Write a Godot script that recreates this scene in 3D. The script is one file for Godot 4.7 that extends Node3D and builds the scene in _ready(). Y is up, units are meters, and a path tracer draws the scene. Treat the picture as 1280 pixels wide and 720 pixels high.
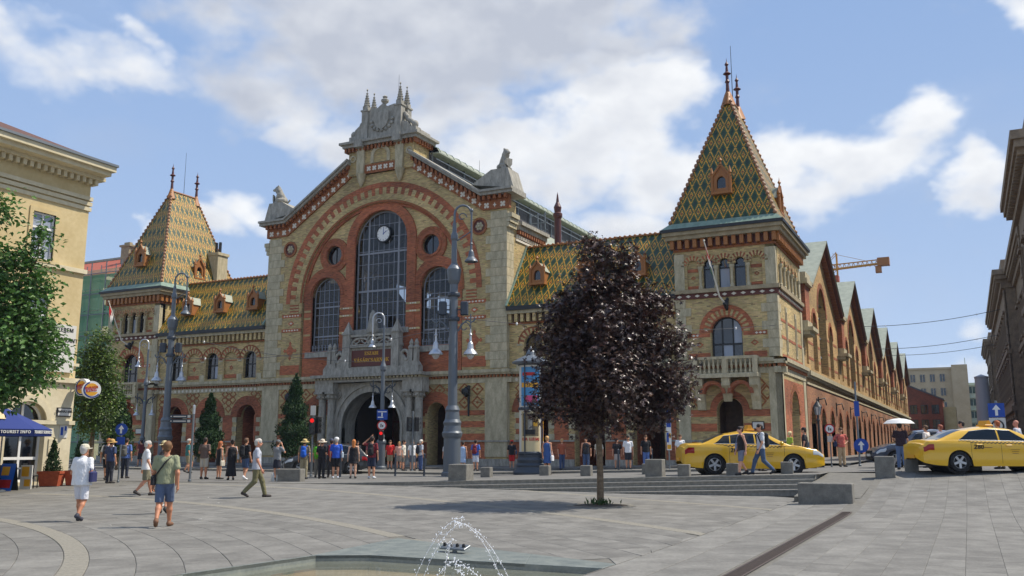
extends Node3D
# A square in front of a large brick market hall: x runs along the hall's front, z towards the viewer, metres.

func _ready() -> void:
	rng.seed = 20240711
	var cam := Camera3D.new()
	cam.name = "camera"
	cam.position = Vector3(37.298, 1.712, 52.711)
	cam.rotation_degrees = Vector3(9.94, 26.686, 0)
	cam.fov = 35.64
	cam.near = 0.1
	cam.far = 3000.0
	add_child(cam)
	cam.current = true
	var we := WorldEnvironment.new()
	we.name = "world_environment"
	var env := Environment.new()
	env.background_mode = Environment.BG_SKY
	var sky := Sky.new()
	sky.sky_material = cloud_sky()
	env.sky = sky
	env.background_energy_multiplier = 1.0
	env.tonemap_mode = Environment.TONE_MAPPER_LINEAR
	env.tonemap_exposure = 1.22
	env.sdfgi_enabled = true; env.ssao_enabled = true; env.ssil_enabled = true
	env.fog_enabled = true
	env.fog_density = 0.0002
	env.fog_light_color = Color(0.72, 0.8, 0.9)
	we.environment = env
	add_child(we)
	var sun := DirectionalLight3D.new()
	sun.name = "sun"
	sun.light_energy = 1.35
	sun.light_color = Color(1.0, 0.96, 0.9)
	sun.light_angular_distance = 0.5
	sun.shadow_enabled = true
	add_child(sun)
	sun.look_at_from_position(Vector3(0.46, 0.82, -0.34) * 60.0, Vector3.ZERO)
	materials()
	print("materials ", Time.get_ticks_msec())
	ground()
	print("ground ", Time.get_ticks_msec())
	market_hall()
	print("hall ", Time.get_ticks_msec())
	neighbours()
	print("neighbours ", Time.get_ticks_msec())
	furniture()
	print("furniture ", Time.get_ticks_msec())
	trees()
	print("trees ", Time.get_ticks_msec())
	vehicles()
	print("vehicles ", Time.get_ticks_msec())
	people()
	print("people ", Time.get_ticks_msec())

# ------------------------------------------------------------------ sky: summer cumulus, one large grey cloud and white heaps
func cloud_sky() -> PanoramaSkyMaterial:
	var W := 4096
	var H := 2048
	# azimuth, elevation, half width, half height (degrees), weight, tone (0 grey, 1 white)
	var heaps := [
		[-36, 25.8, 15, 5.8, 1.15, 0.2], [-43, 22.8, 8, 4.0, 1.0, 0.34], [-27, 25.6, 13, 5.2, 1.25, 0.22], [-24, 30, 16, 4.5, 1.1, 0.2], [-39.5, 20.6, 3.6, 2.6, 0.9, 0.85], [-35, 19.8, 4.6, 2.6, 0.85, 0.6], [-30, 20.6, 5.0, 3.0, 0.95, 0.45], [-19, 27, 5, 2.6, 0.9, 0.5],
		[-20.5, 20.2, 6.0, 4.2, 1.3, 0.9], [-23.5, 17.0, 6.0, 3.4, 1.2, 0.85], [-17.5, 21.8, 4.4, 2.8, 1.1, 1.0], [-28.0, 17.6, 4.6, 2.4, 1.0, 0.85], [-17.0, 16.6, 4.6, 3.2, 1.0, 0.85], [-20, 13.6, 5.0, 2.0, 0.8, 0.8],
		[-5.6, 17.0, 5.8, 3.0, 1.25, 1.0], [-9.0, 18.4, 4.2, 2.6, 1.1, 1.0], [-2.4, 18.2, 3.4, 2.4, 1.1, 1.0], [-8.5, 15.0, 4.6, 2.2, 0.95, 0.85], [-11.5, 16.6, 3.4, 2.4, 0.95, 0.9],
		[1.6, 14.6, 2.8, 2.1, 0.9, 0.92], [0.9, 8.4, 2.0, 1.1, 0.7, 0.85], [5.4, 22.4, 2.6, 2.2, 0.95, 0.95],
		[-43.2, 14.9, 3.8, 2.0, 1.05, 0.95], [-46.0, 13.8, 2.8, 1.6, 0.9, 0.9], [-51.2, 12.0, 2.0, 1.2, 0.95, 0.9], [-52.6, 22.4, 5.5, 1.6, 0.62, 0.8], [-57.0, 21.6, 4.6, 1.3, 0.55, 0.8], [-50.8, 24.2, 1.8, 1.5, 0.75, 0.9],
		[-1.5, 4.6, 8.0, 1.8, 0.55, 0.75], [-14.0, 12.0, 5.0, 1.8, 0.55, 0.8]]
	var edge := FastNoiseLite.new()
	edge.seed = 11; edge.frequency = 3.4; edge.fractal_octaves = 7; edge.fractal_gain = 0.56
	var body := FastNoiseLite.new()
	body.seed = 5; body.frequency = 5.0; body.fractal_octaves = 5
	var wide := FastNoiseLite.new()
	wide.seed = 31; wide.frequency = 1.6; wide.fractal_octaves = 3
	var data := PackedFloat32Array()
	var row := PackedFloat32Array()
	row.resize(W * 3)
	for j in 1048:
		var el := 90.0 - (j + 0.5) * 180.0 / H
		if el > 31.0 and j % 4:
			data.append_array(row)
			continue
		var ce := cos(deg_to_rad(el)); var se := sin(deg_to_rad(el))
		var k := clampf(maxf(el, 0.0) / 55.0, 0.0, 1.0)
		var blue := Color(0.47, 0.60, 0.79).lerp(Color(0.155, 0.275, 0.54), pow(k, 0.48))
		blue = blue.lerp(Color(0.60, 0.70, 0.84), exp(-maxf(el, 0.0) / 5.0) * 0.65)
		var rows := []
		for h in heaps:
			if absf(el - h[1]) < h[3] * 1.1 + 5.0:
				rows.append(h)
		for i in W:
			var at := i * 3
			var az := (i + 0.5) * 360.0 / W
			if az > 180.0:
				az -= 360.0
			if el > 31.0 or az < -64.0 or az > 11.0:      # away from the view a coarser grid is enough
				if i % 8:
					row[at] = row[at - 3]; row[at + 1] = row[at - 2]; row[at + 2] = row[at - 1]
					continue
			var ra := deg_to_rad(az)
			var d := Vector3(sin(ra) * ce, se * 1.7, -cos(ra) * ce)
			var ax := az + edge.get_noise_3dv(d * 0.9 + Vector3(7, 0, 0)) * 6.0
			var ey := edge.get_noise_3dv(d * 0.9 + Vector3(0, 9, 0)) * 3.6
			var cover := 0.0; var tone := 0.0; var sum := 0.001
			if az > -75.0 and az < 22.0 and el < 36.0:
				for h in rows:
					var dx: float = (ax - h[0]) / h[2]
					var dy: float = (el + ey - h[1]) / h[3]
					var w: float = 1.0 - dx * dx - dy * dy
					if w > 0.0:
						cover = maxf(cover, w * 0.75 * h[4] + 0.02)
						tone += w * (h[5] + dy * 0.25); sum += w
			else:
				cover = clampf(wide.get_noise_3dv(d) * 1.5 + 0.12, 0.0, 0.75)
				tone = 0.7; sum = 1.0
			tone /= sum
			var e := edge.get_noise_3dv(d * 2.6)
			var den := cover * 1.3 + e * 0.62 - 0.14
			var a := smoothstep(-0.04, 0.85, den)
			var wisp := clampf(wide.get_noise_3dv(d * 2.4 + Vector3(3, 1, 2)) * 0.7 + e * 0.3, 0.0, 1.0) * 0.3
			a = clampf(maxf(a * 0.95, wisp), 0.0, 1.0)
			var s := clampf(tone * 0.95 + body.get_noise_3dv(d * 2.4) * 0.42 + (0.3 - den) * 0.25 + 0.05, 0.0, 1.0)
			var cc := blue.lerp(Color(0.45, 0.48, 0.55).lerp(Color(0.82, 0.83, 0.84), s), a)
			row[at] = cc.r; row[at + 1] = cc.g; row[at + 2] = cc.b
		data.append_array(row)
	row.fill(0.2)
	for j in H - 1048:
		data.append_array(row)
	var im := Image.create_from_data(W, H, false, Image.FORMAT_RGBF, data.to_byte_array())
	var p := PanoramaSkyMaterial.new()
	p.panorama = ImageTexture.create_from_image(im)
	p.energy_multiplier = 1.0
	return p

# ------------------------------------------------------------------ ground heights
func street_y(x: float) -> float:
	return 0.25 + 0.027 * clampf(x - 14.6, 0.0, 21.5)

func step_z(x: float) -> float:
	return 24.4 - 0.227 * (x - 14.6)

func ramp_y(z: float) -> float:
	return 0.02 + 0.81 * pow(clampf((29.0 - z) / 11.0, 0.0, 1.0), 1.5)

func plaza_y(x: float, z: float) -> float:
	return lerpf(0.25, 0.05, smoothstep(13.0, 30.0, x)) * (1.0 - smoothstep(25.0, 38.0, z))

func ground_y(x: float, z: float) -> float:
	if x > 32.7:
		if x > 34.4 and z < 18.0:
			return street_y(x)
		return lerpf(plaza_y(x, z), ramp_y(z), minf(1.0, (x - 32.7) / 1.7))
	if z < step_z(x):
		return street_y(x)
	return plaza_y(x, z)

func on_ground(x: float, z: float) -> Vector3:
	return Vector3(x, ground_y(x, z), z)

# ------------------------------------------------------------------ mesh builder
class B:
	var v := PackedVector3Array()
	var n := PackedVector3Array()
	var t := PackedVector2Array()
	var c := PackedColorArray()
	var tint := Color(1, 1, 1)
	var tinted := false
	var x := Transform3D.IDENTITY
	func tri(a: Vector3, b: Vector3, d: Vector3) -> void:      # counter-clockwise seen from outside
		var nn := (b - a).cross(d - a)
		if nn.length_squared() < 1e-14:
			return
		nn = nn.normalized()
		tn(a, b, d, nn, nn, nn)
	func tn(a: Vector3, b: Vector3, d: Vector3, na: Vector3, nb: Vector3, nd: Vector3, ua := Vector2.ZERO, ub := Vector2.ZERO, ud := Vector2.ZERO) -> void:
		v.append(x * a); v.append(x * d); v.append(x * b)
		n.append((x.basis * na).normalized()); n.append((x.basis * nd).normalized()); n.append((x.basis * nb).normalized())
		t.append(ua); t.append(ud); t.append(ub)
		if tinted:
			c.append(tint); c.append(tint); c.append(tint)
	func quad(a: Vector3, b: Vector3, d: Vector3, e: Vector3) -> void:
		tri(a, b, d); tri(a, d, e)
	func quv(a: Vector3, b: Vector3, d: Vector3, e: Vector3, ua: Vector2, ub: Vector2, ud: Vector2, ue: Vector2) -> void:
		var nn := (b - a).cross(e - a)
		if nn.length_squared() < 1e-12:
			nn = (d - b).cross(e - b)
		nn = nn.normalized()
		tn(a, b, d, nn, nn, nn, ua, ub, ud); tn(a, d, e, nn, nn, nn, ua, ud, ue)
	func bb(lo: Vector3, hi: Vector3) -> void:
		var a := lo.min(hi); var b := lo.max(hi)
		var p := [Vector3(a.x, a.y, a.z), Vector3(b.x, a.y, a.z), Vector3(b.x, a.y, b.z), Vector3(a.x, a.y, b.z), Vector3(a.x, b.y, a.z), Vector3(b.x, b.y, a.z), Vector3(b.x, b.y, b.z), Vector3(a.x, b.y, b.z)]
		quad(p[3], p[2], p[6], p[7]); quad(p[1], p[0], p[4], p[5]); quad(p[2], p[1], p[5], p[6])
		quad(p[0], p[3], p[7], p[4]); quad(p[7], p[6], p[5], p[4]); quad(p[0], p[1], p[2], p[3])
	func box(at: Vector3, s: Vector3) -> void:
		bb(at - s * 0.5, at + s * 0.5)
	func cham(lo: Vector3, hi: Vector3, r: float) -> void:      # box with chamfered upright and top edges
		var a := lo.min(hi); var b := lo.max(hi)
		var ring := func(y: float, q: float, k: float) -> Array:
			var x0 := a.x + q; var x1 := b.x - q; var z0 := a.z + q; var z1 := b.z - q
			return [Vector3(x0 + k, y, z1), Vector3(x1 - k, y, z1), Vector3(x1, y, z1 - k), Vector3(x1, y, z0 + k), Vector3(x1 - k, y, z0), Vector3(x0 + k, y, z0), Vector3(x0, y, z0 + k), Vector3(x0, y, z1 - k)]
		var r0: Array = ring.call(a.y, 0.0, r); var r1: Array = ring.call(b.y - r, 0.0, r); var r2: Array = ring.call(b.y, r, r * 0.6)
		for i in 8:
			var j := (i + 1) % 8
			quad(r0[i], r0[j], r1[j], r1[i]); quad(r1[i], r1[j], r2[j], r2[i])
		for i in range(1, 7):
			tri(r2[0], r2[i], r2[i + 1])
	func poly(p: PackedVector2Array, z: float, front := true) -> void:      # flat face in the xy plane
		var idx := Geometry2D.triangulate_polygon(p)
		for i in range(0, idx.size(), 3):
			var a := p[idx[i]]; var b := p[idx[i + 1]]; var d := p[idx[i + 2]]
			var ccw := (b - a).cross(d - a) > 0.0
			if ccw == front:
				tri(Vector3(a.x, a.y, z), Vector3(b.x, b.y, z), Vector3(d.x, d.y, z))
			else:
				tri(Vector3(a.x, a.y, z), Vector3(d.x, d.y, z), Vector3(b.x, b.y, z))
	func rim(p: PackedVector2Array, z0: float, z1: float, inward := false) -> void:      # the sides of an extrusion
		var q := p
		if Geometry2D.is_polygon_clockwise(p) != inward:
			q = p.duplicate(); q.reverse()
		for i in q.size():
			var a := q[i]; var b := q[(i + 1) % q.size()]
			quad(Vector3(a.x, a.y, z0), Vector3(b.x, b.y, z0), Vector3(b.x, b.y, z1), Vector3(a.x, a.y, z1))
	func prism(p: PackedVector2Array, z0: float, z1: float) -> void:
		poly(p, maxf(z0, z1)); poly(p, minf(z0, z1), false); rim(p, minf(z0, z1), maxf(z0, z1))
	func wall(outline: PackedVector2Array, holes: Array, z0: float, z1: float, cap_back := false) -> void:      # wall slab with openings, front at z1
		var cuts := []
		var lo := 1e9; var hi := -1e9
		for q in outline:
			lo = minf(lo, q.x); hi = maxf(hi, q.x)
		for h in holes:
			var m := 0.0
			for q in h:
				m += q.x
			cuts.append(m / h.size())
		cuts.append(lo - 1.0); cuts.append(hi + 1.0); cuts.sort()
		for i in cuts.size() - 1:
			if cuts[i + 1] - cuts[i] < 0.001:
				continue
			var slab := PackedVector2Array([Vector2(cuts[i], -100), Vector2(cuts[i + 1], -100), Vector2(cuts[i + 1], 200), Vector2(cuts[i], 200)])
			var pieces := Geometry2D.intersect_polygons(outline, slab)
			for h in holes:
				var nxt: Array[PackedVector2Array] = []
				for pc in pieces:
					for o in Geometry2D.clip_polygons(pc, h):
						nxt.append(o)
				pieces = nxt
			for pc in pieces:
				poly(pc, z1)
				if cap_back:
					poly(pc, z0, false)
		rim(outline, z0, z1)
		for h in holes:
			rim(h, z0, z1, true)
	func lathe(prof: Array, at := Vector3.ZERO, seg := 12, cap := true) -> void:      # prof: Vector2(radius, y), bottom to top
		for i in prof.size() - 1:
			var p: Vector2 = prof[i]; var q: Vector2 = prof[i + 1]
			var d := q - p
			if d.length() < 1e-6:
				continue
			var nr := Vector2(d.y, -d.x).normalized()
			for k in seg:
				var a0 := TAU * k / seg; var a1 := TAU * (k + 1) / seg
				var e0 := Vector3(cos(a0), 0, -sin(a0)); var e1 := Vector3(cos(a1), 0, -sin(a1))
				var n0 := e0 * nr.x + Vector3.UP * nr.y; var n1 := e1 * nr.x + Vector3.UP * nr.y
				var pa := at + e0 * p.x + Vector3.UP * p.y; var pb := at + e1 * p.x + Vector3.UP * p.y
				var qa := at + e0 * q.x + Vector3.UP * q.y; var qb := at + e1 * q.x + Vector3.UP * q.y
				if p.x > 1e-5:
					tn(pa, pb, qb, n0, n1, n1, Vector2(float(k) / seg, p.y), Vector2(float(k + 1) / seg, p.y), Vector2(float(k + 1) / seg, q.y))
				if q.x > 1e-5:
					tn(pa, qb, qa, n0, n1, n0, Vector2(float(k) / seg, p.y), Vector2(float(k + 1) / seg, q.y), Vector2(float(k) / seg, q.y))
		if cap:
			for e in [[prof[0], -1.0], [prof[-1], 1.0]]:
				var p: Vector2 = e[0]
				if p.x > 1e-4:
					for k in seg:
						var a0 := TAU * k / seg; var a1 := TAU * (k + 1) / seg
						var b0 := at + Vector3(cos(a0) * p.x, p.y, -sin(a0) * p.x); var b1 := at + Vector3(cos(a1) * p.x, p.y, -sin(a1) * p.x)
						if e[1] > 0:
							tri(at + Vector3(0, p.y, 0), b0, b1)
						else:
							tri(at + Vector3(0, p.y, 0), b1, b0)
	func tube(pts: Array, r: Variant, seg := 6, cap := true) -> void:
		var m := pts.size()
		var rings := []
		var side := Vector3.ZERO
		for i in m:
			var d: Vector3 = (pts[mini(i + 1, m - 1)] - pts[maxi(i - 1, 0)]).normalized()
			if i == 0:
				side = d.cross(Vector3.UP if absf(d.y) < 0.9 else Vector3.RIGHT).normalized()
			else:
				side = (side - d * side.dot(d)).normalized()
			var up := side.cross(d)
			var rr: float = r[i] if r is Array else r
			var ring := []
			for k in seg:
				var a := TAU * k / seg
				var e := side * cos(a) + up * sin(a)
				ring.append([pts[i] + e * rr, e])
			rings.append(ring)
		for i in m - 1:
			for k in seg:
				var j := (k + 1) % seg
				var A: Array = rings[i][k]; var Bq: Array = rings[i][j]; var C: Array = rings[i + 1][j]; var D: Array = rings[i + 1][k]
				tn(A[0], C[0], Bq[0], A[1], C[1], Bq[1]); tn(A[0], D[0], C[0], A[1], D[1], C[1])
		if cap:
			for k in range(1, seg - 1):
				tri(rings[0][0][0], rings[0][k][0], rings[0][k + 1][0])
				tri(rings[m - 1][0][0], rings[m - 1][k + 1][0], rings[m - 1][k][0])
	func ball(at: Vector3, r: Vector3, seg := 8, rows := 6) -> void:
		for i in rows:
			for k in seg:
				var f := func(ii: int, kk: int) -> Vector3:
					var th := PI * ii / rows; var ph := TAU * kk / seg
					return Vector3(sin(th) * cos(ph), cos(th), -sin(th) * sin(ph))
				var a: Vector3 = f.call(i, k); var b: Vector3 = f.call(i + 1, k); var d: Vector3 = f.call(i + 1, k + 1); var e: Vector3 = f.call(i, k + 1)
				if i < rows - 1:
					tn(at + a * r, at + b * r, at + d * r, a, b, d)
				if i > 0:
					tn(at + a * r, at + d * r, at + e * r, a, d, e)
	func bar(p: Vector2, q: Vector2, h: float, z0: float, z1: float) -> void:      # sloping band in the xy plane: top edge p-q, h tall
		prism(PackedVector2Array([p, p - Vector2(0, h), q - Vector2(0, h), q]), z0, z1)
	func beam(a: Vector3, b: Vector3, w: float, h: float) -> void:      # rectangular bar between two points
		var d := (b - a).normalized()
		var s := d.cross(Vector3.UP if absf(d.y) < 0.95 else Vector3.RIGHT).normalized() * w * 0.5
		var u := s.cross(d).normalized() * h * 0.5
		var p := [a - s - u, a + s - u, a + s + u, a - s + u, b - s - u, b + s - u, b + s + u, b - s + u]
		quad(p[0], p[3], p[2], p[1]); quad(p[4], p[5], p[6], p[7])
		quad(p[0], p[1], p[5], p[4]); quad(p[1], p[2], p[6], p[5]); quad(p[2], p[3], p[7], p[6]); quad(p[3], p[0], p[4], p[7])
	func mesh() -> ArrayMesh:
		var a := []
		a.resize(Mesh.ARRAY_MAX)
		a[Mesh.ARRAY_VERTEX] = v; a[Mesh.ARRAY_NORMAL] = n; a[Mesh.ARRAY_TEX_UV] = t
		if tinted:
			a[Mesh.ARRAY_COLOR] = c
		var m := ArrayMesh.new()
		m.add_surface_from_arrays(Mesh.PRIMITIVE_TRIANGLES, a)
		return m

# ------------------------------------------------------------------ nodes
var M := {}
var used := {}
var rng := RandomNumberGenerator.new()

func numbered(s: String) -> String:
	if not used.has(s):
		used[s] = 0
		return s
	used[s] += 1
	return "%s_%03d" % [s, used[s]]

func put(called: String, m: Mesh, mat: Material, parent: Node3D, at := Vector3.ZERO) -> MeshInstance3D:
	var o := MeshInstance3D.new()
	o.mesh = m
	if mat:
		o.material_override = mat
	o.position = at
	if parent == self:
		o.name = numbered(called)
	else:
		o.name = called
	parent.add_child(o, true)
	return o

func obj(called: String, b: B, mat: Material, parent: Node3D, at := Vector3.ZERO) -> MeshInstance3D:
	return put(called, b.mesh(), mat, parent, at)

func tag(o: Node, label: String, category: String, group := "") -> void:
	o.set_meta("label", label); o.set_meta("category", category)
	if group:
		o.set_meta("group", group)

func thing(called: String, label: String, category: String, at := Vector3.ZERO, turn := 0.0, group := "") -> Node3D:
	var o := Node3D.new()
	o.name = numbered(called); o.position = at; o.rotation.y = turn
	add_child(o)
	tag(o, label, category, group)
	return o

func copy(src: Node3D, called: String, label: String, at: Vector3, turn := 0.0) -> Node3D:
	var o: Node3D = src.duplicate()
	o.name = numbered(called); o.position = at; o.rotation.y = turn
	add_child(o)
	o.set_meta("label", label)
	return o

func structure(o: Node, kind := "structure") -> Node:
	o.set_meta("kind", kind)
	return o

# ------------------------------------------------------------------ outlines
func rect(x0: float, y0: float, x1: float, y1: float) -> PackedVector2Array:
	return PackedVector2Array([Vector2(x0, y0), Vector2(x1, y0), Vector2(x1, y1), Vector2(x0, y1)])

func arch(cx: float, half: float, y0: float, spring: float, rise := -1.0, seg := 14) -> PackedVector2Array:
	var p := PackedVector2Array([Vector2(cx - half, y0), Vector2(cx + half, y0)])
	var r := half if rise < 0 else rise
	for i in seg + 1:
		var a := PI * i / seg
		p.append(Vector2(cx + cos(a) * half, spring + sin(a) * r))
	return p

func circle(cx: float, cy: float, r: float, seg := 20) -> PackedVector2Array:
	var p := PackedVector2Array()
	for i in seg:
		p.append(Vector2(cx + cos(TAU * i / seg) * r, cy + sin(TAU * i / seg) * r))
	return p

func lozenge(cx: float, cy: float, w: float, h: float) -> PackedVector2Array:
	return PackedVector2Array([Vector2(cx - w, cy), Vector2(cx, cy - h), Vector2(cx + w, cy), Vector2(cx, cy + h)])

func ring_piece(cx: float, cy: float, r0: float, r1: float, a0: float, a1: float, seg := 2) -> PackedVector2Array:
	var p := PackedVector2Array()
	for i in seg + 1:
		var a := lerpf(a0, a1, float(i) / seg)
		p.append(Vector2(cx + cos(a) * r1, cy + sin(a) * r1))
	for i in seg + 1:
		var a := lerpf(a1, a0, float(i) / seg)
		p.append(Vector2(cx + cos(a) * r0, cy + sin(a) * r0))
	return p

# ------------------------------------------------------------------ textures and materials
func rgb(r: float, g: float, b: float) -> Color:
	return Color(r / 255.0, g / 255.0, b / 255.0)

func noise_bytes(size: int, freq: float, sd: int, oct := 4) -> PackedByteArray:
	var f := FastNoiseLite.new()
	f.seed = sd; f.frequency = freq; f.fractal_octaves = oct
	return f.get_seamless_image(size, size).get_data()

func mottled(size: int, a: Color, b: Color, f1: float, f2: float, sd: int, speck := 0.0) -> ImageTexture:
	var n1 := noise_bytes(size, f1, sd); var n2 := noise_bytes(size, f2, sd + 7, 3)
	var r := RandomNumberGenerator.new()
	r.seed = sd
	var d := PackedByteArray()
	d.resize(size * size * 3)
	for i in size * size:
		var k := clampf((n1[i] * 0.62 + n2[i] * 0.38) / 255.0 * 1.5 - 0.25 + (r.randf() - 0.5) * speck, 0.0, 1.0)
		d[i * 3] = int(lerpf(a.r, b.r, k) * 255); d[i * 3 + 1] = int(lerpf(a.g, b.g, k) * 255); d[i * 3 + 2] = int(lerpf(a.b, b.b, k) * 255)
	return ImageTexture.create_from_image(Image.create_from_data(size, size, false, Image.FORMAT_RGB8, d))

func brick_tex(base: Color, spread: float, mortar: Color, sd: int) -> ImageTexture:      # 8 m square: courses of 67 mm, bricks of 250 mm, patchy batches and soot
	var im := Image.create(1024, 1024, false, Image.FORMAT_RGB8)
	im.fill(mortar)
	var r := RandomNumberGenerator.new()
	r.seed = sd
	var f := FastNoiseLite.new()
	f.seed = sd; f.frequency = 0.006; f.fractal_octaves = 4
	var big := f.get_seamless_image(128, 128)
	for j in 120:
		var y0 := j * 1024 / 120
		var y1 := (j + 1) * 1024 / 120
		for i in 32:
			var x0 := i * 32 + (16 if j % 2 else 0)
			var k := 1.0 + (r.randf() - 0.5) * spread + (big.get_pixel(i * 4 % 128, j * 128 / 120).r - 0.5) * 0.36
			if r.randf() < 0.05:
				k *= 0.8
			var col := Color(base.r * k, base.g * (k + (r.randf() - 0.5) * 0.06), base.b * (k + (r.randf() - 0.5) * 0.08)).clamp()
			im.fill_rect(Rect2i(x0 % 1024, y0, 31, y1 - y0 - 1), col)
			if x0 + 31 > 1024:
				im.fill_rect(Rect2i(0, y0, x0 + 31 - 1024, y1 - y0 - 1), col)
	return ImageTexture.create_from_image(im)

func tri_mat(tex: Texture2D, metres: float, rough := 0.9, bump: Texture2D = null, depth := 0.0) -> StandardMaterial3D:
	var m := StandardMaterial3D.new()
	m.albedo_texture = tex
	m.roughness = rough
	m.uv1_triplanar = true; m.uv1_world_triplanar = true
	m.uv1_scale = Vector3.ONE / metres
	m.uv1_triplanar_sharpness = 8.0
	if bump:
		m.heightmap_enabled = true; m.heightmap_texture = bump; m.heightmap_scale = depth
	return m

func plain(c: Color, rough := 0.7, metal := 0.0) -> StandardMaterial3D:
	var m := StandardMaterial3D.new()
	m.albedo_color = c; m.roughness = rough; m.metallic = metal
	return m

func tile_tex(grey: float, sd: int) -> Array:      # glazed roof tiles laid in a diamond lattice: 2.08 m x 2.6 m
	var px := 10; var py := 11
	var nx := 24; var ny := 24
	var im := Image.create(nx * px, ny * py, false, Image.FORMAT_RGB8)
	var hm := Image.create(nx * px, ny * py, false, Image.FORMAT_L8)
	var r := RandomNumberGenerator.new()
	r.seed = sd
	im.fill(rgb(34, 38, 26))
	hm.fill(Color(0.25, 0.25, 0.25))
	for j in ny:
		for i in nx + 1:
			var off := 0.5 if j % 2 else 0.0
			var cx := fposmod((i + off + 0.5) * 0.08667, 0.52) - 0.26
			var cy := fposmod((j + 0.5) * 0.10833, 1.3) - 0.65
			var a := absf(cx) / 0.26 + absf(cy) / 0.65
			var col: Color
			if a < 0.24:
				col = rgb(128, 44, 24)
			elif a < 0.58 or (a > 0.8 and a < 1.2):
				col = rgb(198, 142, 28)
			elif a < 1.5:
				col = rgb(44, 80, 30)
			else:
				col = rgb(30, 54, 26)
			var k := 0.82 + r.randf() * 0.36
			col = Color(col.r * k, col.g * k, col.b * k).lerp(Color(0.5, 0.52, 0.46), grey * (0.5 + r.randf() * 0.5))
			var x0 := int((i + off - 0.5) * px)
			im.fill_rect(Rect2i(x0, j * py, px - 1, py - 1), col)
			for q in py:
				hm.fill_rect(Rect2i(x0, j * py + q, px - 1, 1), Color.from_hsv(0, 0, 0.3 + 0.7 * q / py))
	return [ImageTexture.create_from_image(im), ImageTexture.create_from_image(hm)]

func uv_mat(tt: Array, sx: float, sy: float, rough: float, depth: float) -> StandardMaterial3D:
	var m := StandardMaterial3D.new()
	m.albedo_texture = tt[0]
	m.uv1_scale = Vector3(1.0 / sx, 1.0 / sy, 1)
	m.roughness = rough
	m.heightmap_enabled = true; m.heightmap_texture = tt[1]; m.heightmap_scale = depth
	return m

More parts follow.
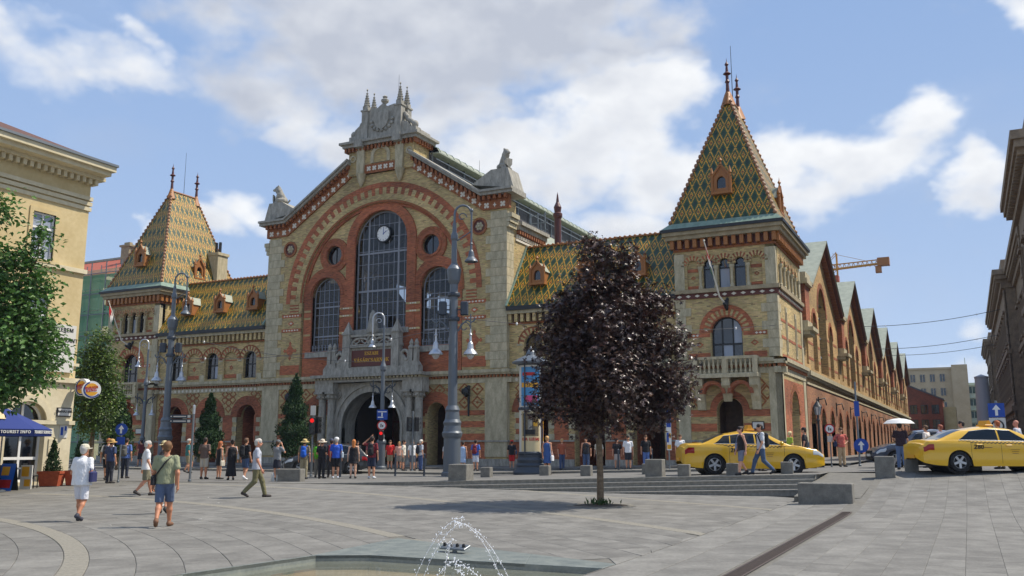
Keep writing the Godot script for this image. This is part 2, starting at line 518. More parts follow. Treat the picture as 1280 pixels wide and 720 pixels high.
func materials() -> void:
	var grain := NoiseTexture2D.new()
	var fine := mottled(256, Color(0.2, 0.2, 0.2), Color(0.9, 0.9, 0.9), 0.05, 0.2, 3, 0.5)
	M.yellow = tri_mat(brick_tex(rgb(176, 155, 108), 0.24, rgb(166, 152, 118), 1), 8.0, 0.92, fine, 0.4)
	M.red = tri_mat(brick_tex(rgb(156, 92, 62), 0.26, rgb(138, 98, 76), 2), 8.0, 0.92, fine, 0.4)
	M.darkred = tri_mat(brick_tex(rgb(128, 66, 44), 0.24, rgb(112, 74, 56), 4), 8.0, 0.92, fine, 0.4)
	M.rust = tri_mat(mottled(256, rgb(124, 72, 40), rgb(160, 102, 60), 0.03, 0.12, 5, 0.2), 1.7, 0.8)
	M.stone = tri_mat(mottled(512, rgb(152, 144, 118), rgb(200, 190, 160), 0.012, 0.07, 6, 0.12), 5.3, 0.95, fine, 0.5)
	M.stone_b = tri_mat(mottled(512, rgb(160, 150, 122), rgb(204, 192, 160), 0.012, 0.07, 61, 0.12), 4.1, 0.95, fine, 0.5)
	M.greystone = tri_mat(mottled(512, rgb(128, 126, 117), rgb(180, 176, 164), 0.014, 0.06, 8, 0.14), 3.1, 0.95, fine, 0.5)
	for q in [M.stone, M.stone_b, M.greystone]:      # rain runs: the mottling is drawn out downwards
		q.uv1_scale = Vector3(0.42, 0.13, 0.42)
	M.white = plain(rgb(212, 206, 190), 0.85)
	M.iron = plain(rgb(40, 42, 44), 0.5, 0.2)
	M.frame = plain(rgb(134, 138, 144), 0.55)
	M.darkframe = plain(rgb(34, 36, 38), 0.5)
	M.copper = tri_mat(mottled(256, rgb(96, 122, 108), rgb(140, 158, 142), 0.02, 0.1, 9, 0.1), 3.0, 0.6)
	M.zinc = tri_mat(mottled(256, rgb(130, 137, 122), rgb(160, 166, 149), 0.02, 0.1, 10, 0.08), 4.0, 0.55)
	M.soffit = tri_mat(mottled(256, rgb(140, 128, 102), rgb(172, 158, 128), 0.02, 0.1, 12, 0.1), 3.0, 0.9)
	var g := plain(rgb(12, 15, 20), 0.06)
	g.metallic_specular = 0.8
	M.glass = g
	var pane := StandardMaterial3D.new()
	pane.albedo_color = Color(0.05, 0.07, 0.10, 0.45); pane.transparency = BaseMaterial3D.TRANSPARENCY_ALPHA; pane.roughness = 0.03
	M.pane = pane
	var curtain := plain(rgb(150, 158, 170), 0.12)
	M.curtain = curtain
	var t1 := tile_tex(0.06, 21)
	M.tile = uv_mat(t1, 2.08, 2.6, 0.42, 1.6)
	M.terracotta = tri_mat(mottled(256, rgb(136, 84, 38), rgb(170, 112, 50), 0.04, 0.2, 13, 0.2), 0.9, 0.55)
	M.plum = plain(rgb(84, 42, 40), 0.5)
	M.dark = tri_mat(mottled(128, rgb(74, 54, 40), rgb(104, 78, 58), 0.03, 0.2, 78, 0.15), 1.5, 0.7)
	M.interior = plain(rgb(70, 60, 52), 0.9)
	M.gold = plain(rgb(196, 150, 52), 0.35, 0.6)
	M.maroon = plain(rgb(92, 46, 36), 0.6)
	M.asphalt = tri_mat(mottled(512, rgb(98, 97, 94), rgb(124, 122, 116), 0.01, 0.1, 14, 0.22), 6.0, 0.93, fine, 0.3)
	M.joint = tri_mat(mottled(256, rgb(100, 98, 92), rgb(120, 118, 110), 0.03, 0.2, 15, 0.3), 2.0, 0.97)
	M.concrete = tri_mat(mottled(256, rgb(104, 102, 96), rgb(134, 132, 124), 0.02, 0.12, 16, 0.2), 1.7, 0.92, fine, 0.3)
	M.pave = []
	for i in 5:
		var k := 0.96 + 0.02 * i
		M.pave.append(tri_mat(mottled(256, Color(0.395 * k, 0.39 * k, 0.372 * k), Color(0.515 * k, 0.51 * k, 0.487 * k), 0.012, 0.14, 30 + i, 0.28), 2.3 + 0.4 * i, 0.88, fine, 0.25))
	M.sett = tri_mat(mottled(256, rgb(118, 115, 105), rgb(148, 144, 132), 0.06, 0.3, 17, 0.25), 1.2, 0.92, fine, 0.6)
	M.bluestone = tri_mat(mottled(256, rgb(98, 106, 104), rgb(130, 136, 130), 0.02, 0.12, 18, 0.2), 1.9, 0.55)
	M.post = plain(rgb(98, 106, 114), 0.42, 0.15)
	M.postdark = plain(rgb(58, 66, 76), 0.45, 0.15)
	M.galv = plain(rgb(120, 126, 130), 0.45, 0.5)
	M.silver = plain(rgb(190, 194, 198), 0.35, 0.6)
	M.black = plain(rgb(24, 24, 26), 0.55)
	M.paper = plain(rgb(206, 204, 196), 0.8)
	M.blue = plain(rgb(22, 70, 160), 0.5)
	M.signred = plain(rgb(180, 34, 30), 0.5)
	M.whitepaint = plain(rgb(226, 226, 222), 0.5)
	M.rustgrate = tri_mat(mottled(256, rgb(70, 60, 55), rgb(100, 88, 80), 0.05, 0.2, 19, 0.3), 1.0, 0.8)
	M.basin = tri_mat(mottled(256, rgb(150, 132, 98), rgb(184, 166, 130), 0.015, 0.08, 20, 0.2), 1.8, 0.9)
	var w := StandardMaterial3D.new()
	w.albedo_color = Color(0.72, 0.74, 0.66, 0.28); w.transparency = BaseMaterial3D.TRANSPARENCY_ALPHA; w.roughness = 0.05
	w.heightmap_enabled = false
	M.water = w
	M.flaggreen = plain(rgb(50, 104, 70), 0.8)
	M.sidebrick = tri_mat(brick_tex(rgb(182, 150, 100), 0.22, rgb(160, 136, 100), 41), 8.0, 0.92, fine, 0.4)
	M.sidered = tri_mat(brick_tex(rgb(150, 106, 76), 0.24, rgb(136, 106, 84), 42), 8.0, 0.92, fine, 0.4)
	M.cream = tri_mat(mottled(512, rgb(190, 170, 124), rgb(208, 190, 146), 0.008, 0.05, 51, 0.08), 6.0, 0.93, fine, 0.3)
	M.palecream = tri_mat(mottled(512, rgb(196, 184, 152), rgb(216, 206, 176), 0.008, 0.05, 52, 0.08), 6.0, 0.93, fine, 0.3)
	M.browntile = tri_mat(mottled(256, rgb(78, 52, 44), rgb(112, 78, 64), 0.04, 0.2, 53, 0.3), 2.0, 0.8)
	M.redtile = tri_mat(mottled(256, rgb(150, 74, 54), rgb(182, 98, 72), 0.03, 0.2, 54, 0.25), 3.0, 0.85)
	M.slate = tri_mat(mottled(256, rgb(66, 66, 70), rgb(98, 96, 98), 0.03, 0.2, 55, 0.25), 2.5, 0.75)
	M.palacestone = tri_mat(mottled(512, rgb(112, 98, 82), rgb(150, 134, 112), 0.01, 0.06, 56, 0.12), 5.0, 0.93, fine, 0.5)
	M.beige = tri_mat(mottled(256, rgb(178, 160, 128), rgb(196, 180, 148), 0.01, 0.08, 57, 0.05), 9.0, 0.9)
	M.mint = tri_mat(mottled(256, rgb(170, 188, 176), rgb(190, 206, 196), 0.01, 0.08, 58, 0.05), 9.0, 0.6)
	M.greenglass = plain(rgb(52, 76, 70), 0.1)
	M.craneyellow = plain(rgb(186, 132, 44), 0.6)
	M.navy = plain(rgb(34, 54, 122), 0.8)
	M.bunyellow = plain(rgb(226, 164, 40), 0.4)
	var nt := StandardMaterial3D.new()
	nt.albedo_color = Color(0.5, 0.74, 0.56, 0.5); nt.transparency = BaseMaterial3D.TRANSPARENCY_ALPHA; nt.roughness = 0.9
	M.netting = nt
	var gl := StandardMaterial3D.new()
	gl.albedo_color = Color(0.82, 0.84, 0.84, 0.55); gl.transparency = BaseMaterial3D.TRANSPARENCY_ALPHA; gl.roughness = 0.08
	M.globe = gl
	var jt := StandardMaterial3D.new()
	jt.albedo_color = Color(0.95, 0.97, 1.0); jt.roughness = 0.02; jt.refraction_enabled = true; jt.refraction_scale = 0.033
	M.jet = jt
	var rl := plain(rgb(210, 30, 24), 0.3)
	rl.emission_enabled = true; rl.emission = Color(0.9, 0.06, 0.03); rl.emission_energy_multiplier = 0.8
	M.redlens = rl
	M.darklens = plain(rgb(40, 44, 42), 0.15)
	M.wire = plain(rgb(72, 74, 78), 0.6)
	M.mast = plain(rgb(168, 176, 188), 0.5)
	M.posterblue = plain(rgb(70, 140, 190), 0.45)
	M.posterbeige = plain(rgb(206, 190, 148), 0.5)
	M.posterbrown = tri_mat(mottled(128, rgb(72, 64, 50), rgb(140, 124, 90), 0.05, 0.2, 71, 0.2), 0.7, 0.5)
	M.pink = plain(rgb(206, 70, 120), 0.5)
	M.canvas = plain(rgb(206, 186, 146), 0.9)
	M.brightblue = plain(rgb(30, 98, 190), 0.4)
	M.pot = tri_mat(mottled(128, rgb(150, 68, 38), rgb(180, 88, 52), 0.03, 0.2, 72, 0.15), 0.8, 0.85)
	M.conifer = leaf_mat(Color.WHITE, 0.6, 0.3, Color(0.1, 0.16, 0.05))
	M.soil = tri_mat(mottled(128, rgb(58, 50, 40), rgb(92, 80, 64), 0.05, 0.2, 73, 0.3), 0.8, 0.98)
	for e in [["taxi", rgb(226, 176, 10)], ["blackpaint", rgb(26, 30, 32)], ["bluepaint", rgb(40, 52, 72)]]:
		var p := plain(e[1], 0.38)
		p.clearcoat_enabled = true; p.clearcoat = 0.8; p.clearcoat_roughness = 0.06
		M[e[0]] = p
	M.carglass = plain(rgb(18, 24, 30), 0.04)
	M.headlamp = plain(rgb(190, 198, 204), 0.08)
	M.taillamp = plain(rgb(150, 20, 20), 0.1)
	M.tyre = plain(rgb(30, 30, 31), 0.85)
	M.rim = plain(rgb(176, 180, 184), 0.3, 0.7)
	M.tread = tri_mat(mottled(256, rgb(122, 120, 114), rgb(152, 150, 141), 0.03, 0.15, 76, 0.2), 1.4, 0.9)
	M.fold = mottled(128, Color(0, 0, 0), Color(1, 1, 1), 0.02, 0.05, 79, 0.05)
	M.crocket = plain(rgb(146, 104, 72), 0.5)

func sheet(x0: float, x1: float, z0: float, z1: float, nx: int, nz: int, f: Callable) -> B:
	var b := B.new()
	for j in nz:
		for i in nx:
			var xa := lerpf(x0, x1, float(i) / nx); var xb := lerpf(x0, x1, float(i + 1) / nx)
			var za := lerpf(z0, z1, float(j) / nz); var zb := lerpf(z0, z1, float(j + 1) / nz)
			b.quad(f.call(xa, zb), f.call(xb, zb), f.call(xb, za), f.call(xa, za))
	return b

func slab_mesh(p: Array, t: float, r: float) -> B:      # convex plan outline already on the ground, chamfered top
	var b := B.new()
	var n := p.size()
	var m := Vector3.ZERO
	for e in p:
		m += e / n
	var q := []
	for k in n:
		q.append(p[k] + (m - p[k]).normalized() * r)
	for k in n:
		var j := (k + 1) % n
		b.quad(p[k] - Vector3(0, t, 0), p[j] - Vector3(0, t, 0), p[j] - Vector3(0, 0.004, 0), p[k] - Vector3(0, 0.004, 0))
		b.quad(p[k] - Vector3(0, 0.004, 0), p[j] - Vector3(0, 0.004, 0), q[j], q[k])
	for k in range(1, n - 1):
		b.tri(q[0], q[k], q[k + 1])
	return b

func ground() -> void:
	# everything far off: one sheet to the horizon
	var far := B.new()
	far.quad(Vector3(-900, -0.35, 300), Vector3(900, -0.35, 300), Vector3(900, -0.35, -1500), Vector3(-900, -0.35, -1500))
	structure(obj("ground", far, M.asphalt, self))
	# street in front of the hall and the side street
	var st := sheet(-90, 32.7, -40, 26, 60, 1, func(x: float, z: float) -> Vector3: return Vector3(x, street_y(x) - 0.001, minf(z, step_z(x)) if z > 0 else z))
	for q in [[32.7, 36.1], [36.1, 90.0]]:
		st.quad(Vector3(q[0], street_y(q[0]), 18), Vector3(q[1], street_y(q[1]), 18), Vector3(q[1], street_y(q[1]), -40), Vector3(q[0], street_y(q[0]), -40))
	st.quad(Vector3(20, 0.4, -40), Vector3(90, 0.83, -40), Vector3(90, 0.83, -330), Vector3(20, 0.4, -330))
	st.quad(Vector3(-90, 0.246, 60), Vector3(4.4, 0.246, 60), Vector3(4.4, 0.246, 25.5), Vector3(-90, 0.246, 25.5))
	structure(obj("street", st, M.asphalt, self))
	# pavement along the hall with its kerb
	var pv := B.new()
	for i in 30:
		var xa := -40.0 + i * 2.4; var xb := xa + 2.4
		var ya := street_y(xa) + 0.12; var yb := street_y(xb) + 0.12
		pv.quad(Vector3(xa, ya, 5.0), Vector3(xb, yb, 5.0), Vector3(xb, yb, -9.0), Vector3(xa, ya, -9.0))
		pv.quad(Vector3(xa, ya - 0.2, 5.0), Vector3(xb, yb - 0.2, 5.0), Vector3(xb, yb, 5.0), Vector3(xa, ya, 5.0))
	pv.bb(Vector3(27.5, 0.2, 5.0), Vector3(31.6, street_y(31) + 0.12, -140))
	structure(obj("pavement", pv, M.pave[1], self))
	# tram platform: a second long kerb between road and square
	var kb := B.new()
	for i in 20:
		var xa := -14.0 + i * 2.25; var xb := xa + 2.25
		var ya := street_y(xa) + 0.1; var yb := street_y(xb) + 0.1
		kb.quad(Vector3(xa, ya, 13.4), Vector3(xb, yb, 13.4), Vector3(xb, yb, 11.6), Vector3(xa, ya, 11.6))
		kb.quad(Vector3(xa, ya - 0.14, 13.4), Vector3(xb, yb - 0.14, 13.4), Vector3(xb, yb, 13.4), Vector3(xa, ya, 13.4))
		kb.quad(Vector3(xb, yb - 0.14, 11.6), Vector3(xa, ya - 0.14, 11.6), Vector3(xa, ya, 11.6), Vector3(xb, yb, 11.6))
	structure(obj("traffic_island", kb, M.concrete, self))
	# road markings
	var mk := B.new()
	for i in 16:
		var xa := -20.0 + i * 3.2
		mk.quad(Vector3(xa, street_y(xa) + 0.004, 9.1), Vector3(xa + 1.6, street_y(xa + 1.6) + 0.004, 9.1), Vector3(xa + 1.6, street_y(xa + 1.6) + 0.004, 8.97), Vector3(xa, street_y(xa) + 0.004, 8.97))
	structure(obj("road_marking", mk, M.whitepaint, self))
	# the bed under the square's slabs
	var pool := PackedVector2Array([Vector2(27.5, 45.5), Vector2(27.72, 43.5), Vector2(27.98, 41.04), Vector2(28.7, 40.62), Vector2(32.8, 40.4), Vector2(33.1, 45.5)])
	var rim_out := PackedVector2Array([Vector2(27.45, 49.0), Vector2(27.68, 43.5), Vector2(27.93, 41.04), Vector2(27.64, 38.25), Vector2(32.55, 39.9), Vector2(32.55, 49.0)])
	var bed := B.new()
	for j in 46:
		for i in 62:
			var xa: float = 1.7 + i * 0.5; var xb := xa + 0.5
			var za: float = 22.5 + j * 0.5; var zb := za + 0.5
			if zb <= step_z(xb) - 0.3 and zb <= step_z(xa) - 0.3:
				continue
			var cell := rect(xa, za, xb, zb)
			for pc in Geometry2D.clip_polygons(cell, pool):
				var idx := Geometry2D.triangulate_polygon(pc)
				for k in range(0, idx.size(), 3):
					var tri := []
					for q in 3:
						var w: Vector2 = pc[idx[k + q]]
						tri.append(Vector3(w.x, plaza_y(w.x, w.y) - 0.012, w.y))
					if (tri[1] - tri[0]).cross(tri[2] - tri[0]).y > 0:
						bed.tri(tri[0], tri[1], tri[2])
					else:
						bed.tri(tri[0], tri[2], tri[1])
	var plaza: Node3D = structure(obj("plaza", bed, M.joint, self))
	# curved courses of slabs about a centre outside the picture
	var c0 := Vector2(10, 62)
	var eye := Vector2(37.3, 52.7)
	var todo := []
	for ring in range(-5, 35):
		var turn := posmod(ring, 9)
		var r0 := 24.0 + floorf(ring / 9.0) * 5.5 + (0.0 if turn == 0 else 0.36 + (turn - 1) * 0.6425)
		var r1 := r0 + (0.36 if turn == 0 else 0.6425)
		var band := turn == 0
		var dl := 0.95 if not band else 0.31
		for s in int(ceil(1.45 * r0 / dl)):
			var a0 := -1.62 + (s + (0.5 if ring % 2 else 0.0)) * dl / r0
			var a1 := a0 + dl / r0
			var mid := c0 + Vector2(cos((a0 + a1) / 2), sin((a0 + a1) / 2)) * (r0 + r1) / 2
			if mid.x > 33.2 or mid.x < 4.9 or mid.y < step_z(mid.x) + 0.75 or mid.y > 46.5 or (mid.x < 14.6 and mid.y < 25.5):
				continue
			var v := (mid - eye)
			var dd := v.dot(Vector2(-0.449, -0.8935)); var ll := v.dot(Vector2(0.8935, -0.449))
			if dd < 4.0 or absf(ll) > dd * 0.66 + 1.5 or mid.distance_to(Vector2(27.95, 28.65)) < 0.75:
				continue
			todo.append([dd * (1.6 if band else 1.0), r0, r1, a0, a1, band])
	todo.sort_custom(func(p: Array, q: Array) -> bool: return p[0] < q[0])
	var rest := B.new()
	var rest_band := B.new()
	var n_single := 0; var n_band := 0
	for i in todo.size():
		var e: Array = todo[i]
		if e[0] > 40.0 and not e[5]:
			continue
		var g: float = 0.004 if not e[5] else 0.007
		var rr: float = e[1]
		var plan := PackedVector2Array()
		for k in [[e[1] + g, e[3] + g / rr], [e[2] - g, e[3] + g / rr], [e[2] - g, e[4] - g / rr], [e[1] + g, e[4] - g / rr]]:
			var w: Vector2 = c0 + Vector2(cos(k[1]), sin(k[1])) * k[0]
			plan.append(Vector2(minf(w.x, 32.56), w.y))
		var cut := Geometry2D.clip_polygons(plan, rim_out)
		if cut.is_empty():
			continue
		var pts := []
		for w in cut[0]:
			pts.append(Vector3(w.x, plaza_y(w.x, w.y) + rng.randf_range(-0.0015, 0.0015) + (0.003 if e[5] else 0.0), w.y))
		if pts.size() > 5 or (plan[0].x == 32.56 and plan[1].x == 32.56 and plan[2].x == 32.56):
			continue
		if (pts[1] - pts[0]).cross(pts[2] - pts[0]).y < 0:
			pts.reverse()
		var sb := slab_mesh(pts, 0.03, 0.012)
		if e[5]:
			if n_band < 70:
				n_band += 1
				obj("sett", sb, M.sett, plaza)
			else:
				rest_band.v.append_array(sb.v); rest_band.n.append_array(sb.n); rest_band.t.append_array(sb.t)
		elif n_single < 290:
			n_single += 1
			obj("paving_slab", sb, M.pave[rng.randi() % 5], plaza)
		else:
			rest.v.append_array(sb.v); rest.n.append_array(sb.n); rest.t.append_array(sb.t)
	structure(obj("far_slabs", rest, M.pave[2], plaza), "stuff")
	structure(obj("far_setts", rest_band, M.sett, plaza), "stuff")
	# ramp on the right: straight slabs on a bed
	var rb := sheet(32.55, 34.4, 24.6, 49.0, 2, 40, func(x: float, z: float) -> Vector3: return Vector3(x, lerpf(plaza_y(x, z), ramp_y(z), (x - 32.55) / 1.85) - 0.012, z))
	rb.quad(Vector3(32.55, ramp_y(24.7), 24.7), Vector3(34.4, ramp_y(24.7), 24.7), Vector3(34.4, 0.74, 17.9), Vector3(32.55, 0.74, 17.9))
	rb.quad(Vector3(32.57, 0, 22.2), Vector3(32.57, 0, 17.9), Vector3(32.57, 0.73, 17.9), Vector3(32.57, 0.73, 20.3))
	rb.quad(Vector3(32.55, 0, 24.7), Vector3(34.4, 0, 24.7), Vector3(34.4, ramp_y(24.7), 24.7), Vector3(32.55, ramp_y(24.7), 24.7))
	var rb2 := sheet(34.4, 60.0, 17.9, 60.0, 6, 60, func(x: float, z: float) -> Vector3: return Vector3(x, ramp_y(z) - 0.012, z))
	rb.v.append_array(rb2.v); rb.n.append_array(rb2.n); rb.t.append_array(rb2.t)
	var ramp: Node3D = structure(obj("ramp", rb, M.joint, self))
	todo = []
	for j in 46:
		for i in 30:
			var xa := 34.62 + i * 0.5; var za := 17.95 + j * 0.92 + (0.46 if i % 2 else 0.0)
			var d := Vector2(xa, za) - eye
			var dd := d.dot(Vector2(-0.449, -0.8935)); var ll := d.dot(Vector2(0.8935, -0.449))
			if dd < 6.0 or ll > dd * 0.62 + 1.0 or dd > 34:
				continue
			todo.append([dd, xa, xa + 0.497, za, za + 0.917])
	for j in 44:      # two bands of long pale kerb slabs beside the drain
		for q in [[32.58, 33.34, 0.0], [33.35, 34.2, 0.5]]:
			var za: float = 24.5 + j * 1.0 + q[2]
			if za < 45.0:
				todo.append([eye.distance_to(Vector2(33.5, za)) - 100.0, q[0], q[1], za, za + 0.992])
	todo.sort_custom(func(p: Array, q: Array) -> bool: return p[0] < q[0])
	var rr2 := B.new()
	for i in todo.size():
		var e: Array = todo[i]
		var pts := []
		for k in [[e[1], e[4]], [e[2], e[4]], [e[2], e[3]], [e[1], e[3]]]:
			var y := lerpf(plaza_y(k[0], k[1]), ramp_y(k[1]), clampf((k[0] - 32.55) / 1.85, 0, 1))
			pts.append(Vector3(k[0], y + rng.randf_range(-0.001, 0.001), k[1]))
		var sb := slab_mesh(pts, 0.03, 0.01)
		if i < 330:
			obj("kerb_slab" if e[0] < 0 else "paving_slab", sb, M.pave[4] if e[0] < 0 and e[1] < 33.0 else M.pave[rng.randi() % 4], ramp)
		else:
			rr2.v.append_array(sb.v); rr2.n.append_array(sb.n); rr2.t.append_array(sb.t)
	if rr2.v.size():
		structure(obj("far_slabs", rr2, M.pave[1], ramp), "stuff")
	# slot drain
	var dr := B.new()
	for s in [[34.27, 34.3], [34.5, 34.53]]:
		for j in 20:
			var za := 28.0 + j * 0.9
			dr.quad(Vector3(s[0], ramp_y(za + 0.9) + 0.006, za + 0.9), Vector3(s[1], ramp_y(za + 0.9) + 0.006, za + 0.9), Vector3(s[1], ramp_y(za) + 0.006, za), Vector3(s[0], ramp_y(za) + 0.006, za))
	for j in 360:
		var za := 28.0 + j * 0.05
		var y := ramp_y(za) + 0.002
		dr.bb(Vector3(34.302, y - 0.03, za), Vector3(34.498, y, za + 0.022))
	var drain: Node3D = structure(obj("drain_channel", dr, M.rustgrate, self))
	# steps down into the square
	for k in range(0, 4):
		var b := B.new(); var rs := B.new()
		var n := 18
		for i in n:
			var xa := lerpf(13.0, 32.6, float(i) / n); var xb := lerpf(13.0, 32.6, float(i + 1) / n)
			var ya := street_y(xa) - 0.15 * k; var yb := street_y(xb) - 0.15 * k
			var z0a := step_z(xa) + 0.4 * (k - 1) if k else step_z(xa) - 0.35
			var z0b := step_z(xb) + 0.4 * (k - 1) if k else step_z(xb) - 0.35
			var za := step_z(xa) + 0.4 * k; var zb := step_z(xb) + 0.4 * k
			var L := Vector3(0, 0.002, 0)
			# nosing stands 25 mm proud of the riser
			b.quad(Vector3(xa, ya, za + 0.025) + L, Vector3(xb, yb, zb + 0.025) + L, Vector3(xb, yb, z0b) + L, Vector3(xa, ya, z0a) + L)
			b.quad(Vector3(xa, ya - 0.045, za + 0.025), Vector3(xb, yb - 0.045, zb + 0.025), Vector3(xb, yb, zb + 0.025) + L, Vector3(xa, ya, za + 0.025) + L)
			b.quad(Vector3(xa, ya - 0.045, za), Vector3(xb, yb - 0.045, zb), Vector3(xb, yb - 0.045, zb + 0.025), Vector3(xa, ya - 0.045, za + 0.025))
			rs.quad(Vector3(xa, ya - 0.22, za), Vector3(xb, yb - 0.22, zb), Vector3(xb, yb - 0.045, zb), Vector3(xa, ya - 0.045, za))
		var sp: Node3D = structure(obj("step", b, M.tread, self))
		obj("riser", rs, M.tread, sp)
	# fountain basin
	var fount := thing("fountain_basin", "shallow sunken fountain basin with blue grey stone rim and beige floor", "fountain", Vector3(30.2, 0, 42.6))
	var o := Vector3(30.2, 0, 42.6)
	var m1 := rim_out[3].lerp(rim_out[4], 0.34); var m2 := rim_out[3].lerp(rim_out[4], 0.67); var n1 := pool[3].lerp(pool[4], 0.3); var n2 := pool[3].lerp(pool[4], 0.65)
	for pc in [PackedVector2Array([rim_out[2], rim_out[3], pool[3], pool[2]]), PackedVector2Array([rim_out[3], m1, n1, pool[3]]), PackedVector2Array([m1, m2, n2, n1]), PackedVector2Array([m2, rim_out[4], Vector2(32.55, 40.42), n2]), PackedVector2Array([rim_out[1], rim_out[2], pool[2], pool[1]])]:
		var pts := []
		for w in pc:
			pts.append(Vector3(w.x, 0.004, w.y) - o)
		if (pts[1] - pts[0]).cross(pts[2] - pts[0]).y < 0:
			pts.reverse()
		obj("rim_stone", slab_mesh(pts, 0.05, 0.012), M.bluestone, fount)
	var pw := B.new()
	for i in pool.size() - 1:
		var a := Vector3(pool[i].x, 0.0, pool[i].y) - o; var c := Vector3(pool[i + 1].x, 0.0, pool[i + 1].y) - o
		pw.quad(c - Vector3(0, 0.3, 0), a - Vector3(0, 0.3, 0), a, c)
	obj("basin_wall", pw, M.bluestone, fount)
	var fl := B.new()
	fl.quad(Vector3(27, -0.22, 46) - o, Vector3(33.4, -0.22, 46) - o, Vector3(33.4, -0.22, 40) - o, Vector3(27, -0.22, 40) - o)
	obj("basin_floor", fl, M.basin, fount)
	var wt := B.new()
	var pq := pool.duplicate()
	for i in pq.size():
		pq[i] = Vector2(pq[i].x, -pq[i].y)
	wt.x = Transform3D(Basis(Vector3.RIGHT, -PI / 2), Vector3(0, -0.09, 0) - Vector3(o.x, 0, o.z))
	wt.poly(pq, 0.0)
	var wn: Node3D = structure(obj("water", wt, M.water, self, Vector3(o.x, 0, o.z)))

var hall: Node3D
const FRONT := Transform3D.IDENTITY

func side_x(x: float) -> Transform3D:      # a wall that faces +x: local x runs along -z
	return Transform3D(Basis(Vector3(0, 0, -1), Vector3.UP, Vector3.RIGHT), Vector3(x, 0, 0))

func bx(xf: Transform3D) -> B:
	var b := B.new()
	b.x = xf
	return b

func window(parent: Node3D, p: PackedVector2Array, z: float, xs: Array, ys: Array, bar: float, xf := FRONT, fm: Material = null, gm: Material = null, fine := 0.0, odd := {}) -> MeshInstance3D:
	var f := bx(xf)
	var inner := Geometry2D.offset_polygon(p, -bar)
	var hole: PackedVector2Array = inner[0] if inner.size() else p
	f.wall(p, [hole], z - 0.06, z + 0.03)
	var lo := Vector2(1e9, 1e9); var hi := -lo
	for q in p:
		lo = lo.min(q); hi = hi.max(q)
	for x in xs:
		for r in Geometry2D.intersect_polygons(hole, rect(x - bar * 0.5, lo.y, x + bar * 0.5, hi.y)):
			f.prism(r, z - 0.05, z + 0.02)
	for y in ys:
		for r in Geometry2D.intersect_polygons(hole, rect(lo.x, y - bar * 0.6, hi.x, y + bar * 0.6)):
			f.prism(r, z - 0.05, z + 0.025)
	if fine > 0.0:
		var k := int((hi.x - lo.x) / fine)
		for i in range(1, k):
			var x := lerpf(lo.x, hi.x, float(i) / k)
			for r in Geometry2D.intersect_polygons(hole, rect(x - 0.02, lo.y, x + 0.02, hi.y)):
				f.prism(r, z - 0.04, z + 0.005)
		k = int((hi.y - lo.y) / (fine * 2.2))
		for i in range(1, k):
			var y := lerpf(lo.y, hi.y, float(i) / k)
			for r in Geometry2D.intersect_polygons(hole, rect(lo.x, y - 0.02, hi.x, y + 0.02)):
				f.prism(r, z - 0.04, z + 0.004)
	var o := obj("window", f, fm if fm else M.frame, parent)
	var gx := [lo.x]; gx.append_array(xs); gx.append(hi.x)
	var gy := [lo.y]; gy.append_array(ys); gy.append(hi.y)
	var deep := parent != hall and parent.get_parent() == hall
	var n := 0
	for j in gy.size() - 1:
		for i in gx.size() - 1:
			for r in Geometry2D.intersect_polygons(hole, rect(gx[i], gy[j], gx[i + 1], gy[j + 1])):
				var g := bx(xf)
				g.poly(r, z - 0.02)
				obj("pane", g, odd.get(n, gm if gm else M.glass), parent if deep else o)
				n += 1
	return o

func dentils(b: B, x0: float, x1: float, y0: float, y1: float, z0: float, z1: float, pitch: float, fill := 0.5) -> void:
	var n := maxi(1, int(round((x1 - x0) / pitch)))
	for i in n:
		var a := x0 + (x1 - x0) * (i + (1.0 - fill) * 0.5) / n
		b.bb(Vector3(a, y0, z0), Vector3(a + (x1 - x0) * fill / n, y1, z1))

func voussoirs(parent: Node3D, cx: float, cy: float, r0: float, r1: float, n: int, z0: float, z1: float, ma: Material, mb: Material, xf := FRONT, a0 := 0.0, a1 := PI, one := false) -> void:
	var ba := bx(xf); var bbb := bx(xf)
	for i in n:
		var s := lerpf(a0, a1, float(i) / n) ; var e := lerpf(a0, a1, float(i + 1) / n)
		var p := ring_piece(cx, cy, r0, r1, s, e, 2)
		if one:
			(ba if i % 2 == 0 else bbb).prism(p, z0, z1 - (0.0 if i % 2 == 0 else 0.012))
		else:
			var b := bx(xf)
			b.prism(p, z0, z1 - (0.0 if i % 2 == 0 else 0.015))
			obj("voussoir", b, ma if i % 2 == 0 else mb, parent)
	if one:
		structure(obj("arch_bricks", ba, ma, parent), "stuff")
		if bbb.v.size():
			structure(obj("arch_bricks", bbb, mb, parent), "stuff")

func floret(b: B, cx: float, cy: float, s: float, z0: float, z1: float) -> void:
	for k in 4:
		var a := TAU * k / 4 + PI / 4
		b.prism(circle(cx + cos(a) * s * 0.55, cy + sin(a) * s * 0.55, s * 0.36, 6), z0, z1)
	b.prism(lozenge(cx, cy, s * 0.35, s * 0.35), z0, z1 + 0.006)

func quoins(parent: Node3D, x: float, sgn: float, y0: float, y1: float, wa: float, wb: float, z0: float, z1: float, xf := FRONT) -> void:
	var h := 0.56
	var n := int(round((y1 - y0) / h))
	h = (y1 - y0) / n
	var meshes := []
	for w in [wa, wb]:
		var b := bx(xf)
		b.bb(Vector3(x, 0.006, z0), Vector3(x - sgn * w, h - 0.012, z1))
		meshes.append(b.mesh())
	for i in n:
		var o := put("quoin_stone", meshes[i % 2], M.stone if (i * 7 + int(absf(x))) % 3 else M.stone_b, parent)
		o.position.y = y0 + i * h

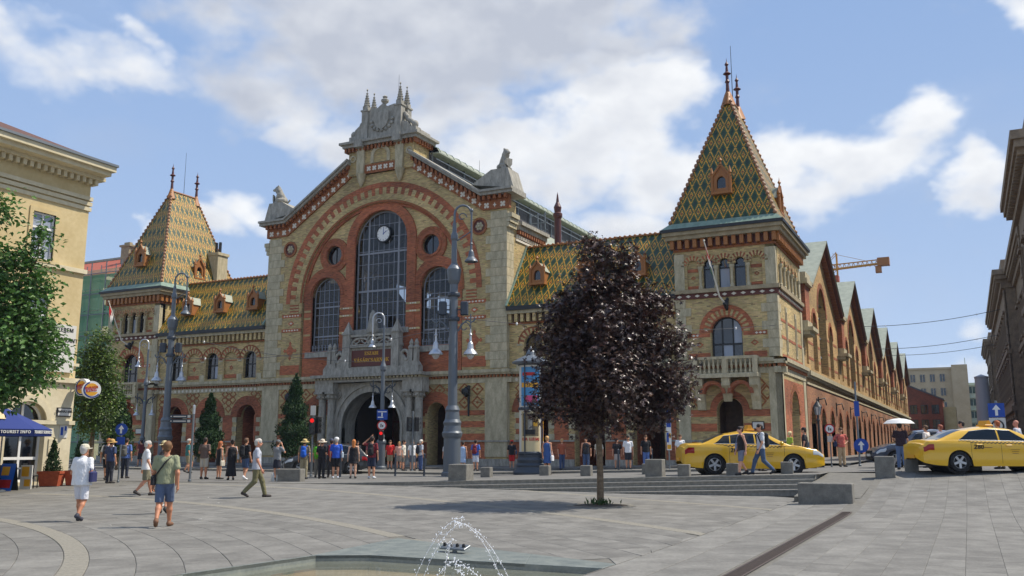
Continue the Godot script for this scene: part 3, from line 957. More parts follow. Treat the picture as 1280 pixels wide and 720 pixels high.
func market_hall() -> void:
	hall = thing("market_hall", "huge yellow and red brick market hall with gabled clock front and tiled corner towers", "market hall")
	central_front()
	portal()
	attic()
	nave()
	for s in [-1.0, 1.0]:
		wing(s)
		tower(s)
	side_bays()

func gable_y(x: float) -> float:
	return 18.3 + 0.66 * maxf(0.0, 8.5 - absf(x))

func central_front() -> void:
	var W := 10.4
	# front wall with the great arch cut out, then the recessed field inside it
	var out := PackedVector2Array([Vector2(-W, 0.0), Vector2(W, 0.0), Vector2(W, 18.3), Vector2(8.5, 18.3), Vector2(2.9, gable_y(2.9)), Vector2(-2.9, gable_y(2.9)), Vector2(-8.5, 18.3), Vector2(-W, 18.3)])
	var great := arch(0, 7.0, 6.5, 12.3, 7.0, 40)
	var doors := [arch(-5.05, 0.72, 0.0, 3.85), arch(5.05, 0.72, 0.0, 3.85), rect(-2.55, 0.0, 2.55, 5.6)]
	var b := B.new()
	var holes := [great]
	holes.append_array(doors)
	b.wall(out, holes, -1.4, 0.0)
	obj("front_wall", b, M.yellow, hall)
	var cw := arch(0, 2.3, 9.95, 16.4, 2.35, 20)
	var lw := arch(-4.85, 1.32, 8.55, 12.7, 1.4, 16)
	var rw := arch(4.85, 1.32, 8.55, 12.7, 1.4, 16)
	var lr := circle(-4.25, 15.75, 0.72)
	var rr := circle(4.25, 15.75, 0.72)
	b = B.new()
	b.wall(arch(0, 7.05, 6.5, 12.3, 7.05, 40), [cw, lw, rw, lr, rr], -0.95, -0.28)
	obj("arch_field", b, M.yellow, hall)
	# red brick surrounds, each proud of the field
	for e in [[arch(0, 3.05, 6.5, 16.4, 3.0, 20), [cw], -0.10], [arch(-4.85, 2.02, 6.5, 12.7, 2.15, 16), [lw], -0.14], [arch(4.85, 2.02, 6.5, 12.7, 2.15, 16), [rw], -0.14], [circle(-4.25, 15.75, 1.32), [lr], -0.18], [circle(4.25, 15.75, 1.32), [rr], -0.18]]:
		b = B.new()
		b.wall(e[0], e[1], -0.6, e[2])
		obj("window_surround", b, M.red, hall)
	# inner rolls of the surrounds
	for e in [[0.0, 16.4, 2.36, 2.62], [-4.85, 12.7, 1.4, 1.6], [4.85, 12.7, 1.4, 1.6]]:
		voussoirs(hall, e[0], e[1], e[2], e[3], 26, -0.3, -0.06, M.red, M.red, FRONT, 0, PI, true)
	for sx in [-4.25, 4.25]:
		voussoirs(hall, sx, 15.75, 0.74, 0.9, 20, -0.3, -0.1, M.red, M.red, FRONT, 0, TAU, true)
		voussoirs(hall, sx, 15.75, 1.1, 1.28, 28, -0.3, -0.15, M.rust, M.red, FRONT, 0, TAU, true)
	# great arch: outer red band, toothed voussoirs, dark inner roll
	voussoirs(hall, 0, 12.3, 8.1, 8.5, 60, -0.2, 0.05, M.red, M.red, FRONT, 0, PI, true)
	voussoirs(hall, 0, 12.3, 7.6, 8.12, 75, -0.2, 0.035, M.yellow, M.red, FRONT, 0.0, PI)
	voussoirs(hall, 0, 12.3, 7.14, 7.61, 60, -0.2, 0.02, M.yellow, M.yellow, FRONT, 0, PI, true)
	for s in [-1, 1]:
		for i in 8:      # teeth run on down the jambs
			b = B.new()
			b.bb(Vector3(s * 7.28, 11.4 + i * 0.113, -0.2), Vector3(s * 8.12, 11.4 + (i + 1) * 0.113, 0.035 if i % 2 else 0.02))
			obj("jamb_brick", b, M.yellow if i % 2 else M.red, hall)
	voussoirs(hall, 0, 12.3, 7.0, 7.15, 60, -0.3, 0.075, M.rust, M.rust, FRONT, 0, PI, true)
	voussoirs(hall, 0, 12.3, 6.78, 7.0, 60, -0.3, -0.12, M.red, M.red, FRONT, 0, PI, true)
	# glazing
	window(hall, cw, -0.55, [-1.3, 1.3], [12.82, 15.64], 0.11, FRONT, M.frame, M.pane, 0.42)
	window(hall, lw, -0.55, [], [9.7, 11.9], 0.09, FRONT, M.frame, M.pane, 0.4)
	window(hall, rw, -0.55, [], [9.7, 11.9], 0.09, FRONT, M.frame, M.pane, 0.4)
	window(hall, lr, -0.5, [0.0 - 4.25], [], 0.06, FRONT, M.darkframe)
	window(hall, rr, -0.5, [4.25], [], 0.06, FRONT, M.darkframe)
	# clock hung in the middle window
	var ck := B.new()
	ck.prism(circle(0.05, 17.0, 0.58, 28), -0.5, -0.36)
	var clock := obj("clock", ck, M.whitepaint, hall)
	ck = B.new()
	ck.wall(circle(0.05, 17.0, 0.66, 28), [circle(0.05, 17.0, 0.56, 28)], -0.5, -0.33)
	for i in 12:
		var a := TAU * i / 12
		var d := Vector2(cos(a), sin(a))
		ck.beam(Vector3(0.05 + d.x * 0.42, 17.0 + d.y * 0.42, -0.352), Vector3(0.05 + d.x * 0.53, 17.0 + d.y * 0.53, -0.352), 0.035, 0.012)
	obj("dial_ring", ck, M.iron, clock)
	ck = B.new()
	ck.beam(Vector3(0.05, 16.93, -0.345), Vector3(0.05, 17.45, -0.345), 0.035, 0.014)
	ck.beam(Vector3(0.0, 16.97, -0.34), Vector3(0.33, 17.2, -0.34), 0.05, 0.014)
	obj("hand", ck, M.blue, clock)
	# sills under the side windows
	for x in [-4.85, 4.85]:
		b = B.new()
		b.cham(Vector3(x - 1.7, 8.1, -0.5), Vector3(x + 1.7, 8.5, 0.02), 0.03)
		obj("window_sill", b, M.greystone, hall)
		b = B.new()
		for i in 9:
			b.tube([Vector3(x - 1.2 + i * 0.3, 8.52, -0.3), Vector3(x - 1.2 + i * 0.3, 8.9, -0.3)], 0.03, 5)
			b.ball(Vector3(x - 1.2 + i * 0.3, 8.95, -0.3), Vector3(0.055, 0.08, 0.055), 6, 4)
		b.beam(Vector3(x - 1.28, 8.85, -0.3), Vector3(x + 1.28, 8.85, -0.3), 0.03, 0.03)
		obj("window_rail", b, M.frame, hall)
	b = B.new()
	b.cham(Vector3(-2.6, 9.55, -0.5), Vector3(2.6, 9.93, 0.03), 0.03)
	obj("window_sill", b, M.greystone, hall)
	# stone piers at both ends
	for s in [-1.0, 1.0]:
		quoins(hall, s * (W + 0.04), s, 6.75, 17.5, 1.25, 1.62, -1.0, 0.05)
		b = B.new()
		b.bb(Vector3(s * 8.82, 0.95, -1.0), Vector3(s * (W + 0.045), 6.3, 0.06))
		obj("corner_pier", b, M.stone, hall)
		# striped brick on the jambs
		var reds := B.new(); var whites := B.new()
		for y in [10.12, 11.22]:
			reds.bb(Vector3(s * 7.0, y, -0.1), Vector3(s * 8.85, y + 0.26, 0.02))
			for k in 6:
				whites.prism(lozenge(s * (7.3 + k * 0.26), y + 0.13, 0.10, 0.07), 0.0, 0.03)
		reds.prism(lozenge(s * 7.95, 10.78, 0.3, 0.2), -0.1, 0.02)
		whites.prism(lozenge(s * 7.95, 10.78, 0.14, 0.08), -0.1, 0.035)
		reds.prism(lozenge(s * 7.95, 8.7, 0.42, 0.5), -0.1, 0.02)
		for q in [Vector2(0.5, 0), Vector2(-0.5, 0), Vector2(0, 0.55), Vector2(0, -0.55)]:
			reds.prism(lozenge(s * 7.95 + q.x, 8.7 + q.y, 0.14, 0.16), -0.1, 0.025)
		reds.bb(Vector3(s * 7.02, 6.9, -0.1), Vector3(s * 8.85, 7.6, 0.022))
		obj("brick_stripe", reds, M.red, hall)
		structure(obj("glazed_ornament", whites, M.white, hall), "stuff")
		# stripes across the red piers between the windows
		reds = B.new(); whites = B.new()
		for y in [9.75, 11.0, 11.55]:
			reds.bb(Vector3(s * 2.32, y, -0.3), Vector3(s * 3.5, y + 0.14, -0.085))
			reds.bb(Vector3(s * 6.2, y, -0.3), Vector3(s * 6.85, y + 0.14, -0.12))
			for k in 3:
				whites.prism(lozenge(s * (2.72 + k * 0.2), y + 0.07, 0.09, 0.06), -0.2, -0.07)
		obj("brick_stripe", reds, M.yellow, hall)
		structure(obj("glazed_ornament", whites, M.white, hall), "stuff")
		# round medallion
		b = B.new()
		b.wall(circle(s * 8.3, 16.56, 0.62, 24), [circle(s * 8.3, 16.56, 0.46, 24)], -0.1, 0.09)
		var med := obj("medallion", b, M.rust, hall)
		b = B.new()
		b.prism(circle(s * 8.3, 16.56, 0.47, 24), -0.1, 0.02)
		obj("medallion_field", b, M.maroon, med)
		b = B.new()
		for k in 6:
			b.ball(Vector3(s * 8.3 + cos(TAU * k / 6) * 0.2, 16.56 + sin(TAU * k / 6) * 0.2, 0.03), Vector3(0.12, 0.12, 0.06), 6, 4)
		b.ball(Vector3(s * 8.3, 16.56, 0.05), Vector3(0.13, 0.13, 0.09), 6, 4)
		obj("rosette", b, M.stone, med)
		# sloping cornice, brackets and the band of florets
		var top := PackedVector2Array([Vector2(s * 11.1, 18.95), Vector2(s * 8.6, 18.95), Vector2(s * 2.7, 18.95 + 0.66 * 5.9)])
		var cb := B.new(); var dk := B.new(); var fr := B.new(); var fl := B.new()
		for i in 2:
			var p := top[i]; var q := top[i + 1]
			cb.bar(p, q, 0.16, -1.6, 0.72)
			cb.bar(p - Vector2(0, 0.16), q - Vector2(0, 0.16), 0.2, -1.6, 0.56)
			fr.bar(p - Vector2(s * 0.45 if i == 0 else 0.0, 0.36), q - Vector2(0, 0.36), 0.95, -0.2, 0.12)
			var L := (q - p).length()
			var n := int(L / 0.4)
			for k in n:
				var c := p.lerp(q, (k + 0.5) / n)
				if absf(c.x) > 10.7:
					continue
				dk.bar(c + Vector2(-0.1, -0.36), c + Vector2(0.1, -0.36 + (0.2 * 0.66 * (-s) if i == 1 else 0.0)), 0.3, 0.0, 0.42)
			n = int(L / 0.52)
			for k in n:
				var c := p.lerp(q, (k + 0.5) / n) - Vector2(0, 1.02)
				if absf(c.x) > 10.4:
					continue
				if k % 2:
					floret(fl, c.x, c.y, 0.26, 0.1, 0.15)
				else:
					fl.prism(lozenge(c.x, c.y, 0.15, 0.08), 0.1, 0.14)
					fl.prism(lozenge(c.x, c.y, 0.06, 0.2), 0.1, 0.135)
		obj("cornice", cb, M.greystone, hall)
		structure(obj("cornice_brackets", dk, M.rust, hall), "stuff")
		obj("frieze", fr, M.rust, hall)
		structure(obj("florets", fl, M.white, hall), "stuff")
		# sloping pedestal and crouched lion on the shoulder
		b = B.new()
		b.prism(PackedVector2Array([Vector2(s * 11.0, 18.97), Vector2(s * 7.7, 19.55), Vector2(s * 9.25, 20.45), Vector2(s * 10.55, 20.45)]), -1.5, 0.15)
		obj("pedestal", b, M.greystone, hall)
		# deep returns of the block
		b = B.new()
		b.bb(Vector3(s * 10.4, 0.0, -1.38), Vector3(s * 9.6, 16.4, -6.0))
		obj("return_wall", b, M.yellow, hall)
		b = B.new()
		b.bb(Vector3(s * 10.9, 16.95, -1.4), Vector3(s * 9.0, 16.7, -6.0))
		b.bb(Vector3(s * 10.7, 16.7, -1.4), Vector3(s * 9.0, 16.4, -6.0))
		obj("cornice", b, M.greystone, hall)
		var d2 := B.new()
		for k in 12:
			d2.bb(Vector3(s * 10.4, 16.1, -1.5 - k * 0.37), Vector3(s * 10.68, 16.42, -1.68 - k * 0.37))
		structure(obj("cornice_brackets", d2, M.rust, hall), "stuff")
		d2 = B.new()
		d2.bb(Vector3(s * 10.4, 15.6, -1.3), Vector3(s * 10.48, 15.75, -5.9))
		for k in 14:
			d2.bb(Vector3(s * 10.4, 15.8, -1.4 - k * 0.32), Vector3(s * 10.52, 16.05, -1.56 - k * 0.32))
		obj("frieze", d2, M.white, hall)
		# corbelled spring stone
		b = B.new()
		for k in 3:
			b.bb(Vector3(s * 10.4, 16.3 + k * 0.33, 0.12 + 0.0), Vector3(s * (10.62 + 0.12 * k), 16.6 + k * 0.33, -1.1))
		obj("corbel", b, M.stone, hall)
	# lower storey between string course and plinth
	string_course(FRONT, -10.75, -3.9, 6.25, 0.0)
	string_course(FRONT, 3.9, 10.75, 6.25, 0.0)
	for s in [-1.0, 1.0]:
		var red := B.new(); var loz := B.new(); var pl := B.new()
		for y in [[3.67, 4.0], [2.88, 3.28], [2.0, 2.46]]:
			red.bb(Vector3(s * 5.95, y[0], -0.1), Vector3(s * 8.8, y[1], 0.02))
			red.bb(Vector3(s * 3.95, y[0], -0.1), Vector3(s * 4.15, y[1], 0.02))
		obj("brick_stripe", red, M.red, hall)
		for j in 2:
			for i in 5:
				var c := Vector2(s * (4.3 + i * 0.98), 4.52 + j * 0.88)
				if absf(absf(c.x) - 5.05) < 1.05 and c.y < 5.3:
					continue
				loz.wall(lozenge(c.x, c.y, 0.485, 0.436), [lozenge(c.x, c.y, 0.35, 0.31)], -0.05, 0.022)
				loz.prism(lozenge(c.x, c.y, 0.12, 0.1), -0.05, 0.02)
		obj("lozenge_brickwork", loz, M.rust, hall)
		voussoirs(hall, s * 5.05, 3.85, 0.74, 1.45, 22, -0.1, 0.05, M.red, M.red, FRONT, 0, PI, true)
		pl.bb(Vector3(s * 5.78, 0.8, -0.2), Vector3(s * 8.85, 1.92, 0.04))
		pl.bb(Vector3(s * 3.9, 0.8, -0.2), Vector3(s * 4.32, 1.92, 0.04))
		obj("plinth", pl, M.red, hall)
		pl = B.new()
		pl.bb(Vector3(s * 5.78, 0.0, -0.2), Vector3(s * 10.62, 0.82, 0.16))
		pl.bb(Vector3(s * 3.9, 0.0, -0.2), Vector3(s * 4.32, 0.82, 0.16))
		pl.bb(Vector3(s * 5.78, 1.92, -0.2), Vector3(s * 10.55, 2.02, 0.12))
		obj("plinth", pl, M.greystone, hall)
		pl = B.new()
		pl.bb(Vector3(s * 4.3, 0.0, -4.3), Vector3(s * 5.8, 4.7, -4.42))
		pl.bb(Vector3(s * 4.2, 0.0, -1.38), Vector3(s * 4.33, 4.7, -4.3)); pl.bb(Vector3(s * 5.77, 0.0, -1.38), Vector3(s * 5.9, 4.7, -4.3)); pl.bb(Vector3(s * 4.2, 4.6, -1.38), Vector3(s * 5.9, 4.75, -4.3))
		obj("door", pl, M.dark, hall)
		iron_bracket(s * 7.6, 5.1, 0.02)

func iron_bracket(x: float, y: float, z: float) -> void:
	var b := B.new()
	b.tube([Vector3(x, y, z), Vector3(x, y - 0.1, z + 0.5), Vector3(x, y + 0.1, z + 0.6)], 0.05, 6)
	b.tube([Vector3(x, y + 0.55, z + 0.08), Vector3(x, y - 1.5, z + 0.08)], [0.11, 0.05], 6)
	b.ball(Vector3(x, y + 0.1, z + 0.4), Vector3(0.2, 0.36, 0.24), 8, 6)
	b.ball(Vector3(x - 0.3, y + 0.15, z + 0.2), Vector3(0.22, 0.22, 0.1), 6, 4)
	obj("iron_bracket", b, M.iron, hall)

func string_course(xf: Transform3D, x0: float, x1: float, y: float, z: float, parent: Node3D = null) -> void:
	var b := bx(xf)
	b.bb(Vector3(x0, y + 0.2, z - 0.3), Vector3(x1, y + 0.42, z + 0.34))
	b.bb(Vector3(x0, y + 0.08, z - 0.3), Vector3(x1, y + 0.2, z + 0.24))
	b.bb(Vector3(x0, y - 0.45, z - 0.3), Vector3(x1, y - 0.1, z + 0.07))
	obj("string_course", b, M.stone, parent if parent else hall)
	b = bx(xf)
	dentils(b, x0, x1, y - 0.1, y + 0.078, z - 0.1, z + 0.18, 0.26, 0.55)
	structure(obj("string_course_dentils", b, M.rust, parent if parent else hall), "stuff")

func portal() -> void:
	var z := 0.62
	var po := obj("portal", B_with(func(b: B) -> void: b.wall(rect(-3.75, 0.0, 3.75, 6.05), [arch(0, 2.5, -0.1, 2.9, 2.5, 28)], -1.0, z - 0.12)), M.greystone, hall)
	var b := B.new()
	for r in [[2.5, 2.68, z], [2.68, 2.95, z - 0.06], [2.95, 3.2, z + 0.04]]:
		b.wall(arch(0, r[1], 0.0, 2.9, r[1], 28), [arch(0, r[0], -0.1, 2.9, r[0], 28)], z - 0.5, r[2])
	obj("archivolt", b, M.greystone, po)
	for s in [-1.0, 1.0]:
		b = B.new()
		b.wall(circle(s * 2.95, 5.3, 0.34, 18), [circle(s * 2.95, 5.3, 0.24, 18)], z - 0.2, z - 0.04)
		obj("roundel", b, M.greystone, po)
		for x in [3.3, 4.1]:
			b = B.new()
			b.lathe([Vector2(0.42, 0.25), Vector2(0.42, 0.5), Vector2(0.34, 0.62), Vector2(0.3, 0.7), Vector2(0.265, 4.7), Vector2(0.3, 4.78), Vector2(0.27, 4.85), Vector2(0.4, 5.2), Vector2(0.42, 5.3)], Vector3(s * x, 0, z + 0.12), 14)
			b.bb(Vector3(s * x - 0.48, 5.3, z - 0.36), Vector3(s * x + 0.48, 5.44, z + 0.58))
			for k in 8:
				var a := TAU * k / 8
				b.ball(Vector3(s * x + cos(a) * 0.36, 5.08, z + 0.12 + sin(a) * 0.36), Vector3(0.1, 0.14, 0.1), 5, 4)
			obj("column", b, M.greystone, po)
		b = B.new()
		b.bb(Vector3(s * 2.85, 0.0, z - 0.4), Vector3(s * 4.6, 0.25, z + 0.62))
		b.bb(Vector3(s * 2.95, 5.44, z - 0.4), Vector3(s * 4.55, 6.1, z + 0.5))
		obj("entablature", b, M.greystone, po)
	b = B.new()
	b.bb(Vector3(-4.5, 6.1, -0.3), Vector3(4.5, 6.28, z + 0.55))
	b.bb(Vector3(-4.72, 6.42, -0.3), Vector3(4.72, 6.62, z + 0.85))
	obj("cornice", b, M.greystone, po)
	b = B.new()
	dentils(b, -4.6, 4.6, 6.28, 6.42, -0.2, z + 0.7, 0.3, 0.55)
	structure(obj("cornice_dentils", b, M.stone, po), "stuff")
	# carved screen above the cornice
	b = B.new()
	b.bb(Vector3(-4.05, 6.62, z - 0.35), Vector3(4.05, 7.12, z + 0.28))
	b.bb(Vector3(-2.35, 7.12, z - 0.3), Vector3(2.35, 8.72, z + 0.02))
	b.bb(Vector3(-2.45, 8.55, z - 0.34), Vector3(2.45, 8.78, z + 0.2))
	b.bb(Vector3(-2.0, 9.32, z - 0.3), Vector3(2.0, 9.48, z + 0.14))
	obj("parapet", b, M.greystone, po)
	for s in [-1.0, 1.0]:
		b = B.new()
		b.bb(Vector3(s * 1.8, 7.12, z - 0.3), Vector3(s * 2.4, 9.5, z + 0.26))
		b.bb(Vector3(s * 1.74, 9.5, z - 0.36), Vector3(s * 2.46, 9.6, z + 0.32))
		var c := Vector3(s * 2.1, 0, z - 0.02)
		var tip := c + Vector3(0, 10.5, 0)
		var q := [c + Vector3(-0.3, 9.6, 0.28), c + Vector3(0.3, 9.6, 0.28), c + Vector3(0.3, 9.6, -0.28), c + Vector3(-0.3, 9.6, -0.28)]
		for k in 4:
			b.tri(q[k], q[(k + 1) % 4], tip)
		obj("pillar", b, M.greystone, po)
		# scrolls and paired pinnacles
		b = B.new()
		var pts := []
		for k in 16:
			var a := k * 0.42
			var r := 0.62 - 0.033 * k
			pts.append(Vector3(s * (2.85 - cos(a) * r * 0.7), 7.75 + sin(a) * r * 0.9, z))
		b.tube(pts, 0.12, 6)
		b.prism(PackedVector2Array([Vector2(s * 2.4, 7.12), Vector2(s * 3.1, 7.12), Vector2(s * 2.9, 7.7), Vector2(s * 2.4, 8.2)]), z - 0.15, z + 0.08)
		obj("scroll", b, M.greystone, po)
		b = B.new()
		for x in [3.3, 3.72]:
			b.bb(Vector3(s * x - 0.15, 7.12, z - 0.2), Vector3(s * x + 0.15, 8.3, z + 0.1))
			b.lathe([Vector2(0.22, 8.3), Vector2(0.24, 8.4), Vector2(0.14, 8.55), Vector2(0.17, 8.7), Vector2(0.05, 8.95), Vector2(0.0, 9.0)], Vector3(s * x, 0, z - 0.05), 8)
		b.prism(PackedVector2Array([Vector2(s * 3.0, 7.12), Vector2(s * 4.1, 7.12), Vector2(s * 3.9, 7.4), Vector2(s * 3.1, 7.5)]), z - 0.2, z + 0.16)
		obj("pinnacle_pair", b, M.greystone, po)
		b = B.new()
		for k in 2:
			b.wall(lozenge(s * (0.6 + k * 0.75), 9.04, 0.36, 0.26), [lozenge(s * (0.6 + k * 0.75), 9.04, 0.24, 0.16)], z - 0.2, z + 0.05)
		var arc := []
		for k in 12:
			var a := PI * k / 11
			arc.append(Vector3(s * (0.95 + cos(a) * 0.75), 8.8 + sin(a) * 0.42, z + 0.02))
		b.tube(arc, 0.09, 6)
		obj("tracery", b, M.greystone, po)
	b = B.new()
	b.wall(circle(0, 9.05, 0.42, 20), [circle(0, 9.05, 0.28, 20)], z - 0.2, z + 0.1)
	b.prism(circle(0, 9.05, 0.2, 12), z - 0.2, z + 0.06)
	obj("tracery", b, M.greystone, po)
	# crest figure in the middle
	b = B.new()
	b.ball(Vector3(0, 9.75, z), Vector3(0.55, 0.4, 0.25), 10, 7)
	b.lathe([Vector2(0.34, 9.6), Vector2(0.38, 10.1), Vector2(0.3, 10.5), Vector2(0.24, 10.9), Vector2(0.1, 11.15), Vector2(0.0, 11.2)], Vector3(0.05, 0, z), 10)
	obj("crest", b, M.greystone, po)
	# name board
	b = B.new()
	b.bb(Vector3(-1.72, 7.2, z), Vector3(1.72, 8.36, z + 0.05))
	obj("name_board", b, M.maroon, po)
	lettering(po, "ESZABI", 0.24, Vector3(0, 7.92, z + 0.055), 0.0, M.gold, true)
	lettering(po, "VÁSÁRCSARNOK", 0.265, Vector3(0, 7.42, z + 0.055), 0.0, M.gold, true)
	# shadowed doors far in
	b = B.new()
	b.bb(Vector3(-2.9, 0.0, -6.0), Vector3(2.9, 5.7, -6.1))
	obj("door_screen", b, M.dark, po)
	b = B.new()
	for x in [-2.5, -0.85, 0.85, 2.5]:
		b.bb(Vector3(x - 0.07, 0.0, -6.0), Vector3(x + 0.07, 5.4, -5.9))
	b.bb(Vector3(-2.6, 3.4, -6.0), Vector3(2.6, 3.55, -5.89))
	obj("door_frame", b, M.maroon, po)
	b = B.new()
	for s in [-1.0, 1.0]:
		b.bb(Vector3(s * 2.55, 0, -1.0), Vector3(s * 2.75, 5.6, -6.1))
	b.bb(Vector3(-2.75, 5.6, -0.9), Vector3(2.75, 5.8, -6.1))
	obj("added_porch_wall", b, M.interior, po)  # sides and ceiling added to keep the portal opening dark

func B_with(f: Callable) -> B:
	var b := B.new()
	f.call(b)
	return b

func lettering(parent: Node3D, s: String, h: float, at: Vector3, turn: float, m: Material, serif := false, called := "lettering", bold := true) -> MeshInstance3D:
	var t := TextMesh.new()
	var f := SystemFont.new()
	f.font_names = PackedStringArray(["Droid Serif" if serif else "Droid Sans"])
	if bold:
		f.font_weight = 700
	t.font = f
	t.text = s
	t.font_size = 32
	t.pixel_size = h / 24.0
	t.depth = 0.012
	t.vertical_alignment = VERTICAL_ALIGNMENT_BOTTOM
	t.horizontal_alignment = HORIZONTAL_ALIGNMENT_CENTER
	t.curve_step = 4.0
	var o := put(called, t, m, parent, at)
	o.rotation.y = turn
	return o

func attic() -> void:
	var b := B.new()
	b.bb(Vector3(-2.9, 21.6, -1.9), Vector3(2.9, 23.75, 0.16))
	var at := obj("attic", b, M.yellow, hall)
	b = B.new()
	b.bb(Vector3(-3.3, 23.75, -2.2), Vector3(3.3, 23.98, 0.5))
	b.bb(Vector3(-3.5, 23.98, -2.4), Vector3(3.5, 24.16, 0.7))
	b.bb(Vector3(-2.05, 23.6, -0.2), Vector3(-1.35, 24.18, 0.78))
	b.bb(Vector3(2.05, 23.6, -0.2), Vector3(1.35, 24.18, 0.78))
	obj("cornice", b, M.greystone, at)
	b = B.new()
	dentils(b, -3.25, 3.25, 23.42, 23.75, -0.1, 0.4, 0.34, 0.5)
	for k in 6:
		b.bb(Vector3(2.9, 23.42, -0.15 - k * 0.34), Vector3(3.2, 23.75, -0.32 - k * 0.34))
	structure(obj("cornice_brackets", b, M.rust, at), "stuff")
	for s in [-1.0, 1.0]:
		b = B.new()
		b.bb(Vector3(s * 1.4, 21.6, -0.1), Vector3(s * 2.05, 23.75, 0.36))
		b.lathe([Vector2(0.06, 20.7), Vector2(0.22, 21.0), Vector2(0.34, 21.4), Vector2(0.42, 21.6)], Vector3(s * 1.72, 0, 0.16), 8)
		obj("pilaster", b, M.stone, at)
		b = B.new()
		b.wall(circle(s * 2.5, 22.9, 0.28, 16), [circle(s * 2.5, 22.9, 0.17, 16)], 0.1, 0.22)
		obj("roundel", b, M.stone, at)
	b = B.new()
	b.wall(arch(0, 0.85, 22.35, 22.9, 0.75, 16), [arch(0, 0.6, 22.36, 22.9, 0.5, 16)], 0.1, 0.26)
	obj("blind_arch", b, M.stone, at)
	b = B.new()
	b.bb(Vector3(-1.4, 21.6, 0.0), Vector3(1.4, 22.3, 0.22))
	obj("frieze", b, M.rust, at)
	b = B.new()
	for k in 5:
		floret(b, -1.0 + k * 0.5, 21.95, 0.24, 0.2, 0.25)
	structure(obj("florets", b, M.white, at), "stuff")
	# stone crown with coat of arms and four pinnacles
	b = B.new()
	b.prism(PackedVector2Array([Vector2(-3.0, 24.16), Vector2(3.0, 24.16), Vector2(3.0, 24.7), Vector2(2.5, 24.75), Vector2(2.2, 25.2), Vector2(1.75, 25.3), Vector2(1.5, 26.0), Vector2(1.05, 26.75), Vector2(0.45, 26.65), Vector2(0.0, 26.95), Vector2(-0.45, 26.65), Vector2(-1.05, 26.75), Vector2(-1.5, 26.0), Vector2(-1.75, 25.3), Vector2(-2.2, 25.2), Vector2(-2.5, 24.75), Vector2(-3.0, 24.7)]), -0.55, 0.1)
	b.bb(Vector3(-3.0, 24.16, -1.9), Vector3(3.0, 24.62, -0.5))
	var cr := obj("crown", b, M.greystone, at)
	b = B.new()
	b.prism(PackedVector2Array([Vector2(-0.62, 26.3), Vector2(-0.66, 25.6), Vector2(-0.4, 25.1), Vector2(0.0, 24.85), Vector2(0.4, 25.1), Vector2(0.66, 25.6), Vector2(0.62, 26.3), Vector2(0.0, 26.2)]), 0.0, 0.24)
	for k in 9:
		var a := PI + PI * k / 8
		b.ball(Vector3(cos(a) * 0.95, 25.6 + sin(a) * 0.75, 0.12), Vector3(0.17, 0.17, 0.12), 6, 4)
	obj("shield", b, M.greystone, at)
	b = B.new()
	b.lathe([Vector2(0.12, 26.8), Vector2(0.1, 27.0), Vector2(0.28, 27.15), Vector2(0.3, 27.3), Vector2(0.12, 27.42), Vector2(0.2, 27.55), Vector2(0.0, 27.7)], Vector3(0, 0, -0.2), 10)
	obj("urn", b, M.greystone, at)
	for s in [-1.0, 1.0]:
		for zz in [0.0, -0.9]:
			b = B.new()
			b.bb(Vector3(s * 1.5 - 0.27, 24.16, zz - 0.26), Vector3(s * 1.5 + 0.27, 26.5, zz + 0.26))
			b.bb(Vector3(s * 1.5 - 0.34, 26.5, zz - 0.33), Vector3(s * 1.5 + 0.34, 26.62, zz + 0.33))
			b.bb(Vector3(s * 1.5 - 0.22, 26.62, zz - 0.22), Vector3(s * 1.5 + 0.22, 26.95, zz + 0.22))
			var prof := []
			for k in 6:
				prof.append(Vector2(0.3 - 0.045 * k, 26.95 + k * 0.2)); prof.append(Vector2(0.34 - 0.045 * k, 27.02 + k * 0.2)); prof.append(Vector2(0.25 - 0.045 * k, 27.06 + k * 0.2))
			prof.append(Vector2(0.03, 28.2)); prof.append(Vector2(0.09, 28.3)); prof.append(Vector2(0.0, 28.42))
			b.lathe(prof, Vector3(s * 1.5, 0, zz), 4)
			obj("pinnacle", b, M.greystone, at)
		b = B.new()
		b.tube([Vector3(s * 1.8, 26.0, -0.2), Vector3(s * 2.05, 25.5, -0.2), Vector3(s * 2.5, 25.2, -0.2), Vector3(s * 2.75, 24.9, -0.2)], [0.16, 0.2, 0.18, 0.14], 6)
		b.ball(Vector3(s * 2.05, 25.6, -0.2), Vector3(0.2, 0.26, 0.2), 7, 5)
		b.ball(Vector3(s * 2.75, 24.95, -0.2), Vector3(0.26, 0.3, 0.26), 7, 5)
		obj("foliate_scroll", b, M.greystone, at)
	b = B.new()
	b.tube([Vector3(0.5, 24.2, -1.2), Vector3(0.55, 29.6, -1.2)], [0.03, 0.012], 4)
	obj("lightning_rod", b, M.iron, at)

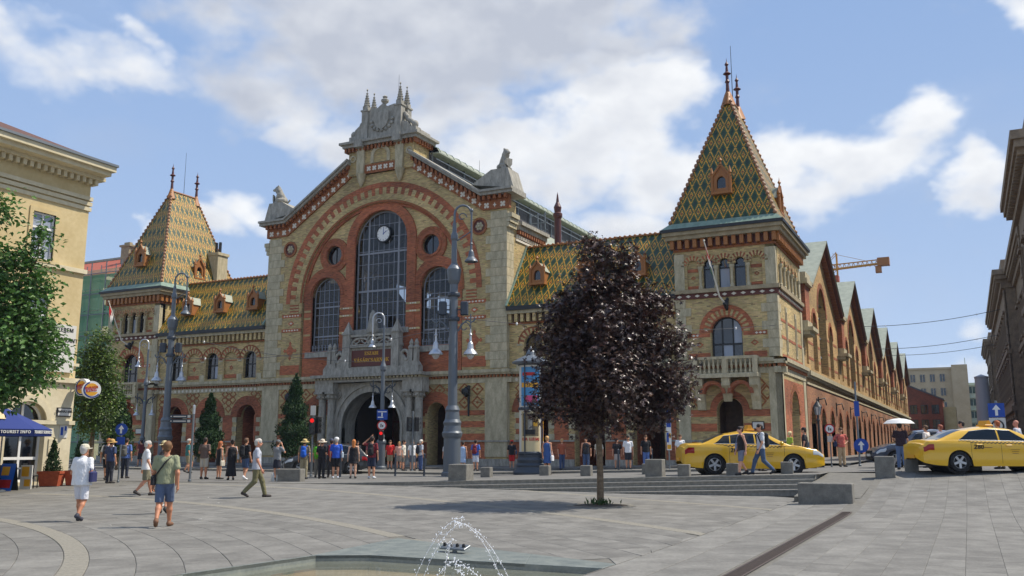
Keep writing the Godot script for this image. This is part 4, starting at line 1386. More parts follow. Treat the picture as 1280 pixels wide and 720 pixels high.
func nave() -> void:
	# long roof behind the gable: side walls with clerestory openings, pitched roof, glazed lantern
	var L := 118.0
	for s in [-1.0, 1.0]:
		var b := B.new()
		b.x = Transform3D(Basis(Vector3(0, 0, -1), Vector3.UP, Vector3.RIGHT), Vector3(s * 8.4, 0, 0))
		var holes := []
		for k in 27:
			holes.append(rect(3.6 + k * 3.6, 14.7, 6.5 + k * 3.6, 16.35))
		b.wall(rect(1.4, 0.3, L, 16.6), holes, -0.2, 0.2, true)
		obj("nave_wall", b, M.yellow, hall)
		b = B.new()
		b.quad(Vector3(s * 9.2, 16.7, -1.4), Vector3(s * 9.2, 16.7, -L), Vector3(s * 3.2, 21.2, -L), Vector3(s * 3.2, 21.2, -1.4))
		b.quad(Vector3(s * 9.2, 16.5, -L), Vector3(s * 9.2, 16.5, -1.4), Vector3(s * 3.2, 21.0, -1.4), Vector3(s * 3.2, 21.0, -L))
		b.bb(Vector3(s * 9.3, 16.45, -6.0), Vector3(s * 8.7, 16.75, -L))
		obj("nave_roof", b, M.zinc, hall)
		# lantern side: steel posts, louvres dark within, railing
		b = B.new()
		for k in 46:
			b.bb(Vector3(s * 3.1, 21.2, -1.9 - k * 2.4), Vector3(s * 3.2, 23.3, -2.02 - k * 2.4))
		b.bb(Vector3(s * 3.5, 22.2, -1.9), Vector3(s * 3.57, 22.27, -L))
		b.bb(Vector3(s * 3.5, 22.65, -1.9), Vector3(s * 3.57, 22.72, -L))
		obj("lantern_rail", b, M.galv, hall)
		b = B.new()
		b.bb(Vector3(s * 3.0, 21.0, -1.9), Vector3(s * 2.9, 23.3, -L))
		obj("lantern_louvre", b, M.slate, hall)
	# curved lantern roof with standing seams
	var b := B.new()
	var arc := []
	for k in 11:
		var a := PI * k / 10
		arc.append(Vector2(cos(a) * 3.8, 23.2 + sin(a) * 0.95))
	for k in 10:
		b.quad(Vector3(arc[k].x, arc[k].y, -1.9), Vector3(arc[k].x, arc[k].y, -L), Vector3(arc[k + 1].x, arc[k + 1].y, -L), Vector3(arc[k + 1].x, arc[k + 1].y, -1.9))
	b.bb(Vector3(-3.8, 23.1, -1.9), Vector3(3.8, 23.2, -L))
	obj("lantern_roof", b, M.zinc, hall)
	b = B.new()
	for j in 110:
		var pts := []
		for k in 11:
			pts.append(Vector3(arc[k].x, arc[k].y + 0.03, -2.1 - j * 1.02))
		b.tube(pts, 0.04, 3, false)
	structure(obj("roof_seams", b, M.copper, hall), "stuff")
	b = B.new()
	b.tube([Vector3(2.2, 23.9, -11), Vector3(2.2, 25.4, -11)], [0.025, 0.012], 4)
	b.tube([Vector3(2.2, 23.3, -28), Vector3(2.2, 25.0, -28)], [0.025, 0.012], 4)
	obj("lightning_rod", b, M.iron, hall)
	# steel lattice and stair tower beside the gable, dark chimney shaft
	b = B.new()
	for k in 3:
		b.beam(Vector3(8.6 + k * 0.6, 15.0, -7.6), Vector3(8.6 + k * 0.6, 19.2, -7.6), 0.07, 0.07)
	for k in 7:
		b.beam(Vector3(8.5, 15.4 + k * 0.6, -7.6), Vector3(10.0, 15.4 + k * 0.6, -7.6), 0.05, 0.05)
		b.beam(Vector3(9.0, 16.2 + k * 0.35, -7.5 - k), Vector3(9.0, 16.2 + k * 0.35, -8.5 - k), 0.05, 0.05)
	obj("steel_ladder", b, M.galv, hall)
	b = B.new()
	b.lathe([Vector2(0.26, 14.0), Vector2(0.26, 18.3), Vector2(0.36, 18.5), Vector2(0.36, 18.7), Vector2(0.24, 18.8), Vector2(0.3, 19.2), Vector2(0.12, 19.6), Vector2(0.06, 20.1), Vector2(0.0, 20.4)], Vector3(11.2, 0, -6.8), 10)
	obj("chimney_shaft", b, M.plum, hall)
	# inner floor and far end wall
	b = B.new()
	b.bb(Vector3(-8.2, 0.3, -L), Vector3(8.2, 0.45, -2.8))
	obj("hall_floor", b, M.interior, hall)
	b = B.new()
	b.bb(Vector3(-8.6, 0.3, -L), Vector3(8.6, 21.5, -L - 0.4))
	obj("end_wall", b, M.yellow, hall)
	b = B.new()
	for k in 8:
		for s in [-1.0, 1.0]:
			b.bb(Vector3(s * 7.4, 0.4, -8.0 - k * 10), Vector3(s * 7.7, 17.0, -8.3 - k * 10))
			b.beam(Vector3(s * 7.6, 16.6, -8.1 - k * 10), Vector3(0, 20.6, -8.1 - k * 10), 0.2, 0.3)
			b.beam(Vector3(s * 7.6, 14.8, -8.1 - k * 10), Vector3(s * 3.0, 18.6, -8.1 - k * 10), 0.12, 0.12)
		b.beam(Vector3(-7.6, 16.6, -8.1 - k * 10), Vector3(7.6, 16.6, -8.1 - k * 10), 0.1, 0.14)
	obj("roof_truss", b, M.frame, hall)

func roof_quad(b: B, p: Vector3, q: Vector3, r: Vector3, s: Vector3) -> void:      # p-q eave, s-r ridge; tiles measured in metres
	var e := (q - p).normalized()
	var up := (s - p) - e * (s - p).dot(e)
	var u := up.normalized()
	var uv := func(w: Vector3) -> Vector2: return Vector2((w - p).dot(e), -(w - p).dot(u))
	b.quv(p, q, r, s, uv.call(p), uv.call(q), uv.call(r), uv.call(s))

func dormer(at: Vector3, w: float, h: float, xf: Transform3D) -> void:
	# small gabled lucarne in glazed terracotta, front at local z = 0, running back into the roof
	var b := bx(xf * Transform3D(Basis.IDENTITY, at))
	b.wall(PackedVector2Array([Vector2(-w, 0), Vector2(w, 0), Vector2(w, h * 0.62), Vector2(0, h * 1.05), Vector2(-w, h * 0.62)]), [arch(0, w * 0.5, h * 0.16, h * 0.42, w * 0.62, 10)], -1.5, 0.0)
	for s in [-1.0, 1.0]:
		b.lathe([Vector2(0.1, 0), Vector2(0.09, h * 0.7), Vector2(0.13, h * 0.74), Vector2(0.02, h * 1.0), Vector2(0, h * 1.02)], Vector3(s * w, 0, 0.02), 6)
		b.beam(Vector3(s * w * 1.12, h * 0.58, 0.04), Vector3(0, h * 1.1, 0.04), 0.12, 0.12)
	b.bb(Vector3(-w * 1.15, -0.12, -0.4), Vector3(w * 1.15, 0.03, 0.14))
	b.lathe([Vector2(0.08, h * 1.05), Vector2(0.05, h * 1.2), Vector2(0.12, h * 1.26), Vector2(0.03, h * 1.36), Vector2(0.0, h * 1.5)], Vector3.ZERO, 6)
	var o := obj("dormer", b, M.terracotta, hall)
	b = bx(xf * Transform3D(Basis.IDENTITY, at))
	for s in [-1.0, 1.0]:
		b.quad(Vector3(s * w * 1.16, h * 0.56, -0.05), Vector3(s * w * 1.16, h * 0.56, -1.7), Vector3(0, h * 1.07, -1.7), Vector3(0, h * 1.07, -0.05))
	obj("dormer_roof", b, M.zinc, o)
	b = bx(xf * Transform3D(Basis.IDENTITY, at))
	b.poly(arch(0, w * 0.5, h * 0.16, h * 0.42, w * 0.62, 10), -0.16)
	obj("pane", b, M.glass, o)

func wing(s: float) -> void:
	var x0 := 10.4; var x1 := 22.0
	var z := -0.35
	var holes := []
	for c in [12.25, 16.1, 19.95]:
		holes.append(arch(s * c, 1.0, 0.0, 3.85, 1.0, 18))
	var ups := [12.2, 14.2, 16.15, 18.15, 20.1]
	for i in 5:
		holes.append(arch(s * ups[i], 0.66, 6.85, 8.3, 0.66, 14))
	var b := B.new()
	var o := PackedVector2Array([Vector2(s * x0, 0), Vector2(s * x1, 0), Vector2(s * x1, 10.5), Vector2(s * x0, 10.5)])
	b.wall(o, holes, z - 0.7, z)
	obj("wing_wall", b, M.yellow, hall)
	# arcade: red rings, striped jambs, deep dark openings
	for c in [12.25, 16.1, 19.95]:
		voussoirs(hall, s * c, 3.85, 1.02, 1.62, 24, z - 0.1, z + 0.05, M.red, M.red, FRONT, 0, PI, true)
		voussoirs(hall, s * c, 3.85, 0.94, 1.1, 24, z - 0.4, z + 0.08, M.red, M.red, FRONT, 0, PI, true)
		b = B.new()
		b.bb(Vector3(s * c - 1.0, 0, z - 0.7), Vector3(s * c - 1.06, 4.9, z - 5.6)); b.bb(Vector3(s * c + 1.0, 0, z - 0.7), Vector3(s * c + 1.06, 4.9, z - 5.6))
		b.bb(Vector3(s * c - 1.06, 4.9, z - 0.7), Vector3(s * c + 1.06, 5.0, z - 5.6))
		obj("arcade_passage", b, M.red, hall)
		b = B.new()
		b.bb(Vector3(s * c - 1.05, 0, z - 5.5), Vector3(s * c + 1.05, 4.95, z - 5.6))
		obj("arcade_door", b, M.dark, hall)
		for q in [-1.0, 1.0]:
			b = B.new()
			for y in [2.05, 2.75, 3.45]:
				b.bb(Vector3(s * c + q * 1.0, y, z - 0.1), Vector3(s * c + q * 1.42, y + 0.36, z + 0.035))
			obj("jamb_stone", b, M.stone, hall)
	for c in [11.2, 14.15, 18.0, 21.4]:
		b = B.new()
		var hw := 0.5 if c > 12 and c < 20 else 0.28
		b.bb(Vector3(s * (c - hw), 1.95, z - 0.1), Vector3(s * (c + hw), 4.0, z + 0.02))
		obj("pier_brick", b, M.red, hall)
		b = B.new()
		for k in 3:
			var yy := 4.5 + k * 0.45
			for q in [-0.42, 0.0, 0.42]:
				if absf(q) > 0.1 and k == 0:
					continue
				var cx: float = s * (c + q)
				if absf(cx) < 10.95 or absf(cx) > 21.6:
					continue
				b.wall(lozenge(cx, yy + (0.22 if absf(q) > 0.1 else 0.0), 0.34, 0.34), [lozenge(cx, yy + (0.22 if absf(q) > 0.1 else 0.0), 0.24, 0.24)], z - 0.05, z + 0.02 + 0.004 * k + (0.002 if q > 0.1 else 0.0))
		obj("lozenge_brickwork", b, M.rust, hall)
	b = B.new()
	for sg in [[10.4, 11.2], [13.3, 15.05], [17.15, 18.9], [21.0, 22.0]]:
		b.bb(Vector3(s * sg[0], 0.8, z - 0.1), Vector3(s * sg[1], 1.92, z + 0.04))
	obj("plinth", b, M.red, hall)
	b = B.new()
	for sg in [[10.62, 11.2], [13.3, 15.05], [17.15, 18.9], [21.0, 21.9]]:
		b.bb(Vector3(s * sg[0], 0.0, z - 0.1), Vector3(s * sg[1], 0.82, z + 0.16)); b.bb(Vector3(s * sg[0], 1.92, z - 0.1), Vector3(s * sg[1], 2.02, z + 0.12))
	obj("plinth", b, M.greystone, hall)
	string_course(FRONT, minf(s * 10.7, s * 21.9), maxf(s * 10.7, s * 21.9), 6.25, z)
	b = B.new()
	for k in 26:
		var cx := lerpf(10.8, 21.8, (k + 0.5) / 26.0)
		b.prism(circle(s * cx, 5.97, 0.11, 8), z - 0.1, z + 0.1)
	structure(obj("frieze_studs", b, M.white, hall), "stuff")
	# upper arcade
	for i in 5:
		voussoirs(hall, s * ups[i], 8.3, 0.68, 1.02, 19, z - 0.1, z + 0.03, M.yellow, M.red, FRONT, 0, PI, true)
		voussoirs(hall, s * ups[i], 8.3, 1.02, 1.12, 19, z - 0.1, z + 0.05, M.rust, M.rust, FRONT, 0, PI, true)
		if i % 2 == 0:
			window(hall, arch(s * ups[i], 0.66, 6.85, 8.3, 0.66, 14), z - 0.3, [s * ups[i]], [7.95], 0.08, FRONT, M.darkframe, null, 0.0, {1: M.curtain} if i == 2 else {})
		else:
			b = B.new()
			b.poly(arch(s * ups[i], 0.66, 6.85, 8.3, 0.66, 14), z - 0.14)
			obj("blind_panel", b, M.yellow, hall)
			b = B.new()
			b.bb(Vector3(s * ups[i] - 0.66, 6.9, z - 0.2), Vector3(s * ups[i] + 0.66, 7.2, z - 0.1))
			b.bb(Vector3(s * ups[i] - 0.66, 8.26, z - 0.2), Vector3(s * ups[i] + 0.66, 8.34, z - 0.11))
			b.wall(lozenge(s * ups[i], 7.72, 0.16, 0.2), [lozenge(s * ups[i], 7.72, 0.08, 0.11)], z - 0.2, z - 0.1)
			obj("brick_stripe", b, M.red, hall)
	for i in 6:
		var cx := [11.2, 13.2, 15.18, 17.15, 19.12, 21.1][i] as float
		b = B.new()
		b.cham(Vector3(s * cx - 0.24, 6.7, z - 0.1), Vector3(s * cx + 0.24, 7.2, z + 0.05), 0.02)
		b.bb(Vector3(s * cx - 0.2, 8.18, z - 0.1), Vector3(s * cx + 0.2, 8.32, z + 0.04))
		obj("impost_stone", b, M.stone, hall)
	# bracketed eaves
	b = B.new()
	b.bb(Vector3(s * x0, 9.62, z - 0.2), Vector3(s * x1, 9.74, z + 0.1))
	obj("brick_stripe", b, M.rust, hall)
	b = B.new()
	dentils(b, minf(s * x0, s * x1), maxf(s * x0, s * x1), 9.76, 10.3, z - 0.1, z + 0.34, 0.44, 0.5)
	structure(obj("eaves_brackets", b, M.yellow, hall), "stuff")
	b = B.new()
	b.bb(Vector3(s * x0, 9.76, z - 0.1), Vector3(s * x1, 10.3, z + 0.04))
	obj("frieze", b, M.maroon, hall)
	b = B.new()
	b.bb(Vector3(s * (x0 + 0.05), 10.3, z - 0.5), Vector3(s * x1, 10.52, z + 0.42))
	obj("cornice", b, M.stone, hall)
	b = B.new()
	b.bb(Vector3(s * (x0 + 0.06), 10.52, z - 0.2), Vector3(s * x1, 10.78, z + 0.6))
	obj("gutter", b, M.darkframe, hall)
	# tiled roof
	b = B.new()
	var ez := 0.2; var rz := -2.95
	var pa := Vector3(minf(s * x0, s * x1), 10.72, ez); var pb := Vector3(maxf(s * x0, s * x1), 10.72, ez)
	roof_quad(b, pa, pb, Vector3(pb.x, 15.4, rz), Vector3(pa.x, 15.4, rz))
	roof_quad(b, Vector3(pb.x, 10.72, -6.2), Vector3(pa.x, 10.72, -6.2), Vector3(pa.x, 15.4, rz), Vector3(pb.x, 15.4, rz))
	obj("wing_roof", b, M.tile, hall)
	b = B.new()
	for k in 34:
		b.ball(Vector3(lerpf(pa.x, pb.x, k / 33.0), 15.46, rz), Vector3(0.12, 0.09, 0.1), 6, 4)
	b.beam(Vector3(pa.x, 15.4, rz), Vector3(pb.x, 15.4, rz), 0.2, 0.1)
	structure(obj("ridge_tiles", b, M.terracotta, hall), "stuff")
	b = B.new()      # flashing against the gable block
	b.beam(Vector3(s * 10.5, 10.8, 0.3), Vector3(s * 10.5, 15.5, rz), 0.12, 0.1)
	obj("flashing", b, M.copper, hall)
	for c in [12.4, 15.9, 19.4]:
		dormer(Vector3(s * c, 12.35, -0.55), 0.5, 1.35, FRONT)
	# solid core so that no daylight shows through
	b = B.new()
	b.bb(Vector3(s * x0, 5.2, -3.2), Vector3(s * x1, 10.6, -3.0))
	b.bb(Vector3(s * x0, 5.0, z - 0.7), Vector3(s * x1, 5.15, -3.2))
	obj("wing_core", b, M.interior, hall)

func tower(s: float) -> void:
	var c := s * 25.0
	var D := 8.6
	# front wall
	var tri := [c - 0.93, c, c + 0.93]
	var bl := [c - 1.9, c + 1.9]
	var holes := [arch(c, 0.75, 0.0, 3.7, 0.72, 14), arch(c, 0.92, 5.9, 8.3, 0.92, 16)]
	for x in tri + bl:
		holes.append(arch(x, 0.34, 10.96, 12.35, 0.42, 12))
	var b := B.new()
	b.wall(rect(c - 3, 0, c + 3, 13.4), holes, -0.6, 0.0)
	var tw := obj("tower", b, M.yellow, hall)
	# walls facing +x and -x, and the back
	var side_holes := []
	var arcade := []
	for k in 5:
		arcade.append(1.75 + k * 1.28)
	for u in arcade:
		side_holes.append(arch(u, 0.36, 10.96, 12.35, 0.45, 12))
	if s > 0:
		side_holes.append(arch(4.3, 1.35, 0.0, 3.6, 1.35, 18))
		for u in [2.6, 5.9]:
			side_holes.append(rect(u - 0.13, 7.2, u + 0.13, 9.6))
	b = bx(side_x(c + 3.0))
	b.wall(rect(0.0, 0.0, D, 13.4), side_holes, -0.55, 0.0)
	obj("side_wall", b, M.yellow, tw)
	b = B.new()
	b.bb(Vector3(c - 3.0, 0, -0.6), Vector3(c - 2.5, 13.4, -D))
	b.bb(Vector3(c - 2.5, 0, -D), Vector3(c + 2.4, 13.4, -D + 0.5))
	b.bb(Vector3(c - 2.5, 13.2, -0.6), Vector3(c + 2.4, 13.4, -D + 0.5))
	b.bb(Vector3(c - 2.5, 5.2, -0.6), Vector3(c + 2.4, 5.4, -D + 0.5))
	b.bb(Vector3(c - 2.5, 10.3, -0.6), Vector3(c + 2.4, 10.5, -D + 0.5))
	b.bb(Vector3(c - 2.5, 0.2, -2.2), Vector3(c + 2.4, 5.2, -2.4))
	obj("back_wall", b, M.interior, tw)
	# windows
	window(tw, arch(c, 0.92, 5.9, 8.3, 0.92, 16), -0.3, [c - 0.32, c + 0.32], [7.6], 0.09, FRONT, M.darkframe, null, 0.0, {1: M.curtain, 5: M.curtain} if s > 0 else {})
	var q := 0
	for x in tri:
		window(tw, arch(x, 0.34, 10.96, 12.35, 0.42, 12), -0.25, [], [12.2], 0.06, FRONT, M.darkframe, null, 0.0, {0: M.curtain} if q == 1 else {})
		q += 1
	for x in bl:
		b = B.new()
		b.poly(arch(x, 0.34, 10.96, 12.35, 0.42, 12), -0.12)
		obj("blind_panel", b, M.yellow, tw)
		b = B.new()
		b.bb(Vector3(x - 0.34, 11.0, -0.2), Vector3(x + 0.34, 11.2, -0.09)); b.bb(Vector3(x - 0.34, 12.05, -0.2), Vector3(x + 0.34, 12.25, -0.09))
		b.wall(lozenge(x, 11.7, 0.16, 0.12), [lozenge(x, 11.7, 0.08, 0.06)], -0.2, -0.09)
		obj("brick_stripe", b, M.red, tw)
	for x in [c - 1.42, c - 0.47, c + 0.47, c + 1.42]:
		b = B.new()
		b.lathe([Vector2(0.13, 10.97), Vector2(0.13, 11.1), Vector2(0.085, 11.18), Vector2(0.08, 12.05), Vector2(0.15, 12.2), Vector2(0.16, 12.32)], Vector3(x, 0, 0.06), 10)
		obj("colonnette", b, M.stone, tw)
	for x in tri + bl:
		voussoirs(tw, x, 12.35, 0.42, 0.72, 17, -0.1, 0.03, M.yellow, M.red, FRONT, 0.1, PI - 0.1, true)
	for u in arcade:
		var g := bx(side_x(c + 3.0))
		g.poly(arch(u, 0.36, 10.96, 12.35, 0.45, 12), -0.3)
		obj("pane", g, M.glass, tw)
		voussoirs(tw, u, 12.4, 0.42, 0.66, 13, -0.1, 0.03, M.yellow, M.red, side_x(c + 3.0), 0.1, PI - 0.1, true)
	for k in 6:
		b = bx(side_x(c + 3.0))
		b.lathe([Vector2(0.13, 10.97), Vector2(0.13, 11.1), Vector2(0.085, 11.18), Vector2(0.08, 12.05), Vector2(0.15, 12.2), Vector2(0.16, 12.32)], Vector3(1.11 + k * 1.28, 0, 0.06), 8)
		obj("colonnette", b, M.stone, tw)
	# great window ring
	voussoirs(tw, c, 8.3, 0.98, 1.38, 26, -0.1, 0.03, M.yellow, M.red, FRONT, 0, PI, true)
	voussoirs(tw, c, 8.3, 1.38, 1.62, 20, -0.1, 0.05, M.red, M.red, FRONT, 0, PI, true)
	voussoirs(tw, c, 8.3, 0.9, 1.0, 26, -0.3, 0.06, M.red, M.rust, FRONT, 0, PI, true)
	b = B.new()
	for q2 in [-1.0, 1.0]:
		b.bb(Vector3(c + q2 * 0.98, 8.05, -0.1), Vector3(c + q2 * 2.35, 8.28, 0.02))
		b.bb(Vector3(c + q2 * 1.0, 6.75, -0.1), Vector3(c + q2 * 2.3, 7.1, 0.02))
		b.wall(lozenge(c + q2 * 1.62, 7.6, 0.24, 0.18), [lozenge(c + q2 * 1.62, 7.6, 0.13, 0.09)], -0.1, 0.02)
	obj("brick_stripe", b, M.red, tw)
	b = B.new()
	for q2 in [-1.0, 1.0]:
		for k in 3:
			b.prism(lozenge(c + q2 * (1.75 + k * 0.22), 8.16, 0.1, 0.07), 0.0, 0.032)
	structure(obj("glazed_ornament", b, M.white, tw), "stuff")
	# quoins and piers
	for e in [-1.0, 1.0]:
		quoins(tw, c + e * 3.03, e, 6.75, 10.4, 0.62, 0.95, -0.3, 0.04)
		b = B.new()
		b.bb(Vector3(c + e * 2.32, 0.95, -0.3), Vector3(c + e * 3.04, 5.8, 0.05))
		obj("corner_pier", b, M.stone, tw)
		b = B.new()
		b.bb(Vector3(c + e * 2.42, 10.96, -0.3), Vector3(c + e * 3.035, 13.2, 0.03))
		obj("corner_pier", b, M.stone, tw)
	if s > 0:
		quoins(tw, 0.03 - 0.06, -1.0, 6.75, 10.4, 0.6, 0.95, -0.3, 0.035, side_x(c + 3.0))
		b = bx(side_x(c + 3.0))
		b.bb(Vector3(-0.05, 0.95, -0.3), Vector3(0.65, 5.8, 0.04))
		obj("corner_pier", b, M.stone, tw)
		for q3 in [[7.75, 0.95, 5.8], [7.95, 6.75, 10.38], [7.95, 10.97, 13.2]]:
			b = bx(side_x(c + 3.0))
			b.bb(Vector3(q3[0], q3[1], -0.3), Vector3(D + 0.02, q3[2], 0.04))
			obj("corner_pier", b, M.stone, tw)
		# side: red stripes, slits, doorway
		b = bx(side_x(c + 3.0))
		for y in [6.8, 7.9, 8.9]:
			b.bb(Vector3(0.9, y, -0.1), Vector3(7.9, y + 0.16, 0.02))
		obj("brick_stripe", b, M.red, tw)
		b = bx(side_x(c + 3.0))
		for u in [2.6, 5.9]:
			b.wall(rect(u - 0.24, 7.05, u + 0.24, 9.9), [rect(u - 0.13, 7.2, u + 0.13, 9.6)], -0.1, 0.05)
		obj("slit_surround", b, M.stone, tw)
		b = bx(side_x(c + 3.0))
		for u in [2.6, 5.9]:
			b.poly(rect(u - 0.13, 7.2, u + 0.13, 9.6), -0.4)
		obj("pane", b, M.glass, tw)
		b = bx(side_x(c + 3.0))
		b.bb(Vector3(0.7, 1.95, -0.1), Vector3(2.85, 5.5, 0.02)); b.bb(Vector3(5.75, 1.95, -0.1), Vector3(7.7, 5.5, 0.02)); b.bb(Vector3(2.85, 5.0, -0.1), Vector3(5.75, 5.5, 0.02))
		obj("side_brickwork", b, M.red, tw)
		voussoirs(tw, 4.3, 3.6, 1.37, 1.8, 22, -0.1, 0.05, M.rust, M.red, side_x(c + 3.0), 0, PI, true)
		b = bx(side_x(c + 3.0))
		b.bb(Vector3(0.0, 0, -0.1), Vector3(2.9, 0.9, 0.14)); b.bb(Vector3(5.7, 0, -0.1), Vector3(D, 0.9, 0.14))
		obj("plinth", b, M.greystone, tw)
		b = bx(side_x(c + 3.0))
		b.bb(Vector3(2.9, 0, -1.4), Vector3(5.7, 5.0, -1.5))
		obj("doorway_back", b, M.maroon, tw)
	string_course(side_x(c + 3.0), -0.34, D, 6.25, 0.0, tw)
	string_course(FRONT, c - 3.34, c + 3.34, 6.25, 0.0, tw)
	# upper string with white lozenges
	b = B.new()
	b.bb(Vector3(c - 3.22, 10.72, -0.3), Vector3(c + 3.22, 10.95, 0.24))
	b.bb(Vector3(c + 2.8, 10.72, 0.0), Vector3(c + 3.22, 10.95, -D))
	b.bb(Vector3(c - 3.22, 10.72, -0.3), Vector3(c - 2.8, 10.95, -D))
	obj("upper_string", b, M.soffit, tw)
	b = B.new()
	b.bb(Vector3(c - 3.1, 10.4, -0.3), Vector3(c + 3.1, 10.72, 0.08))
	b.bb(Vector3(c + 2.8, 10.4, -0.31), Vector3(c + 3.08, 10.72, -D))
	obj("upper_frieze", b, M.maroon, tw)
	b = B.new()
	for k in 11:
		b.prism(lozenge(c - 2.75 + k * 0.55, 10.56, 0.16, 0.09), 0.0, 0.11)
	b.x = side_x(c + 3.0)
	for k in 18:
		b.prism(lozenge(0.3 + k * 0.47, 10.56, 0.15, 0.09), 0.0, 0.11)
	structure(obj("glazed_ornament", b, M.white, tw), "stuff")
	# main cornice with brackets
	b = B.new()
	b.bb(Vector3(c - 3.06, 13.36, -D - 0.06), Vector3(c + 3.06, 13.5, 0.06))
	obj("brick_stripe", b, M.rust, tw)
	b = B.new()
	b.bb(Vector3(c - 3.02, 13.5, -D), Vector3(c + 3.02, 14.05, 0.03))
	obj("frieze", b, M.maroon, tw)
	b = B.new()
	dentils(b, c - 3.3, c + 3.3, 13.52, 14.04, -0.1, 0.34, 0.46, 0.5)
	b.x = side_x(c + 3.0)
	dentils(b, -0.3, D, 13.52, 14.04, -0.1, 0.33, 0.46, 0.5)
	structure(obj("cornice_brackets", b, M.terracotta, tw), "stuff")
	b = B.new()
	b.bb(Vector3(c - 3.45, 14.05, -D - 0.45), Vector3(c + 3.45, 14.3, 0.45))
	b.bb(Vector3(c - 3.6, 14.3, -D - 0.6), Vector3(c + 3.6, 14.52, 0.6))
	obj("cornice", b, M.soffit, tw)
	b = B.new()
	b.bb(Vector3(c - 3.7, 14.52, -D - 0.7), Vector3(c + 3.7, 14.7, 0.7))
	obj("gutter", b, M.darkframe, tw)
	# copper skirt, tiled roof with ridge running back
	var e0 := [Vector3(c - 3.66, 14.7, 0.66), Vector3(c + 3.66, 14.7, 0.66), Vector3(c + 3.66, 14.7, -D - 0.66), Vector3(c - 3.66, 14.7, -D - 0.66)]
	var e1 := [Vector3(c - 3.2, 15.12, 0.2), Vector3(c + 3.2, 15.12, 0.2), Vector3(c + 3.2, 15.12, -D - 0.2), Vector3(c - 3.2, 15.12, -D - 0.2)]
	b = B.new()
	for k in 4:
		b.quad(e0[k], e0[(k + 1) % 4], e1[(k + 1) % 4], e1[k])
	obj("roof_skirt", b, M.copper, tw)
	var ra := Vector3(c, 24.2, -3.1); var rb := Vector3(c, 24.2, -D + 2.6)
	var tb := B.new()
	roof_quad(tb, e1[0], e1[1], ra, ra)
	roof_quad(tb, e1[1], e1[2], rb, ra)
	roof_quad(tb, e1[2], e1[3], rb, rb)
	roof_quad(tb, e1[3], e1[0], ra, rb)
	obj("tower_roof", tb, M.tile, tw)
	b = B.new()
	for h in [[e1[0], ra], [e1[1], ra], [e1[2], rb], [e1[3], rb]]:
		for k in 28:
			b.ball(h[0].lerp(h[1], (k + 0.3) / 28.0), Vector3(0.13, 0.15, 0.13), 6, 4)
		b.tube([h[0], h[1]], 0.045, 5)
	b.tube([ra, rb], 0.1, 5)
	structure(obj("hip_crockets", b, M.crocket, tw), "stuff")
	for r in [ra, rb]:
		b = B.new()
		b.lathe([Vector2(0.5, -0.75), Vector2(0.22, 0.05), Vector2(0.13, 0.25)], r, 4)
		var fin := obj("finial", b, M.terracotta, tw)
		b = B.new()
		b.lathe([Vector2(0.13, 0.2), Vector2(0.1, 0.8), Vector2(0.17, 0.9), Vector2(0.1, 1.05), Vector2(0.1, 1.35), Vector2(0.27, 1.45), Vector2(0.1, 1.6), Vector2(0.07, 2.0), Vector2(0.14, 2.1), Vector2(0.03, 2.3), Vector2(0.0, 2.6)], r, 8)
		obj("spike", b, M.plum, fin)
	b = B.new()
	b.tube([Vector3(c, 24.2, -4.5), Vector3(c, 28.2, -4.5)], [0.03, 0.015], 4)
	obj("lightning_rod", b, M.iron, tw)
	dormer(Vector3(c, 16.9, -0.2), 0.55, 1.6, FRONT)
	dormer(Vector3(4.3, 16.2, 2.75), 0.55, 1.6, side_x(c))
	# balcony on three corbels over the door
	b = B.new()
	b.cham(Vector3(c - 1.9, 5.55, -0.1), Vector3(c + 1.9, 5.8, 0.95), 0.04)
	b.bb(Vector3(c - 1.85, 6.62, 0.68), Vector3(c + 1.85, 6.78, 0.92))
	for e in [-1.0, 1.0]:
		b.bb(Vector3(c + e * 1.85, 6.62, 0.0), Vector3(c + e * 1.62, 6.78, 0.68))
		b.bb(Vector3(c + e * 1.86, 5.8, 0.66), Vector3(c + e * 1.6, 6.62, 0.93))
	b.bb(Vector3(c - 0.12, 5.8, 0.68), Vector3(c + 0.12, 6.62, 0.92))
	var bal := obj("balcony", b, M.stone_b, tw)
	for k in 12:
		var x := c - 1.45 + k * 0.2636
		if absf(x - c) < 0.13:
			continue
		b = B.new()
		b.lathe([Vector2(0.07, 5.8), Vector2(0.09, 5.9), Vector2(0.045, 6.0), Vector2(0.085, 6.25), Vector2(0.045, 6.45), Vector2(0.075, 6.62)], Vector3(x, 0, 0.8), 7)
		obj("baluster", b, M.stone_b, tw)
	for x in [c - 1.6, c, c + 1.6]:
		b = B.new()
		b.x = Transform3D(Basis(Vector3(0, 0, 1), Vector3.UP, Vector3.LEFT), Vector3(x, 0, 0))
		b.prism(PackedVector2Array([Vector2(0.0, 5.55), Vector2(0.85, 5.55), Vector2(0.85, 5.1), Vector2(0.6, 4.9), Vector2(0.5, 4.5), Vector2(0.28, 4.2), Vector2(0.2, 3.75 if x != c else 4.6), Vector2(0.0, 3.7 if x != c else 4.5)]), -0.24, 0.24)
		obj("corbel", b, M.stone_b, tw)
	b = B.new()
	for e in [-0.8, 0.8]:
		voussoir_barrel(b, c + e, 5.0, 0.55)
	obj("balcony_vault", b, M.red, tw)
	# door, lower brickwork
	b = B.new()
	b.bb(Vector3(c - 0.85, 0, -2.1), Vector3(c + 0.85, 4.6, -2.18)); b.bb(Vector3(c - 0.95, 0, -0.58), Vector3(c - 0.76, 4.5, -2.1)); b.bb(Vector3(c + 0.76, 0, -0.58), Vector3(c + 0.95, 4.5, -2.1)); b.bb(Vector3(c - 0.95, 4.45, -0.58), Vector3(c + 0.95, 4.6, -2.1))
	obj("door", b, M.dark, tw)
